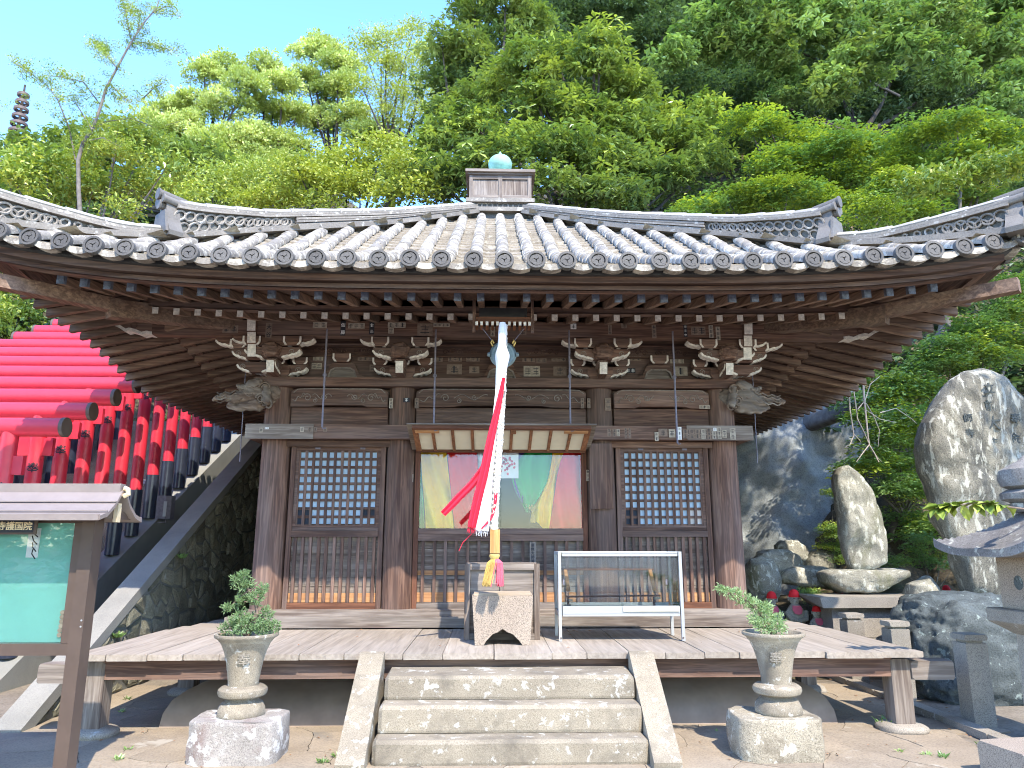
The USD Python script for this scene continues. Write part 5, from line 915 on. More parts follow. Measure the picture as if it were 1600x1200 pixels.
# ---------------------------------------------------------------- five coloured curtain and the print in the window
CU = thing('temple_curtain', 'five coloured silk curtain drawn up behind the middle window glass', 'curtain', (0, 8.98, 2.2))
def cloth_panel(edge_l, edge_r, mat, seed, yoff=0.0, amp=.02):
    el, er = np.array(edge_l, float), np.array(edge_r, float); ti = np.linspace(0, 1, len(el)); tj = np.linspace(0, 1, len(er)); T = np.linspace(0, 1, 36)
    L = np.stack([PchipInterpolator(ti, el[:, k])(T) for k in (0, 1)], 1); R = np.stack([PchipInterpolator(tj, er[:, k])(T) for k in (0, 1)], 1); S = np.linspace(0, 1, 24)
    XZ = L[:, None] * (1 - S[None, :, None]) + R[:, None] * S[None, :, None]; y = 9.0 + yoff + 1.9 * amp * np.sin(S[None, :] * 11 + XZ[..., 1] * 6 + seed + 2 * meshkit.fbm(np.stack([XZ[..., 0] * 2, XZ[..., 1] * 2, XZ[..., 0] * 0], -1), 2, seed)) * (0.4 + T[:, None])
    P = np.stack([XZ[..., 0], y, XZ[..., 1]], -1); mb = MB().grid(P); mb.grid((P + [0, .006, 0])[:, ::-1]); part('cloth', mb, mat, CU, smooth=True)
q_ = lambda px, py: (lambda a: (a[0], a[2]))(at(px, py, 9.0))
cloth_panel([q_(640, 705), q_(650, 760), q_(652, 830)], [q_(655, 700), q_(660, 760), q_(664, 832)], 'cloth_green', 1); cloth_panel([q_(656, 700), q_(661, 760), q_(665, 832)], [q_(697, 700), q_(703, 760), q_(710, 832)], 'cloth_yellow', 2, .0, .03)
cloth_panel([q_(698, 700), q_(704, 760), q_(711, 832)], [q_(745, 700), q_(748, 760), q_(750, 832)], 'cloth_red', 3); cloth_panel([q_(746, 700), q_(749, 760), q_(751, 800)], [q_(768, 700), q_(766, 760), q_(762, 800)], 'cloth_white', 4)
cloth_panel([q_(795, 700), q_(800, 750), q_(815, 785)], [q_(829, 700), q_(818, 750), q_(817, 787)], 'cloth_purple', 5, .02); cloth_panel([q_(829, 700), q_(800, 745), q_(818, 792), q_(821, 800)], [q_(863, 700), q_(857, 745), q_(834, 790), q_(826, 802)], 'cloth_green', 6, -.02, .03)
cloth_panel([q_(863, 700), q_(857, 745), q_(834, 788), q_(830, 808)], [q_(884, 700), q_(872, 735), q_(863, 790), q_(856, 832)], 'cloth_yellow', 7, -.01, .025); cloth_panel([q_(884, 700), q_(872, 735), q_(864, 790), q_(857, 832)], [q_(920, 700), q_(916, 760), q_(912, 832)], 'cloth_red', 8)
c0 = at(832, 800, 8.95); mb = MB(); r2 = np.random.RandomState(2)
for q in range(60):
    d = np.array([r2.normal() * .03, -.02 + r2.normal() * .01, .05 + r2.rand() * .06]); mb.tube([c0, c0 + d * .6, c0 + d + [0, 0, -.02]], .003, 3, cap=False); e = np.array([.01 + r2.normal() * .018, 0, -.10 - r2.rand() * .03]); mb.tube([c0, c0 + e * .5, c0 + e], .003, 3, cap=False)
part('tie_tassel', mb, 'tassel_gold', CU, kind='stuff')
NT = thing('paper_print', 'white paper with a red woodblock print taped inside the middle window', 'print', tuple(at(790, 728, 8.86)))
a = at(790, 727, 8.865); part('sheet', MB().bb((a[0] - .155, 8.863, a[2] - .155), (a[0] + .155, 8.866, a[2] + .155)), 'paper', NT); mb = MB(); r2 = np.random.RandomState(12)
for q in range(26):
    th = r2.uniform(0, 6.28); r_q = r2.uniform(.02, .10); cx, cz = a[0] + .015 + r_q * math.cos(th), a[2] + r_q * math.sin(th) * 1.1; pts = np.array([(cx + .022 * t * math.cos(th * 2 + 1.6 * t), 8.8622, cz + .022 * t * math.sin(th * 2 + 1.6 * t)) for t in np.linspace(-1, 1, 9)])
    ln = LineString(pts[:, [0, 2]]).buffer(.006); mb.prism(ln, .0008, (0, 8.8622, 0), (1, 0, 0), (0, 0, 1), (0, -1, 0))
part('print_lines', mb, 'red_print', NT)
solo('log', MB().tube([(-2.92, 8.0, .42), (-2.7, 8.9, .42)], .10, 20), 'red_wood_y', 'reddish round log end lying on the plinth under the deck', 'log', smooth=40)

# ---------------------------------------------------------------- gates climbing the stairs on the left
RISE, RUN = .279, .525
def gy(i): return 11.19 + RUN * (i - 6)
def gz(i): return 1.425 + RISE * (i - 6)
def make_torii(label):
    T = thing('torii_gate', label, 'torii gate', (-5.66, gy(1), gz(1)), group=None); o = np.array([-5.66, gy(1), gz(1)])
    for dx in (0, -2.25):
        part('pillar', MB().tube([o + [dx, 0, .65], o + [dx, 0, 2.92]], .090, 20), 'torii_red', T, smooth=50)
        part('base_sleeve', MB().tube([o + [dx, 0, 0], o + [dx, 0, .70]], .099, 20), 'torii_black', T, smooth=50)
    part('lintel', MB().tube([o + [.61, 0, 2.875], o + [-2.87, 0, 2.875]], .110, 24), 'torii_red', T, smooth=50)
    for a, b in ((.59, .632), (-2.893, -2.852)): part('end_cap', MB().tube([o + [a, 0, 2.875], o + [b, 0, 2.875]], .1145, 24), 'end_brown', T, smooth=50)
    part('tie_beam', MB().bb(o + [-2.17, -.031, 2.325], o + [-.083, .031, 2.54], .006), 'torii_red', T)
    part('tie_beam_end', MB().bb(o + [.085, -.031, 2.325], o + [.20, .031, 2.54], .006), 'torii_red', T)
    g = glyph('奉', .13); mb = MB()
    for q in getattr(g, 'geoms', [g]):
        mq = trimesh.creation.extrude_polygon(q.segmentize(.02), .003, engine='earcut'); vv = np.asarray(mq.vertices); a = (vv[:, 0] - .065) / .09 + .35; R = .0895 + vv[:, 2]
        mb.add(np.stack([o[0] + R * np.sin(a), o[1] - R * np.cos(a), o[2] + 2.12 + vv[:, 1]], 1), np.asarray(mq.faces))
    part('dedication_mark', mb, 'ink', T); return T
words = ['first and lowest', 'second lowest', 'third from the bottom', 'fourth from the bottom', 'fifth from the bottom', 'sixth from the bottom', 'seventh from the bottom', 'eighth from the bottom', 'ninth from the bottom', 'tenth from the bottom', 'eleventh from the bottom', 'twelfth from the bottom', 'thirteenth from the bottom', 'last seen']
TG = make_torii('lowest red torii gate of the row, nearest the roofed notice board')
for i in range(2, 15): copy(TG, (-5.66, gy(i), gz(i)), 0, f'red torii gate with black sleeves climbing the stairs, {words[i - 1]} in the row')
for p in ['/World/torii_gate'] + [f'/World/torii_gate_{k:03d}' for k in range(1, 14)]:
    stage.GetPrimAtPath(p).SetCustomDataByKey('group', 'red torii gates along the stairs')
SW = thing('stone_stairway', 'stone stairway under the red gates with a concrete side wall', 'stairway', (-6.8, 11.0, 0))
for i in range(-1, 17): part('tread', MB().bb((-8.3, gy(i) - .262, gz(i) - .33), (-5.855, gy(i) + .29, gz(i)), .012), 'grey_granite', SW)
mb = MB()
sz_ = lambda y: 1.425 + RISE / RUN * (y - gy(6))
part('side_wall', MB().loft([[(x, y, z) for x, z in ((-5.85, -.02), (-5.50, -.02), (-5.50, max(sz_(y), .0)), (-5.85, max(sz_(y), .0)))] for y in (8.52, 20.0)]), 'paint_concrete', SW)
cz = lambda y: .10 + .545 * (y - 7.10)
part('coping', MB().loft([[(x, y, cz(y) + d) for x, d in ((-4.16, -.13), (-4.16, 0), (-4.424, .0), (-4.424, -.13))] for y in (6.95, 15.5)][::-1]), 'concrete', SW)
part('backing', MB().loft([[(x, y, z) for x, z in ((-4.42, -.05), (-4.30, -.05), (-4.30, max(cz(y) - .13, -.04)), (-4.42, max(cz(y) - .13, -.04)))] for y in (6.9, 15.5)]), 'paint_concrete', SW)
part('left_wall', MB().loft([[(x, y, cz(y) + z) for x, z in ((-8.6, -2.6), (-8.31, -2.6), (-8.31, .3), (-8.6, .3))] for y in (6.9, 15.5)]), 'concrete', SW)
for k in range(5): pass
for i in range(2, 16, 2): part('kerb_stone', rock((-6.2 - .1 * (i % 3), gy(i) + .1, gz(i) + .06), (.28, .34, .2), 40 + i, 2, .2), 'block_granite', SW, smooth=40)
# rubble wall below the coping
RW = thing('rubble_wall', 'mossy dark rubble stone retaining wall below the sloping concrete coping', 'stone wall', (-4.2, 9.5, 0))
part('wall_core', MB().loft([[(x, y, z) for x, z in ((-4.29, -.05), (-4.19, -.05), (-4.205, max(cz(y) - .131, -.04)), (-4.29, max(cz(y) - .131, -.04)))] for y in (6.92, 15.4)]), 'wall_mortar', RW)
rs = np.random.RandomState(21); pts = []; y = 6.5; row = 0; z = -.1
while z < 4.4:
    hh = rs.uniform(.15, .23); y = 6.2 + rs.uniform(0, .3)
    while y < 15.4: pts.append((y + rs.uniform(-.04, .04), z + rs.uniform(-.04, .04))); y += rs.uniform(.2, .42)
    z += hh
vor = Voronoi(np.array(pts)); stones = []
region = Polygon([(7.05, 0.0), (14.6, 0), (14.6, cz(14.6) - .14), (7.12, .0)])
for reg in vor.point_region:
    r = vor.regions[reg]
    if not r or -1 in r: continue
    pg = Polygon(vor.vertices[r]).intersection(region).buffer(-.022).buffer(.009, 2).simplify(.006)
    if pg.is_empty or pg.geom_type != 'Polygon' or pg.area < .004: continue
    stones.append(pg)
def vis(pg): c = pg.centroid; return -c.area if False else c.x
stones.sort(key=vis)
def rubble(pg):
    d = rs.uniform(.012, .042); P = np.array(pg.exterior.coords[:-1]); c = P.mean(0); P = P[::-1] if Polygon(P).exterior.is_ccw else P
    jit = lambda: rs.uniform(-.010, .010, len(P)); rings = [[(-4.20 + dx + jj, *(c + (p - c) * k)) for p, jj in zip(P, j)] for dx, k, j in ((-.02, 1.0, jit() * 0), (d * .55, 1.0, jit() * .4), (d, .8, jit()), (d + .006, .35, jit() * .5))]
    return MB().loft(np.array(rings)[::1])
far = MB()
for q, pg in enumerate(stones):
    if q < 290: part('wall_stone', rubble(pg), 'wall_stone', RW)
    else: far.add(*rubble(pg).arrays())
if far.v: part('wall_stone', far, 'wall_stone', RW, kind='stuff')
LB_ = thing('lamp_box', 'grey metal lamp box fixed to the stair wall beside the gates', 'lamp', (-5.4, 12.2, 1.98))
part('housing', MB().loft([[(-5.49 + x * 1.25, 12.22 + y * 1.25, z) for x, y in ((0, -.10), (.12, -.10), (.17, -.06), (.17, .06), (.12, .10), (0, .10))] for z in (1.975, 2.34)]), 'iron', LB_); part('lens', MB().bb((-5.37, 12.082, 2.01), (-5.32, 12.09, 2.25)), 'white_aluminium', LB_); part('bracket', MB().tube([(-5.5, 12.22, 1.92), (-5.37, 12.22, 1.92), (-5.37, 12.22, 1.98)], .012, 6), 'iron', LB_)

# ---------------------------------------------------------------- notice board
NB = thing('notice_board', 'brown metal notice board with a small gabled roof and green panel behind glass', 'notice board', (-3.6, 5.3, 0))
NY = 5.30
for x in (-2.885, -4.62):
    part('post', MB().bb((x - .045, NY - .06, 0), (x + .045, NY + .06, 1.80), .004), 'bronze_frame', NB)
    for z in (1.05, 1.09): part('rivet', MB().tube([(x + .03, NY - .063, z), (x + .03, NY - .058, z)], .006, 8), 'white_aluminium', NB)
part('lower_rail', MB().bb((-4.564, NY - .05, .865), (-2.931, NY + .05, .94), .004), 'bronze_frame', NB); part('upper_rail', MB().bb((-4.564, NY - .05, 1.735), (-2.931, NY + .05, 1.80), .004), 'bronze_frame', NB)
part('board', MB().bb((-4.564, NY + .01, .942), (-2.931, NY + .03, 1.734)), 'notice_green', NB)
part('frame_stile', MB().bb((-2.985, NY - .045, .942), (-2.932, NY + .008, 1.733), .003), 'bronze_frame', NB); part('frame_stile', MB().bb((-3.78, NY - .045, .942), (-3.74, NY + .008, 1.733), .003), 'bronze_frame', NB)
part('glass', MB().bb((-3.738, NY - .032, .943), (-2.986, NY - .027, 1.732)), 'window_glass', NB)
for q, z in enumerate((.99, 1.02, 1.048, 1.077, 1.106, 1.136)): part('magnet', MB().tube([(-3.025 + .004 * (q > 1), NY + .0, z), (-3.025 + .004 * (q > 1), NY + .0095, z)], .015, 14), 'pale_wood_x', NB)
part('note_slip', MB().bb((-3.32, NY + .003, 1.50), (-3.24, NY + .009, 1.70)), 'paper', NB)
for q in range(4): part('note_stroke', MB().prism(LineString([(-.02 + .008 * q, .03), (.0, 0), (.025, -.02 - .004 * q)]).buffer(.004), .001, (-3.28, NY + .0028, 1.66 - .045 * q), (1, 0, 0), (0, 0, 1), (0, -1, 0)), 'ink', NB)
def roofprof():
    out = [(-.30, 1.775), (-.20, 1.80), (-.10, 1.87), (-.035, 1.95), (0, 1.965)]; top = out + [(-x, z) for x, z in out[::-1][1:]]; inn = [(x, z - .028) for x, z in top[::-1]]; return top + inn
rp_ = roofprof(); part('roof', MB().prism(Polygon(rp_), 2.26, (-2.69, NY, 0), (0, 1, 0), (0, 0, 1), (-1, 0, 0)), 'bronze_roof', NB, smooth=25)
part('ridge_cap', MB().bb((-4.95, NY - .04, 1.945), (-2.705, NY + .04, 2.005), .008), 'bronze_roof', NB); part('ridge_end', MB().tube([(-2.69, NY - .01, 1.975), (-2.665, NY - .01, 1.965), (-2.66, NY - .01, 1.935), (-2.69, NY - .01, 1.92)], .018, 8), 'gold_letter', NB)
for yy, zz in ((-.105, 1.873), (-.205, 1.806)): part('roof_seam', MB().bb((-4.94, NY + yy - .006, zz), (-2.69, NY + yy + .006, zz + .008)), 'bronze_roof', NB)
for s in (-1, 1): part('eave_edge', MB().bb((-4.94, NY + s * .30 - .008, 1.745), (-2.695, NY + s * .30 + .008, 1.785), .003), 'bronze_roof', NB)
part('gable_panel', MB().prism(Polygon([(-.24, 1.762), (.24, 1.762), (.09, 1.83), (0, 1.92), (-.09, 1.83)]), .01, (-2.75, NY, 0), (0, 1, 0), (0, 0, 1), (1, 0, 0)), 'bronze_frame', NB); part('gable_bracket', MB().bb((-2.738, NY - .03, 1.74), (-2.71, NY + .02, 1.87), .003), 'gold_letter', NB)
part('name_plate', MB().bb((-3.70, NY - .115, 1.655), (-3.205, NY - .095, 1.775), .004), 'bronze_frame', NB); part('name_plate_field', MB().bb((-3.685, NY - .118, 1.668), (-3.22, NY - .1155, 1.762)), 'sign_black', NB)
mb = MB()
for q, chh in enumerate('金剛宝寺護国院'): mb.prism(glyph(chh, .060), .003, (-3.288 - .0585 * (6 - q), NY - .1182, 1.686), (1, 0, 0), (0, 0, 1), (0, -1, 0))
part('gold_letters', mb, 'gold_letter', NB); part('plate_hook', MB().bb((-3.42, NY - .10, 1.772), (-3.39, NY - .06, 1.80)), 'bronze_roof', NB)

# ---------------------------------------------------------------- pagoda spire above the trees
PG = thing('pagoda', 'dark ringed bronze spire and roof corner of a pagoda rising above the left trees', 'pagoda', (-26, 36, 12)); pb = at(18, 268, 36); tp = at(44, 138, 36); X0 = pb[0]; 
part('spire_pole', MB().tube([(X0, 36, pb[2] - 2), (X0, 36, tp[2] + .2)], [.16, .05], 8), 'dark_bark', PG)
for k in range(9): z = pb[2] + .9 + (tp[2] - pb[2] - 1.0) * k / 9; R = .52 - .028 * k; part('spire_ring', MB().lathe([(R * .82, z), (R, z + .04), (R, z + .17), (R * .82, z + .22)], (X0, 36, 0), 20), 'end_brown', PG, smooth=40)
part('spire_bowl', MB().lathe([(.7, pb[2] + .1), (.6, pb[2] + .5), (.3, pb[2] + .75), (.0, pb[2] + .8)], (X0, 36, 0), 20), 'end_brown', PG); part('roof', MB().loft([[(X0 + s * w, 36 + t * w, z) for s, t in ((-1, -1), (1, -1), (1, 1), (-1, 1))] for z, w in ((pb[2] - 2.3, 4.6), (pb[2] - 2.1, 4.6), (pb[2] - .9, 2.0), (pb[2] + .1, .6))]), 'end_brown', PG)
part('tower_wall', MB().bb((X0 - 2.4, 33.6, 0), (X0 + 2.4, 38.4, pb[2] - 2.2)), 'old_wood_z', PG)

# ---------------------------------------------------------------- stones and statues on the right
xx, yy = np.meshgrid(np.linspace(3.3, 9.5, 60), np.linspace(9.3, 13.4, 44), indexing='ij')
bz = np.clip((yy - 9.55) / .5, 0, 1) * (.34 + .10 * np.clip(yy - 10.4, 0, 5)) + np.clip((xx - 4.0), 0, 2) * .22 * np.clip((yy - 9.6) / .6, 0, 1) + np.clip((yy - 11) / 2.2, 0, 1) ** 1.4 * 1.1 * np.clip((xx - 5.2) / .8, 0, 1)
bz = bz * np.clip((xx - 3.3) / .35, 0, 1) + (meshkit.fbm(np.stack([xx * 2.2, yy * 2.2, xx * 0], -1), 4, 4) - .5) * .28 * np.clip((yy - 9.5) / .4, 0, 1) - .012
solo('bank', MB().grid(np.stack([xx, yy, bz], -1)), 'hill_soil', None, None, kind='structure', smooth=True)
for k, (px, py, Y, s) in enumerate(((1215, 885, 11.2, (.7, .5, .5)), (1262, 900, 11.0, (.8, .5, .3)), (1235, 865, 11.5, (.5, .4, .4)), (1280, 880, 11.4, (.45, .4, .35)), (1190, 905, 11.0, (.5, .5, .6)), (1300, 905, 11.1, (.6, .4, .3)))):
    c = at(px, py, Y); solo('bank_rock', rock(c, s, 60 + k, 3, .22), 'mossy_rock', ['broad brown rock at the cliff foot beside the hall corner', 'flat layered rock lying above the three capped statues', 'upper rock of the pile against the cliff foot', 'small pointed rock on the pile left of the smaller stele', 'rock right at the edge of the hall pillar behind the juniper', 'low rock behind the left end of the granite altar'][k], 'rock', smooth=60)
def outline_stone(name, px_outline, Y, thick, mat, label, seed, parent_parts=None, cat='stone monument', lean=0.0):
    P = np.array([at(x, y, Y)[[0, 2]] for x, y in px_outline]); pg = Polygon(P).buffer(-.04).buffer(.07, 6).buffer(-.03, 6).segmentize(.07); c = np.array([pg.centroid.x, pg.centroid.y])
    E = np.array(pg.exterior.coords[:-1]); E = E if pg.exterior.is_ccw else E[::-1]; rings = []
    for dy, k in ((-.5, .0), (-.5, .05), (-.5, .14), (-.5, .23), (-.5, .32), (-.498, .41), (-.495, .5), (-.49, .58), (-.485, .66), (-.475, .74), (-.455, .81), (-.43, .87), (-.38, .92), (-.30, .96), (-.18, .99), (0, 1.0), (.3, .97), (.48, .8), (.5, .4)):
        Q = c + (E - c) * k; rings.append(np.stack([Q[:, 0], np.full(len(Q), Y + .5 * thick + dy * thick) + lean * (Q[:, 1] - c[1]), Q[:, 1]], 1))
    v, f = MB().loft(np.array(rings)[1:]).arrays(); v = np.array(v)
    d = np.stack([meshkit.fbm(v * 2.6 + 9.1 * k, 4, seed + k) for k in range(3)], 1) - .5; d2 = np.stack([meshkit.fbm(v * [9, 9, 4] + 3.1 * k, 3, seed + 7 + k) for k in range(3)], 1) - .5
    return (v + d * [.10, .22, .08] + d2 * [.03, .09, .03] + (np.abs(meshkit.fbm(v * [5, 5, 1.6], 3, seed + 31) - .5)[:, None] - .1) * [0, .12, 0], f), P
big, BP = outline_stone('monument', [(1452, 690), (1458, 655), (1475, 632), (1500, 590), (1520, 576), (1550, 568), (1580, 576), (1610, 612), (1650, 690), (1660, 830), (1640, 930), (1560, 945), (1530, 935), (1512, 880), (1482, 800), (1464, 740)], 9.3, .55, 'stele_rock', '', 5)
MN = thing('inscribed_monument', 'tall lichen covered natural stone monument with carved characters, behind the stone lantern', 'stone monument', (6.3, 9.5, .8)); part('stone', big, 'stele_rock', MN, smooth=55); part('base_rock', rock((6.25, 9.6, .62), (1.7, .9, .75), 77, 3, .15), 'dark_rock', MN, smooth=55)
mb = MB(); cv = np.asarray(big[0])
def front_y(x, z): k = np.argmin((cv[:, 0] - x) ** 2 + (cv[:, 2] - z) ** 2 + (cv[:, 1] > 9.45) * 5.0); return cv[k, 1]
for chh, px, py, s in (('立', 1545, 605, 18), ('前', 1548, 632, 20), ('大', 1553, 658, 24), ('忠', 1557, 690, 18), ('師', 1512, 652, 15), ('寺', 1514, 676, 16), ('奉', 1587, 652, 17), ('金', 1590, 682, 17)):
    a = at(px, py, 9.3); h = s * .0082; cx, cz_ = a[0], a[2]; mb.prism(glyph(chh, h), .012, (cx - h / 2, front_y(cx, cz_) - .012, cz_ - h / 2), (1, 0, 0), (0, 0, 1), (0, 1, 0))
part('carved_text', mb, 'dark_rock', MN)
sm, _ = outline_stone('stele', [(1311, 740), (1316, 730), (1327, 726), (1345, 735), (1362, 757), (1380, 790), (1392, 830), (1391, 880), (1370, 893), (1338, 893), (1326, 850), (1318, 800)], 10.0, .34, 'stele_rock', '', 15)
solo('small_stele', sm, 'mossy_rock', 'smaller upright rough stone stele standing on the mossy slab above the granite altar', 'stone stele', smooth=55)
ms, _ = outline_stone('slab', [(1298, 896), (1310, 891), (1432, 890), (1437, 897), (1415, 908), (1395, 918), (1380, 928), (1330, 928), (1305, 912)], 9.9, .6, 'mossy_rock', '', 25); solo('mossy_slab', ms, 'mossy_rock', 'mossy flat rock slab carrying the smaller stele on the granite altar', 'rock slab', smooth=55)
tr_, _ = outline_stone('tri', [(1430, 935), (1429, 912), (1452, 906), (1463, 899), (1474, 915), (1484, 935)], 9.75, .3, 'mossy_rock', '', 33); solo('corner_rock', tr_, 'mossy_rock', 'pale triangular rock on the right end of the granite altar', 'rock', smooth=45)
AL = thing('granite_altar', 'granite altar of cut blocks under a thick stone slab, beside the deck', 'stone altar', (4.8, 9.9, 0))
part('top_slab', bent(MB().loft([[(4.05 + (.12 if y > 10 else 0), y, z), (5.5, y, z), (5.56, y, z + .04), (5.56, y, z + .13), (4.02, y, z + .13)][:5] for y, z in ((9.5, .80), (10.25, .80))][::-1]), .006, 4, 2), 'grey_granite', AL)
for z0, z1, cuts in ((.44, .797, (4.20, 4.52, 5.0, 5.38)), (.06, .437, (4.20, 4.75, 5.30)), (-.3, .057, (4.20, 4.55, 5.2))):
    for a, b in zip(cuts, cuts[1:]): part('block', MB().bb((a + .002, 9.6, z0), (b - .002, 10.2, z1 - .002), .008), 'grey_granite', AL)
solo('boulder', rock((5.02, 8.35, .36), (1.35, 1.1, 1.4), 91, 5, .19, detail=1.1), 'dark_rock', 'big dark lichen mottled boulder behind the fence post and deck corner', 'boulder', smooth=55)
solo('ledge_rock', rock((5.35, 9.0, .72), (1.3, .7, .6), 95, 3, .2), 'dark_rock', 'grey flat topped rock between the dark boulder and the tall monument', 'rock', smooth=55)
def fence_post(x, y, label, h=.76, rot=0.0):
    P = thing('fence_post', label, 'stone post', (x, y, 0), group='granite posts along the kerb'); part('shaft', MB().box((x, y, h / 2 - .03), (.20, .20, h - .05), rotz(rot), .012), 'grey_granite', P); part('neck', MB().box((x, y, h - .045), (.15, .15, .04), rotz(rot), .004), 'grey_granite', P); part('cap', MB().box((x, y, h - .005), (.215, .215, .05), rotz(rot), .018), 'grey_granite', P)
for x, y, l in ((4.30, 7.02, 'granite fence post just right of the deck corner beam'), (4.22, 8.15, 'granite fence post behind the deck corner post, in front of the altar'), (4.18, 9.05, 'granite fence post at the left front corner of the altar'), (4.45, 5.6, 'granite fence post beside the lantern at the right edge')):
    if y > 6: fence_post(x, y, l)
KB = thing('kerb', 'low stone kerb line in front of the fence posts', 'kerb', (4.1, 7, 0))
y = 4.6
while y < 9.3: part('kerb_stone', MB().bb((4.0, y + .004, -.01), (4.13, y + .616, .055), .012), 'grey_granite', KB); y += .62
b_ = bent(MB().box((3.72, 5.45, .07), (.62, .42, .30), rotz(.15), .03), .012, 5, 3); solo('low_block', b_, 'clean_granite', 'low pale granite block at the bottom right in front of the lantern', 'stone block', smooth=35)
LT = thing('stone_lantern', 'mottled stone lantern with a broad upturned roof at the right edge', 'stone lantern', (4.58, 6.3, 0)); lx, ly = 4.58, 6.3; ro = math.radians(4)
def lring(w, z, r=ro, n=4, k=1.0): return [(lx + w * (math.cos(r) * sx - math.sin(r) * sy), ly + w * (math.sin(r) * sx + math.cos(r) * sy), z) for sx, sy in ((-1, -1), (1, -1), (1, 1), (-1, 1))]
part('post', bent(MB().loft([lring(w, z) for z, w in ((-.02, .21), (.2, .205), (.5, .195), (.86, .19))]), .004, 5, 1), 'grey_granite', LT)
part('platform', bent(MB().loft([lring(w, z) for z, w in ((.84, .20), (.87, .235), (.93, .315), (.945, .33), (1.04, .33), (1.05, .32))]), .004, 5, 2), 'grey_granite', LT)
fb = MB().loft([lring(w, z) for z, w in ((1.05, .235), (1.06, .24), (1.47, .245), (1.48, .24))]); part('fire_box', fb, 'clean_granite', LT)
def face_pt(u, v, d): n = np.array([-math.sin(-ro) * -1, -math.cos(ro), 0]); n = np.array([-math.cos(ro), -math.sin(ro), 0]); t = np.array([math.sin(ro), -math.cos(ro), 0]); return np.array([lx, ly, 0]) + n * (.2425 + d) + t * u + np.array([0, 0, v])
hn = np.array([math.sin(ro), -math.cos(ro), 0]); part('moon_hole', MB().lathe([(.002, -.02), (.048, -.02), (.05, .0035), (.056, .0035), (.058, 0)], (0, 0, 0), 22), 'dark_rock', LT) if False else None
ang = np.linspace(0, 2 * np.pi, 23)[:-1]; part('moon_hole', MB().loft([[face_pt(-.02 + r * math.cos(a), 1.27 + r * 1.15 * math.sin(a), d) for a in ang] for r, d in ((.052, .002), (.05, .003), (.046, .0032))]), 'dark_rock', LT)
N = 33; U_ = np.linspace(-1, 1, N); uu, vv = np.meshgrid(U_, U_, indexing='ij'); m_ = np.maximum(np.abs(uu), np.abs(vv)); c_ = np.minimum(np.abs(uu), np.abs(vv)); hw = .575
ztop = 1.55 + .37 * (1 - m_) ** 1.15 + .10 * (c_ / np.maximum(m_, .01)) ** 4 * m_ ** 4 ; zbot = 1.485 + .085 * (c_ / np.maximum(m_, .01)) ** 4 * m_ ** 3
def lxy(u, v): return lx + hw * (math.cos(ro) * u - math.sin(ro) * v), ly + hw * (math.sin(ro) * u + math.cos(ro) * v)
gx_, gy_ = lxy(uu, vv); mb = MB().grid(np.stack([gx_, gy_, ztop], -1)); mb.grid(np.stack([gx_, gy_, zbot], -1)[:, ::-1])
for sl in ((slice(None), 0), (slice(None), -1), (0, slice(None)), (-1, slice(None))):
    a = np.stack([np.stack([gx_[sl], gy_[sl], ztop[sl]], -1), np.stack([gx_[sl], gy_[sl], zbot[sl]], -1)]); mb.grid(a)
part('roof', bent(mb, .015, 4, 6), 'lantern_roof', LT, smooth=40)
for nm, rr in (('roof_collar', [(.17, 1.86), (.2, 1.88), (.2, 1.93), (.15, 1.95)]), ('jewel_base', [(.16, 1.93), (.25, 1.97), (.26, 2.02), (.2, 2.05)]), ('jewel', [(.15, 2.04), (.235, 2.08), (.255, 2.15), (.24, 2.22), (.16, 2.27), (.09, 2.30), (.04, 2.35), (.0, 2.37)])):
    v, f = MB().lathe(rr, (lx, ly, 0), 10).arrays(); part(nm, bent((v, f), .01, 5, 8), 'lantern_roof', LT, smooth=40)
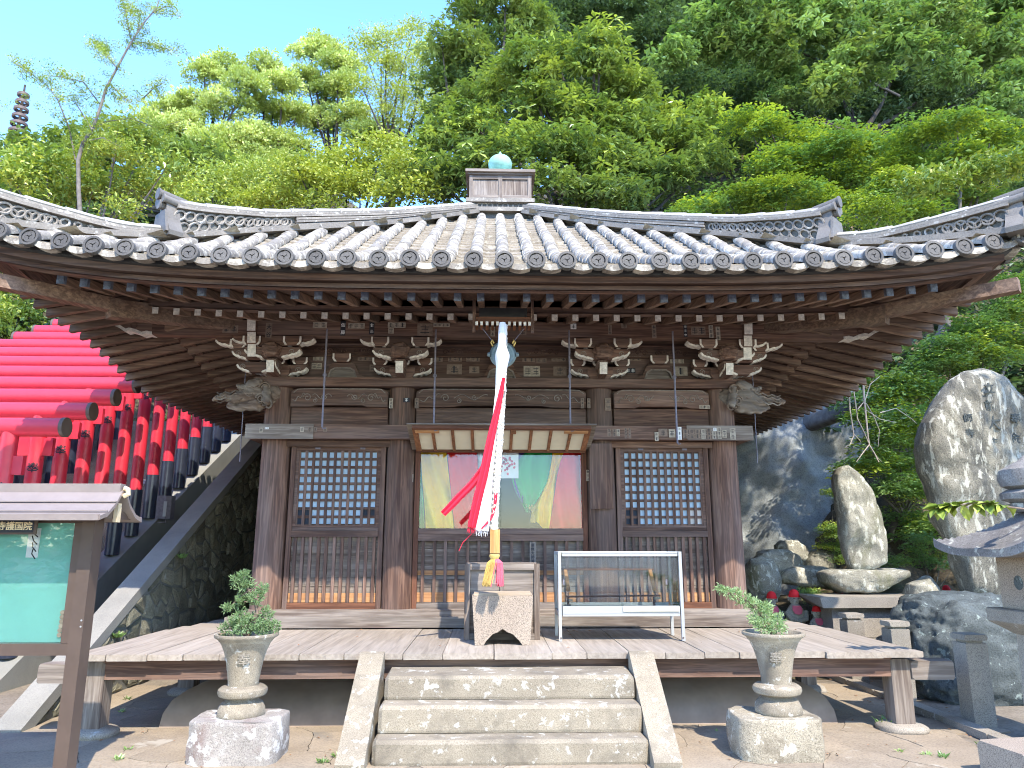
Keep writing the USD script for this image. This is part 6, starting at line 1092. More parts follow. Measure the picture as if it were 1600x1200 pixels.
def jizo(px, py, Y, h, label, lean=0.0):
    t = at(px, py, Y); b = np.array([t[0], Y, t[2] - h]); J = thing('jizo_statue', label, 'statue', b); L = lambda pr, m, nm, sx=1.0, sy=1.0, n=18: part(nm, MB().lathe([(r * h * .80, z * h) for r, z in pr], b + [0, 0, 0], n, sx, sy), m, J, smooth=60)
    bd = MB().lathe([(r * h * .80, z * h) for r, z in ((0, -.1), (.24, -.1), (.25, .05), (.235, .3), (.24, .5), (.21, .62), (.13, .70), (.09, .735), (0, .74))], b, 20, 1.0, .7); part('body', bent(bd, .012, 6, int(px)), 'jizo_stone', J, smooth=60)
    L(((0, .70), (.07, .71), (.115, .77), (.125, .84), (.11, .92), (.06, .97), (0, .98)), 'jizo_stone', 'head')
    for s in (-1, 1): part('ear', MB().tube([b + [s * .118 * h, 0, .80 * h], b + [s * .125 * h, 0, .87 * h]], .018 * h, 6), 'jizo_stone', J); part('eye', MB().tube([b + [s * .025 * h, -.112 * h, .845 * h], b + [s * .065 * h, -.102 * h, .845 * h]], .006 * h, 5), 'dark_rock', J); part('sleeve', MB().tube([b + [s * .2 * h, -.06 * h, .58 * h], b + [s * .15 * h, -.16 * h, .44 * h], b + [s * .02 * h, -.2 * h, .42 * h]], [.05 * h, .05 * h, .035 * h], 8), 'jizo_stone', J, smooth=60)
    part('nose', MB().tube([b + [0, -.118 * h, .85 * h], b + [0, -.134 * h, .81 * h]], .011 * h, 6), 'jizo_stone', J); part('mouth', MB().tube([b + [-.03 * h, -.118 * h, .775 * h], b + [.03 * h, -.118 * h, .775 * h]], .005 * h, 5), 'dark_rock', J)
    L(((.122, .885), (.130, .89), (.130, .915), (.108, .975), (.06, 1.01), (0, 1.02)), 'cap_red', 'cap'); L(((.138, .865), (.140, .88), (.140, .90), (.138, .905)), 'cap_red', 'cap_brim')
    pg = Polygon([(-.085, .70), (.085, .70), (.10, .62), (.07, .55), (0, .53), (-.07, .55), (-.10, .62)]).segmentize(.05); mq = trimesh.creation.extrude_polygon(pg, .01, engine='earcut'); vv_ = np.asarray(mq.vertices); 
    rr_ = np.interp(vv_[:, 1], [.45, .6, .7], [.215, .20, .14]); part('bib', (b + h * np.stack([vv_[:, 0], -.76 * np.sqrt(np.maximum(rr_ ** 2 - vv_[:, 0] ** 2, .004)) - vv_[:, 2], vv_[:, 1]], 1), np.asarray(mq.faces)), 'bib_pink', J)
for a in ((1240, 922, 10.2, .66, 'grey stone jizo in red cap, middle and tallest of three by the deck'), (1205, 925, 10.4, .62, 'grey stone jizo in red cap, nearest the juniper of three by the deck'), (1275, 947, 9.95, .50, 'smallest capped stone jizo, lowest of the three beside the granite altar'), (1310, 919, 10.9, .5, 'stone jizo of which only the red cap shows above the altar slab left end'), (1300, 955, 10.5, .5, 'stone jizo half hidden in the gap left of the altar blocks'), (1173, 938, 10.6, .55, 'stone jizo with a pink bib behind the juniper branch at the hall corner'), (1478, 915, 10.2, .45, 'stone jizo of which a red cap shows behind the triangular rock')): jizo(*a)

# ---------------------------------------------------------------- trees and plants
leaf('camphor_leaf', (0.260, 0.312, 0.069), (0.546, 0.575, 0.172), (0.780, 0.780, 0.345), rough=.5, trans=.24, tiprate=.6)
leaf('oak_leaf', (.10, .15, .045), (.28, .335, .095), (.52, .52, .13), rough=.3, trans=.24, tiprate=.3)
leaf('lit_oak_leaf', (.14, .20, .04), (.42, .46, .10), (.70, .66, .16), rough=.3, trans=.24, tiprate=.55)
leaf('fresh_leaf', (.12, .20, .055), (.33, .43, .15), (.56, .62, .26), rough=.3, trans=.24, tiprate=.4)
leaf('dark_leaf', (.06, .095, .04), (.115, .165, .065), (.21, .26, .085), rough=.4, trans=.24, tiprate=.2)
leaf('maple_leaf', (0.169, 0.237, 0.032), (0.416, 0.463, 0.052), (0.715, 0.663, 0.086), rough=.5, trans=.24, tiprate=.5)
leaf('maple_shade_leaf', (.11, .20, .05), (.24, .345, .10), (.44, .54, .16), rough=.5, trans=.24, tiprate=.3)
leaf('cherry_leaf', (0.247, 0.275, 0.039), (0.494, 0.500, 0.075), (0.728, 0.675, 0.138), rough=.45, trans=.24, tiprate=.5)
leaf('near_leaf', (0.169, 0.237, 0.039), (0.390, 0.438, 0.075), (0.676, 0.663, 0.138), rough=.35, trans=.24, tiprate=.45)
def leaf_faces(o, d, up, l, w, fold=.25, four=False):
    """A leaf: folded along its midrib."""
    d = d / np.linalg.norm(d); s = np.cross(d, up); s /= np.linalg.norm(s) + 1e-9; n = np.cross(s, d)
    if four:
        v = [o, o + d * l * .3 + s * w * .5 + n * w * fold, o + d * l * .68 + s * w * .42 + n * w * fold - n * l * .05, o + d * l - n * l * .16, o + d * l * .68 - s * w * .42 + n * w * fold - n * l * .05, o + d * l * .3 - s * w * .5 + n * w * fold, o + d * l * .5]
        return v, [[0, 6, 1], [1, 6, 2], [2, 6, 3], [3, 6, 4], [4, 6, 5], [5, 6, 0]][::1]
    return [o, o + d * l * .5 + s * w * .5 + n * w * fold, o + d * l, o + d * l * .5 - s * w * .5 + n * w * fold], [[0, 2, 1], [0, 3, 2]]
def sprig(seed, n, R, l, w, style, squash=.7, four=False):
    r2 = np.random.RandomState(seed); V, F, k = [], [], 0
    def put(o, d, up, ll):
        nonlocal k; v, f = leaf_faces(o, d, up, ll, w * ll / l, .22, four); V.extend(v); F.extend([[a + k for a in t] for t in f]); k += len(v)
    if style == 'whorl':                                   # drooping whorls at the twig ends
        for _ in range(max(1, n // 8)):
            c = r2.normal(size=3); c /= np.linalg.norm(c); c = c * R * r2.uniform(.3, 1) ** .6 * [1, 1, squash]; c[2] += R * .1
            for q in range(8):
                a = r2.uniform(0, 6.283); e = np.array([math.cos(a), math.sin(a), r2.uniform(-.9, .35)]); put(c + e * .02, e, np.array([0, 0, 1.0]) + r2.normal(size=3) * .25, l * r2.uniform(.7, 1.2))
    elif style == 'dome':                                  # tufts forming a rounded cushion
        for _ in range(n):
            c = r2.normal(size=3); c[2] = abs(c[2]) * .9 - .15; c /= np.linalg.norm(c); p = c * R * r2.uniform(.55, 1.0) * [1, 1, squash]; e = c + r2.normal(size=3) * .6; e[2] += .25; put(p, e, r2.normal(size=3) + [0, 0, 1], l * r2.uniform(.7, 1.2))
    elif style == 'layer':                                 # flat fans
        for _ in range(n):
            a = r2.uniform(0, 6.283); rr = R * math.sqrt(r2.uniform(0, 1)); p = np.array([rr * math.cos(a), rr * math.sin(a), r2.normal() * R * squash * .3 - .25 * rr * rr / R]); b = a + r2.normal() * .9; put(p, np.array([math.cos(b), math.sin(b), r2.uniform(-.5, .15)]), np.array([0, 0, 1.0]) + r2.normal(size=3) * .3, l * r2.uniform(.7, 1.2))
    else:
        for _ in range(n):
            p = r2.normal(size=3) * R * .5 * [1, 1, squash]; e = r2.normal(size=3); e[2] = e[2] * .6 - .15; put(p, e, np.array([0, 0, 1.0]) + r2.normal(size=3) * .5, l * r2.uniform(.7, 1.2))
    return np.array(V), np.array(F)
KINDS = {  # style, leaves, cluster radius, length, width, squash, leaf looks, bark
    'camphor': ('dome', 120, .42, .12, .066, .75, ('camphor_leaf',), 'dark_bark'),
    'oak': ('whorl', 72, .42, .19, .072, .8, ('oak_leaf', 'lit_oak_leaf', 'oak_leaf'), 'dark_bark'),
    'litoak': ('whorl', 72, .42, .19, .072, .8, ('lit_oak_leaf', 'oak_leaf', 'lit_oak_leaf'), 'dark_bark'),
    'fresh': ('whorl', 72, .42, .20, .088, .7, ('fresh_leaf', 'fresh_leaf', 'oak_leaf'), 'dark_bark'),
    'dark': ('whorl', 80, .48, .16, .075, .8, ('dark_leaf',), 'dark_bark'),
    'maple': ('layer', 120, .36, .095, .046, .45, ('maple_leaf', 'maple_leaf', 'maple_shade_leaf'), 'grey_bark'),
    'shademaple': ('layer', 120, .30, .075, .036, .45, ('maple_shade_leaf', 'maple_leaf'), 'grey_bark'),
    'cherry': ('loose', 80, .40, .115, .056, .7, ('cherry_leaf',), 'dark_bark'),
    'thin': ('loose', 60, .40, .105, .048, .8, ('cherry_leaf', 'camphor_leaf'), 'dark_bark'),
    'near': ('loose', 60, .30, .105, .050, .7, ('near_leaf', 'cherry_leaf'), 'grey_bark')}
PROTO = {}
for kd, (st, n, R, l, w, sq, looks, _) in KINDS.items(): PROTO[kd] = [(sprig(100 + 7 * len(PROTO) + q, n, R, l, w, st, sq), looks[q % len(looks)]) for q in range(max(3, len(looks)))]
def instancer(path, kd, pos, scl, quat, ids):
    pi = UsdGeom.PointInstancer.Define(stage, path); targets = []
    for q, ((v, f), look) in enumerate(PROTO[kd]): usdkit.mesh(stage, f'{path}/leaf_cluster_{q:03d}', (v, f), MAT[look]); targets.append(f'{path}/leaf_cluster_{q:03d}')
    pi.CreatePrototypesRel().SetTargets(targets); pi.CreateProtoIndicesAttr(Vt.IntArray.FromNumpy(np.asarray(ids, np.int32))); pi.CreatePositionsAttr(Vt.Vec3fArray.FromNumpy(np.asarray(pos, np.float32)))
    pi.CreateScalesAttr(Vt.Vec3fArray.FromNumpy(np.repeat(np.asarray(scl, np.float32)[:, None], 3, 1))); pi.CreateOrientationsAttr(Vt.QuathArray([Gf.Quath(*map(float, x)) for x in quat])); pi.GetPrim().SetCustomDataByKey('kind', 'stuff'); return pi
def scatter(rs, lobes, dens, rad):
    """Leaf clusters over rounded lobes (centre, radii), thick outside and on top, thin inside."""
    P = []
    for c, R in lobes:
        R = np.asarray(R, float) * np.ones(3); n = max(8, int(3.2 * dens * (R[0] * R[2]) / (rad * rad)))
        d = rs.normal(size=(n, 3)); d /= np.linalg.norm(d, axis=1, keepdims=True); d[:, 2] = np.where(d[:, 2] < -.35, -d[:, 2] * .6, d[:, 2])
        k = rs.uniform(.45, 1.0, (n, 1)) ** .6; P.append(c + d * k * R)
    return np.vstack(P)
def tree(name, label, kd, lobes, seed, base=None, world=None, dens=2.6, trunk_r=.16, depth=.9, cat='tree', group=None, limbs=True, spread=.8, scl=(.65, 1.4)):
    rs = np.random.RandomState(seed); L = []
    for px, py, Y, rp in lobes:
        y = Y + rs.uniform(-spread, spread); c = at(px, py, y); r = 1.18 * rp * y / 1150.0; L.append((c, np.array([r, r * depth, r * .85])))
    for c, r in (world or []): L.append((np.array(c, float), np.array([r, r * .9, r * .7])))
    cs = np.array([c for c, _ in L])
    if base is None: bx, by = cs[:, 0].mean() + rs.uniform(-.3, .3), cs[:, 1].mean() + .8; base = np.array([bx, by, float(hill_z(bx, by)) - .1])
    base = np.array(base, float); T = thing(name, label, cat, base, group=group); mid = cs.mean(0); low = cs[:, 2].min()
    fork = base + (np.array([mid[0], mid[1], max(low - .5, base[2] + .4 * (mid[2] - base[2]))]) - base) * .9
    t = np.linspace(0, 1, 8); path = base + (fork - base) * t[:, None] + np.stack([np.sin(t * 4 + seed) * .12, np.cos(t * 3 + seed) * .12, t * 0], 1) * np.linspace(0, 1, 8)[:, None]
    tk = part('trunk', MB().tube(path, np.linspace(trunk_r, trunk_r * .6, 8), 8), KINDS[kd][7], T, smooth=60)
    if limbs:
        for c, R in L:
            t = np.linspace(0, 1, 6)[:, None]; e = c + np.array([0, .1, R[2] * .3]); bend = np.array([rs.uniform(-.2, .2), rs.uniform(-.2, .2), -.25]); p = path[-1] + (e - path[-1]) * t + bend * np.sin(t * np.pi) * np.linalg.norm(e - path[-1]) * .3
            part('limb', MB().tube(p, np.linspace(trunk_r * .36, trunk_r * .08, 6), 6, cap=False), KINDS[kd][7], tk, smooth=60)
    P = scatter(rs, L, dens, KINDS[kd][2]); n = len(P); yaw = rs.uniform(0, 2 * np.pi, n); tx = rs.normal(0, .22, n); q = np.stack([np.cos(yaw / 2), np.sin(tx / 2) * np.cos(yaw / 2), np.sin(tx / 2) * np.sin(yaw / 2), np.sin(yaw / 2)], 1); q /= np.linalg.norm(q, axis=1, keepdims=True)
    instancer(numbered(T, 'crown'), kd, P - base, rs.uniform(*scl, n), q, rs.randint(0, len(PROTO[kd]), n)); return T
def undergrowth(n):
    rs = np.random.RandomState(77); x = rs.uniform(-26, 26, n); y = rs.uniform(13.8, 42, n); z = hill_z(x, y); k = (z > .25) & (np.abs(x) < y * .85); x, y, z = x[k], y[k], z[k]; n = len(x); yaw = rs.uniform(0, 6.283, n)
    p = numbered('/World', 'undergrowth'); instancer(p, 'dark', np.stack([x, y, z + rs.uniform(0, .5, n)], 1), rs.uniform(.9, 2.0, n), np.stack([np.cos(yaw / 2), yaw * 0, yaw * 0, np.sin(yaw / 2)], 1), rs.randint(0, 3, n)); tag(stage.GetPrimAtPath(p), 'dark green undergrowth covering the hillside below the trees', 'undergrowth', None, 'stuff')
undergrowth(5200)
lob = lambda Y, *a: [(x, y, Y, r) for x, y, r in a]
BACK = 'trees on the hillside behind the hall'
tree('camphor_tree', 'pale yellow green camphor tree with cushion like tufts, leftmost on the skyline', 'camphor', lob(30, (318, 122, 26), (345, 112, 24), (383, 140, 28), (298, 168, 26), (352, 172, 34), (285, 208, 34), (330, 238, 40), (382, 222, 34), (392, 268, 34), (262, 175, 24), (240, 205, 28), (290, 265, 36)), 1, group=None, trunk_r=.3)
tree('camphor_tree', 'pale camphor tree with bare forks and sky gaps, second on the skyline', 'camphor', lob(31, (414, 112, 26), (440, 140, 26), (425, 185, 32), (405, 222, 26), (452, 235, 30), (462, 180, 24), (430, 262, 28)), 2, trunk_r=.28)
tree('camphor_tree', 'pale rounded camphor tree, third on the skyline above the left roof slope', 'camphor', lob(32, (484, 88, 28), (507, 80, 22), (528, 108, 28), (478, 132, 28), (522, 155, 30), (500, 198, 34), (545, 188, 28), (540, 140, 24), (575, 215, 30), (610, 225, 30)), 3, trunk_r=.28)
tree('thin_tree', 'thin olive yellow tree with airy crown and sky showing through, on the skyline', 'thin', lob(28, (568, 80, 28), (605, 62, 28), (645, 55, 26), (595, 110, 32), (635, 105, 32), (662, 90, 26), (618, 158, 34), (565, 140, 28), (655, 145, 34), (660, 190, 36), (590, 185, 28)), 4, dens=2.2, trunk_r=.2)
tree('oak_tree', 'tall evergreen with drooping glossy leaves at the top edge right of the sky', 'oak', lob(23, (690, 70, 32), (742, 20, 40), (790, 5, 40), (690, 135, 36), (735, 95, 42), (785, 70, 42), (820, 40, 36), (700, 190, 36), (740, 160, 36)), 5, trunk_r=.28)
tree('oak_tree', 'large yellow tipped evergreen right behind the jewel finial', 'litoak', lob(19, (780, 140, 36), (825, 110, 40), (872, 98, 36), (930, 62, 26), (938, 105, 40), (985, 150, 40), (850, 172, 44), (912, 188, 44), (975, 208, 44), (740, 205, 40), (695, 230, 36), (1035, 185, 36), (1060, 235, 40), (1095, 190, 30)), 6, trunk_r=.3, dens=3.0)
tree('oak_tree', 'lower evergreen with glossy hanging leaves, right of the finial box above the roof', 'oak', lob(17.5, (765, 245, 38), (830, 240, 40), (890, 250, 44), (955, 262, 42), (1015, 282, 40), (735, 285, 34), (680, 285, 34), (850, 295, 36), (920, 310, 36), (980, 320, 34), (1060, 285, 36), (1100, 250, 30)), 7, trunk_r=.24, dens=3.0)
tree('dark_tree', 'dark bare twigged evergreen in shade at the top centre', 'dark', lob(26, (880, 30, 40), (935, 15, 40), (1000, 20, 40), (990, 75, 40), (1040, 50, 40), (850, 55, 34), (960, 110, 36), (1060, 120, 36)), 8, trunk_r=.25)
tree('fresh_tree', 'broad bright green evergreen whose lit boughs hang at the upper right', 'fresh', lob(21, (1060, 85, 30), (1095, 55, 34), (1135, 70, 38), (1190, 60, 36), (1235, 30, 36), (1290, 25, 34), (1215, 95, 30), (1265, 60, 34), (1150, 20, 36), (1330, 60, 30), (1325, 105, 34), (1360, 118, 28), (1245, 130, 30), (1295, 140, 30), (1225, 150, 24), (1370, 30, 34)), 9, base=at(1405, 150, 23.5), trunk_r=.05, dens=3.0, limbs=False)
tree('fresh_tree', 'green broadleaf tree filling the top right corner', 'fresh', lob(19, (1430, 35, 38), (1490, 25, 40), (1560, 15, 40), (1530, 80, 38), (1585, 70, 38), (1595, 130, 36), (1450, 75, 28), (1410, 60, 28), (1500, 115, 26), (1565, 165, 30), (1625, 30, 40)), 10, trunk_r=.2, dens=3.0, limbs=False)
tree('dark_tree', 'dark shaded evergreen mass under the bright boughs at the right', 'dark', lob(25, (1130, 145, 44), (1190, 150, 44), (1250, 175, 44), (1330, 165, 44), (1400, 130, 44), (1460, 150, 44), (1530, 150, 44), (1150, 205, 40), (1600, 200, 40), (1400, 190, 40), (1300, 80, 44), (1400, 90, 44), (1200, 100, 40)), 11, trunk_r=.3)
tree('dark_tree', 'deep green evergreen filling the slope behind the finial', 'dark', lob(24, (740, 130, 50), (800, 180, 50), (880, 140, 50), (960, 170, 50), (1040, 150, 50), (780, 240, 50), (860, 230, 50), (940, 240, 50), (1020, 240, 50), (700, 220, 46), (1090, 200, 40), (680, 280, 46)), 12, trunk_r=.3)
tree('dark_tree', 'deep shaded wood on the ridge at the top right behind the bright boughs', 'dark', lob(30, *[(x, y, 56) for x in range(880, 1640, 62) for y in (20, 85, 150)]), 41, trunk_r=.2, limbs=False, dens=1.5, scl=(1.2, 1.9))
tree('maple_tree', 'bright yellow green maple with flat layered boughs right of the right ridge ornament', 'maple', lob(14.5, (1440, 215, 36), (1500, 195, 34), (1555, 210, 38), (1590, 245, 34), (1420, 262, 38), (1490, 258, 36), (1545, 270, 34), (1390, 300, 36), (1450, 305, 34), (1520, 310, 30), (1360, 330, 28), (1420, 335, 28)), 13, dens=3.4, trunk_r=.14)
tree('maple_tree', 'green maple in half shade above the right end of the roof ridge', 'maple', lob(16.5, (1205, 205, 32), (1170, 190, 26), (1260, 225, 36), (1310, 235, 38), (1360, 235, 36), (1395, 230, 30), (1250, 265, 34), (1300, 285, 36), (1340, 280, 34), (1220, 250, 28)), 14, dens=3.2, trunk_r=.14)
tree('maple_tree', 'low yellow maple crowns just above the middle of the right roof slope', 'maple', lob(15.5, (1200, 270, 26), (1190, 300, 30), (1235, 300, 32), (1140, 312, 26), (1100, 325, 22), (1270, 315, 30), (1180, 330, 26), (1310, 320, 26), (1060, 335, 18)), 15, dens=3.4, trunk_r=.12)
tree('cherry_tree', 'yellow green cherry with dark forking limbs left of the finial box', 'cherry', lob(18, (480, 290, 36), (540, 255, 36), (595, 240, 36), (640, 265, 34), (560, 295, 34), (500, 322, 26), (430, 310, 30), (655, 300, 30), (610, 305, 30), (690, 305, 24), (380, 320, 26), (460, 262, 26)), 16, dens=2.4, trunk_r=.15)
tree('cherry_tree', 'loose light green tree behind the left ridge, left of the cherry', 'thin', lob(20, (330, 290, 34), (375, 285, 34), (420, 275, 34), (300, 315, 30), (350, 320, 30), (410, 315, 28), (270, 300, 28)), 17, dens=2.3, trunk_r=.14)
tree('near_tree', 'leafy green tree hiding the pagoda foot at the left edge', 'near', lob(14, (20, 262, 26), (66, 262, 28), (118, 262, 34), (175, 245, 34), (225, 225, 30), (55, 285, 34), (140, 300, 36), (212, 285, 34), (258, 262, 28), (15, 280, 28), (180, 205, 26), (240, 300, 28), (90, 320, 30), (190, 325, 28), (5, 280, 26)), 18, dens=2.0, trunk_r=.12)
tree('dark_tree', 'shaded green trees filling the slope behind the left edge', 'oak', lob(24, (40, 250, 44), (110, 240, 44), (180, 240, 44), (250, 250, 44), (320, 270, 44), (390, 290, 40), (460, 290, 40), (60, 310, 44), (150, 310, 44), (520, 280, 40), (590, 290, 40), (650, 280, 40)), 19, trunk_r=.25)
tree('near_tree', 'yellow green leafy tree behind the upper gates under the left eave', 'near', lob(16, (12, 490, 26), (40, 500, 22), (25, 525, 20), (0, 540, 26), (-20, 500, 30), (20, 460, 22), (-10, 600, 40), (60, 640, 40), (100, 600, 30), (20, 690, 40)), 20, dens=2.6, trunk_r=.1)
tree('cherry_tree', 'large leaved boughs reaching in over the right roof corner', 'near', lob(11, (1590, 262, 16), (1550, 272, 15), (1510, 278, 14), (1470, 284, 12), (1430, 292, 9), (1625, 255, 22)), 30, base=(10.5, 8.0, 0.6), world=[((9.2, 7.2, 9.3), 1.5), ((8.0, 6.3, 10.6), 1.5), ((9.8, 8.6, 10.2), 1.6), ((8.2, 8.0, 11.6), 1.4), ((10.6, 6.0, 8.6), 1.5), ((9.6, 4.6, 9.2), 1.5), ((11.5, 7.6, 10.0), 1.5), ((7.4, 9.4, 12.2), 1.3), ((6.3, 7.4, 11.0), 1.2), ((5.4, 8.0, 12.0), 1.2), ((7.2, 7.0, 11.0), 1.1)], dens=.8, trunk_r=.2, spread=.3, limbs=False)
# slim tree with a leaning top at the left
SL = thing('slim_tree', 'slim half bare tree with grey leaning stem against the sky at the left', 'tree', at(128, 345, 13)); stem = [at(x, y, 13) for x, y in ((126, 345), (123, 300), (122, 250), (130, 222), (144, 203), (158, 165), (165, 140), (182, 108), (197, 80), (212, 55), (225, 35), (245, 12), (252, -10))]
part('trunk', MB().tube(stem, np.linspace(.042, .009, len(stem)), 8), 'grey_bark', SL, smooth=60); rs = np.random.RandomState(31); LP = []
BR = [((140, 205), (165, 190), (205, 185), (245, 200), (280, 190)), ((118, 250), (108, 200), (90, 155), (70, 130), (40, 110), (18, 95)), ((158, 165), (130, 128), (95, 120), (65, 118)), ((182, 105), (165, 85), (152, 72), (148, 65)), ((205, 68), (225, 66), (255, 75), (278, 80)), ((215, 48), (218, 30), (212, 8)), ((205, 62), (200, 40), (195, 10), (188, -5)), ((144, 203), (118, 160), (98, 150)), ((170, 128), (190, 150), (205, 160)), ((222, 155), (240, 138), (258, 128)), ((130, 222), (160, 215), (190, 230)), ((240, 20), (258, 10), (270, 12))]
for b in BR:
    pts = np.array([at(x, y, 13 + rs.uniform(-.4, .4)) for x, y in b]); part('branch', MB().tube(pts, np.linspace(.015, .004, len(pts)), 6, cap=False), 'grey_bark', SL, smooth=60)
    for k in range(len(pts) - 1):
        for t in np.linspace(0, 1, 9): LP.append(pts[k] + (pts[k + 1] - pts[k]) * t + rs.normal(size=3) * .08)
for x, y in ((60, 112), (85, 115), (50, 92), (75, 100), (35, 118), (100, 118), (125, 120), (150, 128), (175, 78), (165, 68), (150, 70), (185, 72), (160, 85), (205, 10), (215, 25), (200, 35), (190, 5), (225, 20), (170, 120), (155, 148), (130, 150), (180, 150), (145, 160), (165, 165), (200, 150), (250, 130), (20, 160), (40, 150), (5, 165), (60, 165), (250, 72), (270, 80), (120, 150)): LP.append(at(x, y, 13 + rs.uniform(-.5, .5)))
LP = np.array(LP); n = len(LP); o_ = at(128, 345, 13); yaw = rs.uniform(0, 6.28, n); instancer(numbered(SL, 'crown'), 'near', LP - o_, rs.uniform(.28, .46, n), np.stack([np.cos(yaw / 2), yaw * 0, yaw * 0, np.sin(yaw / 2)], 1), rs.randint(0, 3, n))
# shaded maple foliage right of the hall
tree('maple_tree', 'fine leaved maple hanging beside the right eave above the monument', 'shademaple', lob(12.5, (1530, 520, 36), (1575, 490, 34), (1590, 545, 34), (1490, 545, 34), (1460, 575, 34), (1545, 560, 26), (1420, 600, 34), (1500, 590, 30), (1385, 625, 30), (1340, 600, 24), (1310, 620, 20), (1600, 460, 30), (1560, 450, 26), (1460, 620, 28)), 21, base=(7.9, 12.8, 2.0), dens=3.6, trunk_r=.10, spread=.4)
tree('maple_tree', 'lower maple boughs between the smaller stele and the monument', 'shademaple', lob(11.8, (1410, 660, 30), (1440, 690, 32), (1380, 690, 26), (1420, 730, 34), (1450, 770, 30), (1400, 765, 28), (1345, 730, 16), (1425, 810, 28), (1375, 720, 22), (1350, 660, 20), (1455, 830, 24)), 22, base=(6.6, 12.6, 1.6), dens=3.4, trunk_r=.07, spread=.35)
tree('fern_bush', 'small green fern clump growing between the cliff and the smaller stele', 'shademaple', lob(11.2, (1305, 840, 14), (1295, 855, 12), (1315, 860, 13), (1300, 825, 8), (1320, 875, 12), (1305, 770, 8)), 23, dens=3.0, trunk_r=.02, cat='fern', spread=.1, scl=(.35, .6))
tree('fern_bush', 'green undergrowth on the leaf littered slope below the monument', 'shademaple', lob(10.9, (1420, 860, 18), (1450, 880, 18), (1480, 870, 16), (1440, 845, 14), (1400, 880, 14), (1500, 885, 14), (1470, 850, 12)), 24, dens=2.2, trunk_r=.02, cat='undergrowth', spread=.2, scl=(.35, .6))
tree('fern_bush', 'small fern clump between the lowest capped statue and the altar', 'shademaple', lob(10.3, (1285, 935, 12), (1290, 950, 10), (1262, 925, 10)), 25, dens=3, trunk_r=.015, cat='fern', spread=.1, scl=(.3, .5))
# leaning trunk and bare hanging branch
solo('leaning_trunk', MB().tube([at(x, y, 12.6 + d) for x, y, d in ((1235, 672, 2.6), (1270, 660, 1.2), (1310, 645, .4), (1350, 640, .2), (1395, 615, 0), (1440, 560, 0), (1480, 510, 0))], [.18, .17, .16, .13, .11, .09, .07], 9), 'grey_bark', 'leaning mossy trunk crossing above the rock face beside the eave', 'tree trunk', smooth=60)
HB = thing('dead_branch', 'pale bare branch hanging down in front of the maple above the smaller stele', 'dead branch', at(1350, 650, 10.6))
for b, r in ((((1348, 590), (1350, 620), (1353, 650), (1356, 680), (1358, 695), (1366, 708), (1373, 722)), .016), (((1326, 605), (1328, 640), (1332, 665), (1334, 680), (1328, 695)), .012), (((1334, 612), (1340, 655), (1350, 675), (1358, 694)), .010), (((1353, 630), (1365, 650), (1374, 672), (1372, 698)), .009), (((1358, 695), (1348, 708), (1338, 722)), .009), (((1334, 678), (1345, 690)), .007), (((1352, 640), (1375, 655), (1400, 660)), .007), (((1340, 640), (1352, 625), (1360, 600), (1375, 588)), .008), (((1366, 708), (1372, 716), (1378, 722)), .006), (((1375, 645), (1400, 638), (1425, 655), (1432, 662)), .008)):
    part('twig', MB().tube([at(x, y, 10.6 + .003 * (x - 1350)) for x, y in b], np.linspace(r, r * .5, len(b)), 6), 'twig_bark', HB, smooth=60)
# leafy shoot in front of the lantern
SH2 = thing('leafy_shoot', 'bright large leaved shoot reaching in over the stone lantern roof', 'shoot', at(1575, 800, 6.0)); st_ = np.array([at(x, y, 6.0 + d) for x, y, d in ((1640, 800, .1), (1575, 792, 0), (1530, 785, 0), (1490, 790, 0), (1462, 795, 0))]); part('stem', MB().tube(st_, [.008, .007, .006, .004, .003], 6), 'bark', SH2); rs = np.random.RandomState(6)
for q in range(56):
    t = rs.uniform(.22, 1) * 4; k = min(int(t), 3); p = st_[k] + (st_[k + 1] - st_[k]) * (t - k); a = rs.uniform(0, 6.28); d = np.array([-.5 + math.cos(a) * .8, math.sin(a) * .8, rs.uniform(-.75, .25)]); v, f = leaf_faces(p, d, np.array([0, 0, 1.0]) + rs.normal(size=3) * .3, rs.uniform(.10, .16), rs.uniform(.055, .075), .16, True)
    v = np.array(v); nn_ = np.cross(d, [0, 0, 1.0]); part('leaf', (np.vstack([v, v - [0, 0, .0015]]), np.vstack([f, np.array(f)[:, ::-1] + len(v)])), 'near_leaf', SH2)
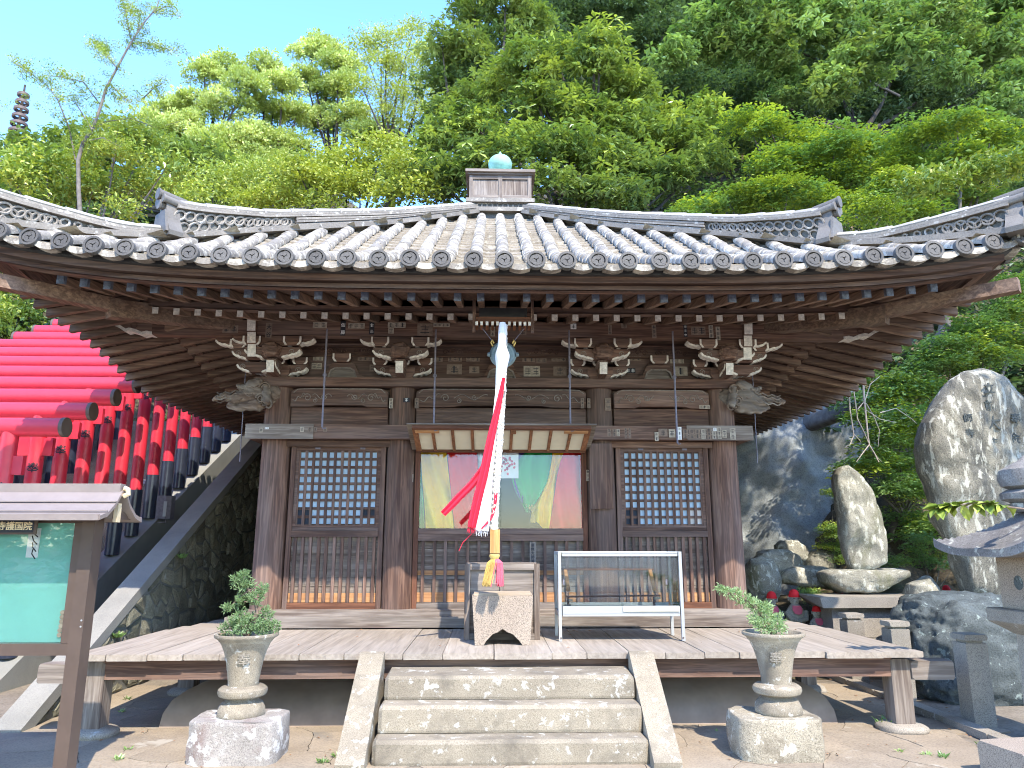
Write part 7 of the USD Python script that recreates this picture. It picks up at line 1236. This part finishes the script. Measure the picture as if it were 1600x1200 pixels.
# weeds in the joints of the paving
def weed(x, y, r, n, label, z=0.0, kind='fresh_leaf'):
    rs = np.random.RandomState(int(abs(x) * 100 + y * 10)); mb = MB()
    for _ in range(n):
        a = rs.uniform(0, 6.28); d = np.array([math.cos(a), math.sin(a), rs.uniform(.3, 1.6)]); v, f = leaf_faces(np.array([x, y, z]) + np.array([math.cos(a), math.sin(a), 0]) * r * rs.uniform(0, .6), d, np.array([0, 0, 1.0]) + rs.normal(size=3) * .3, r * rs.uniform(.5, 1.0), r * .28, .2); mb.add(np.array(v), np.array(f))
    solo('weed', mb, kind, label, 'weed', kind=None)
for px, py, r, n, l in ((199, 1093, .06, 16, 'small weed on the paving at the foot of the rubble wall'), (190, 1113, .05, 14, 'small weed in front of the rubble wall weed, under the left deck end'), (183, 1188, .06, 18, 'weed tuft at the bottom left near the notice board post'), (198, 1172, .05, 12, 'tiny weed just above the bottom left tuft'), (140, 1102, .05, 10, 'weed at the back of the left deck corner post'), (528, 1183, .05, 30, 'mossy weed at the foot of the left step slab'), (505, 1192, .05, 26, 'low moss tuft left of the left step slab'), (1390, 1137, .12, 90, 'clover patch beside the right deck corner post'), (1408, 1175, .05, 10, 'small weed in front of the right post stone'), (1447, 1180, .05, 10, 'upright weed in the joint right of the post stone'), (1475, 1184, .06, 14, 'low weed in the paving joint near the low granite block'), (1530, 1163, .04, 8, 'tiny weed near the kerb at the lower right'), (1120, 1143, .035, 6, 'tiny weed left of the right pedestal'), (275, 850, 0, 0, '')):
    if n: p = atz(px, py, 0); weed(p[0], p[1], r, n, l)
for Y_, z_, l in ((8.45, .72, 'green tuft growing from the lower coping joint of the rubble wall'), (9.9, 1.52, 'green fern tuft growing high on the rubble wall under the coping')): weed(-4.13, Y_, .10, 40, l, z_ - .12)

# tall trees across the court behind the viewer, which the glass reflects
rs = np.random.RandomState(55); P = []
for _ in range(900):
    x = rs.uniform(-26, 20); y = rs.uniform(-19, -14); z = rs.uniform(6.4, 14) if x > -9 else rs.uniform(.6, 12); P.append((x, y, z))
n = len(P); yaw = rs.uniform(0, 6.283, n); p_ = numbered('/World', 'court_trees'); instancer(p_, 'oak', P, rs.uniform(2.2, 3.6, n), np.stack([np.cos(yaw / 2), yaw * 0, yaw * 0, np.sin(yaw / 2)], 1), rs.randint(0, 3, n)); tag(stage.GetPrimAtPath(p_), 'tall dark trees across the court that the window glass reflects', 'trees', None, 'stuff')

rs = np.random.RandomState(90); mb = MB(); spots = [(rs.uniform(-3.6, 3.9), rs.uniform(4.9, 8.6), .003) for _ in range(130)] + [(rs.uniform(3.7, 4.6), rs.uniform(6.5, 9.3), .003) for _ in range(50)] + [(rs.uniform(-3.3, 3.4), rs.uniform(6.8, 8.4), .677) for _ in range(14)] + [(.75 + rs.normal() * .12, 8.2 + rs.normal() * .06, .678) for _ in range(12)]
for x, y, z in spots:
    if z < .1 and -1.25 < x < 1.3 and y > 5.6: continue
    a = rs.uniform(0, 6.28); l = rs.uniform(.018, .05); v, f = leaf_faces(np.array([x, y, z]), np.array([math.cos(a), math.sin(a), .05]), np.array([0, 0, 1.0]) + rs.normal(size=3) * .2, l, l * .45, .3); mb.add(np.array(v) + [0, 0, .004], np.array(f))
plain('dry_leaf', (.26, .13, .06), .8, noise=.4, scale=9)
solo('dry_leaves', mb, 'dry_leaf', 'scattered dry brown leaves lying on the paving and deck', 'dry leaves', kind='stuff')
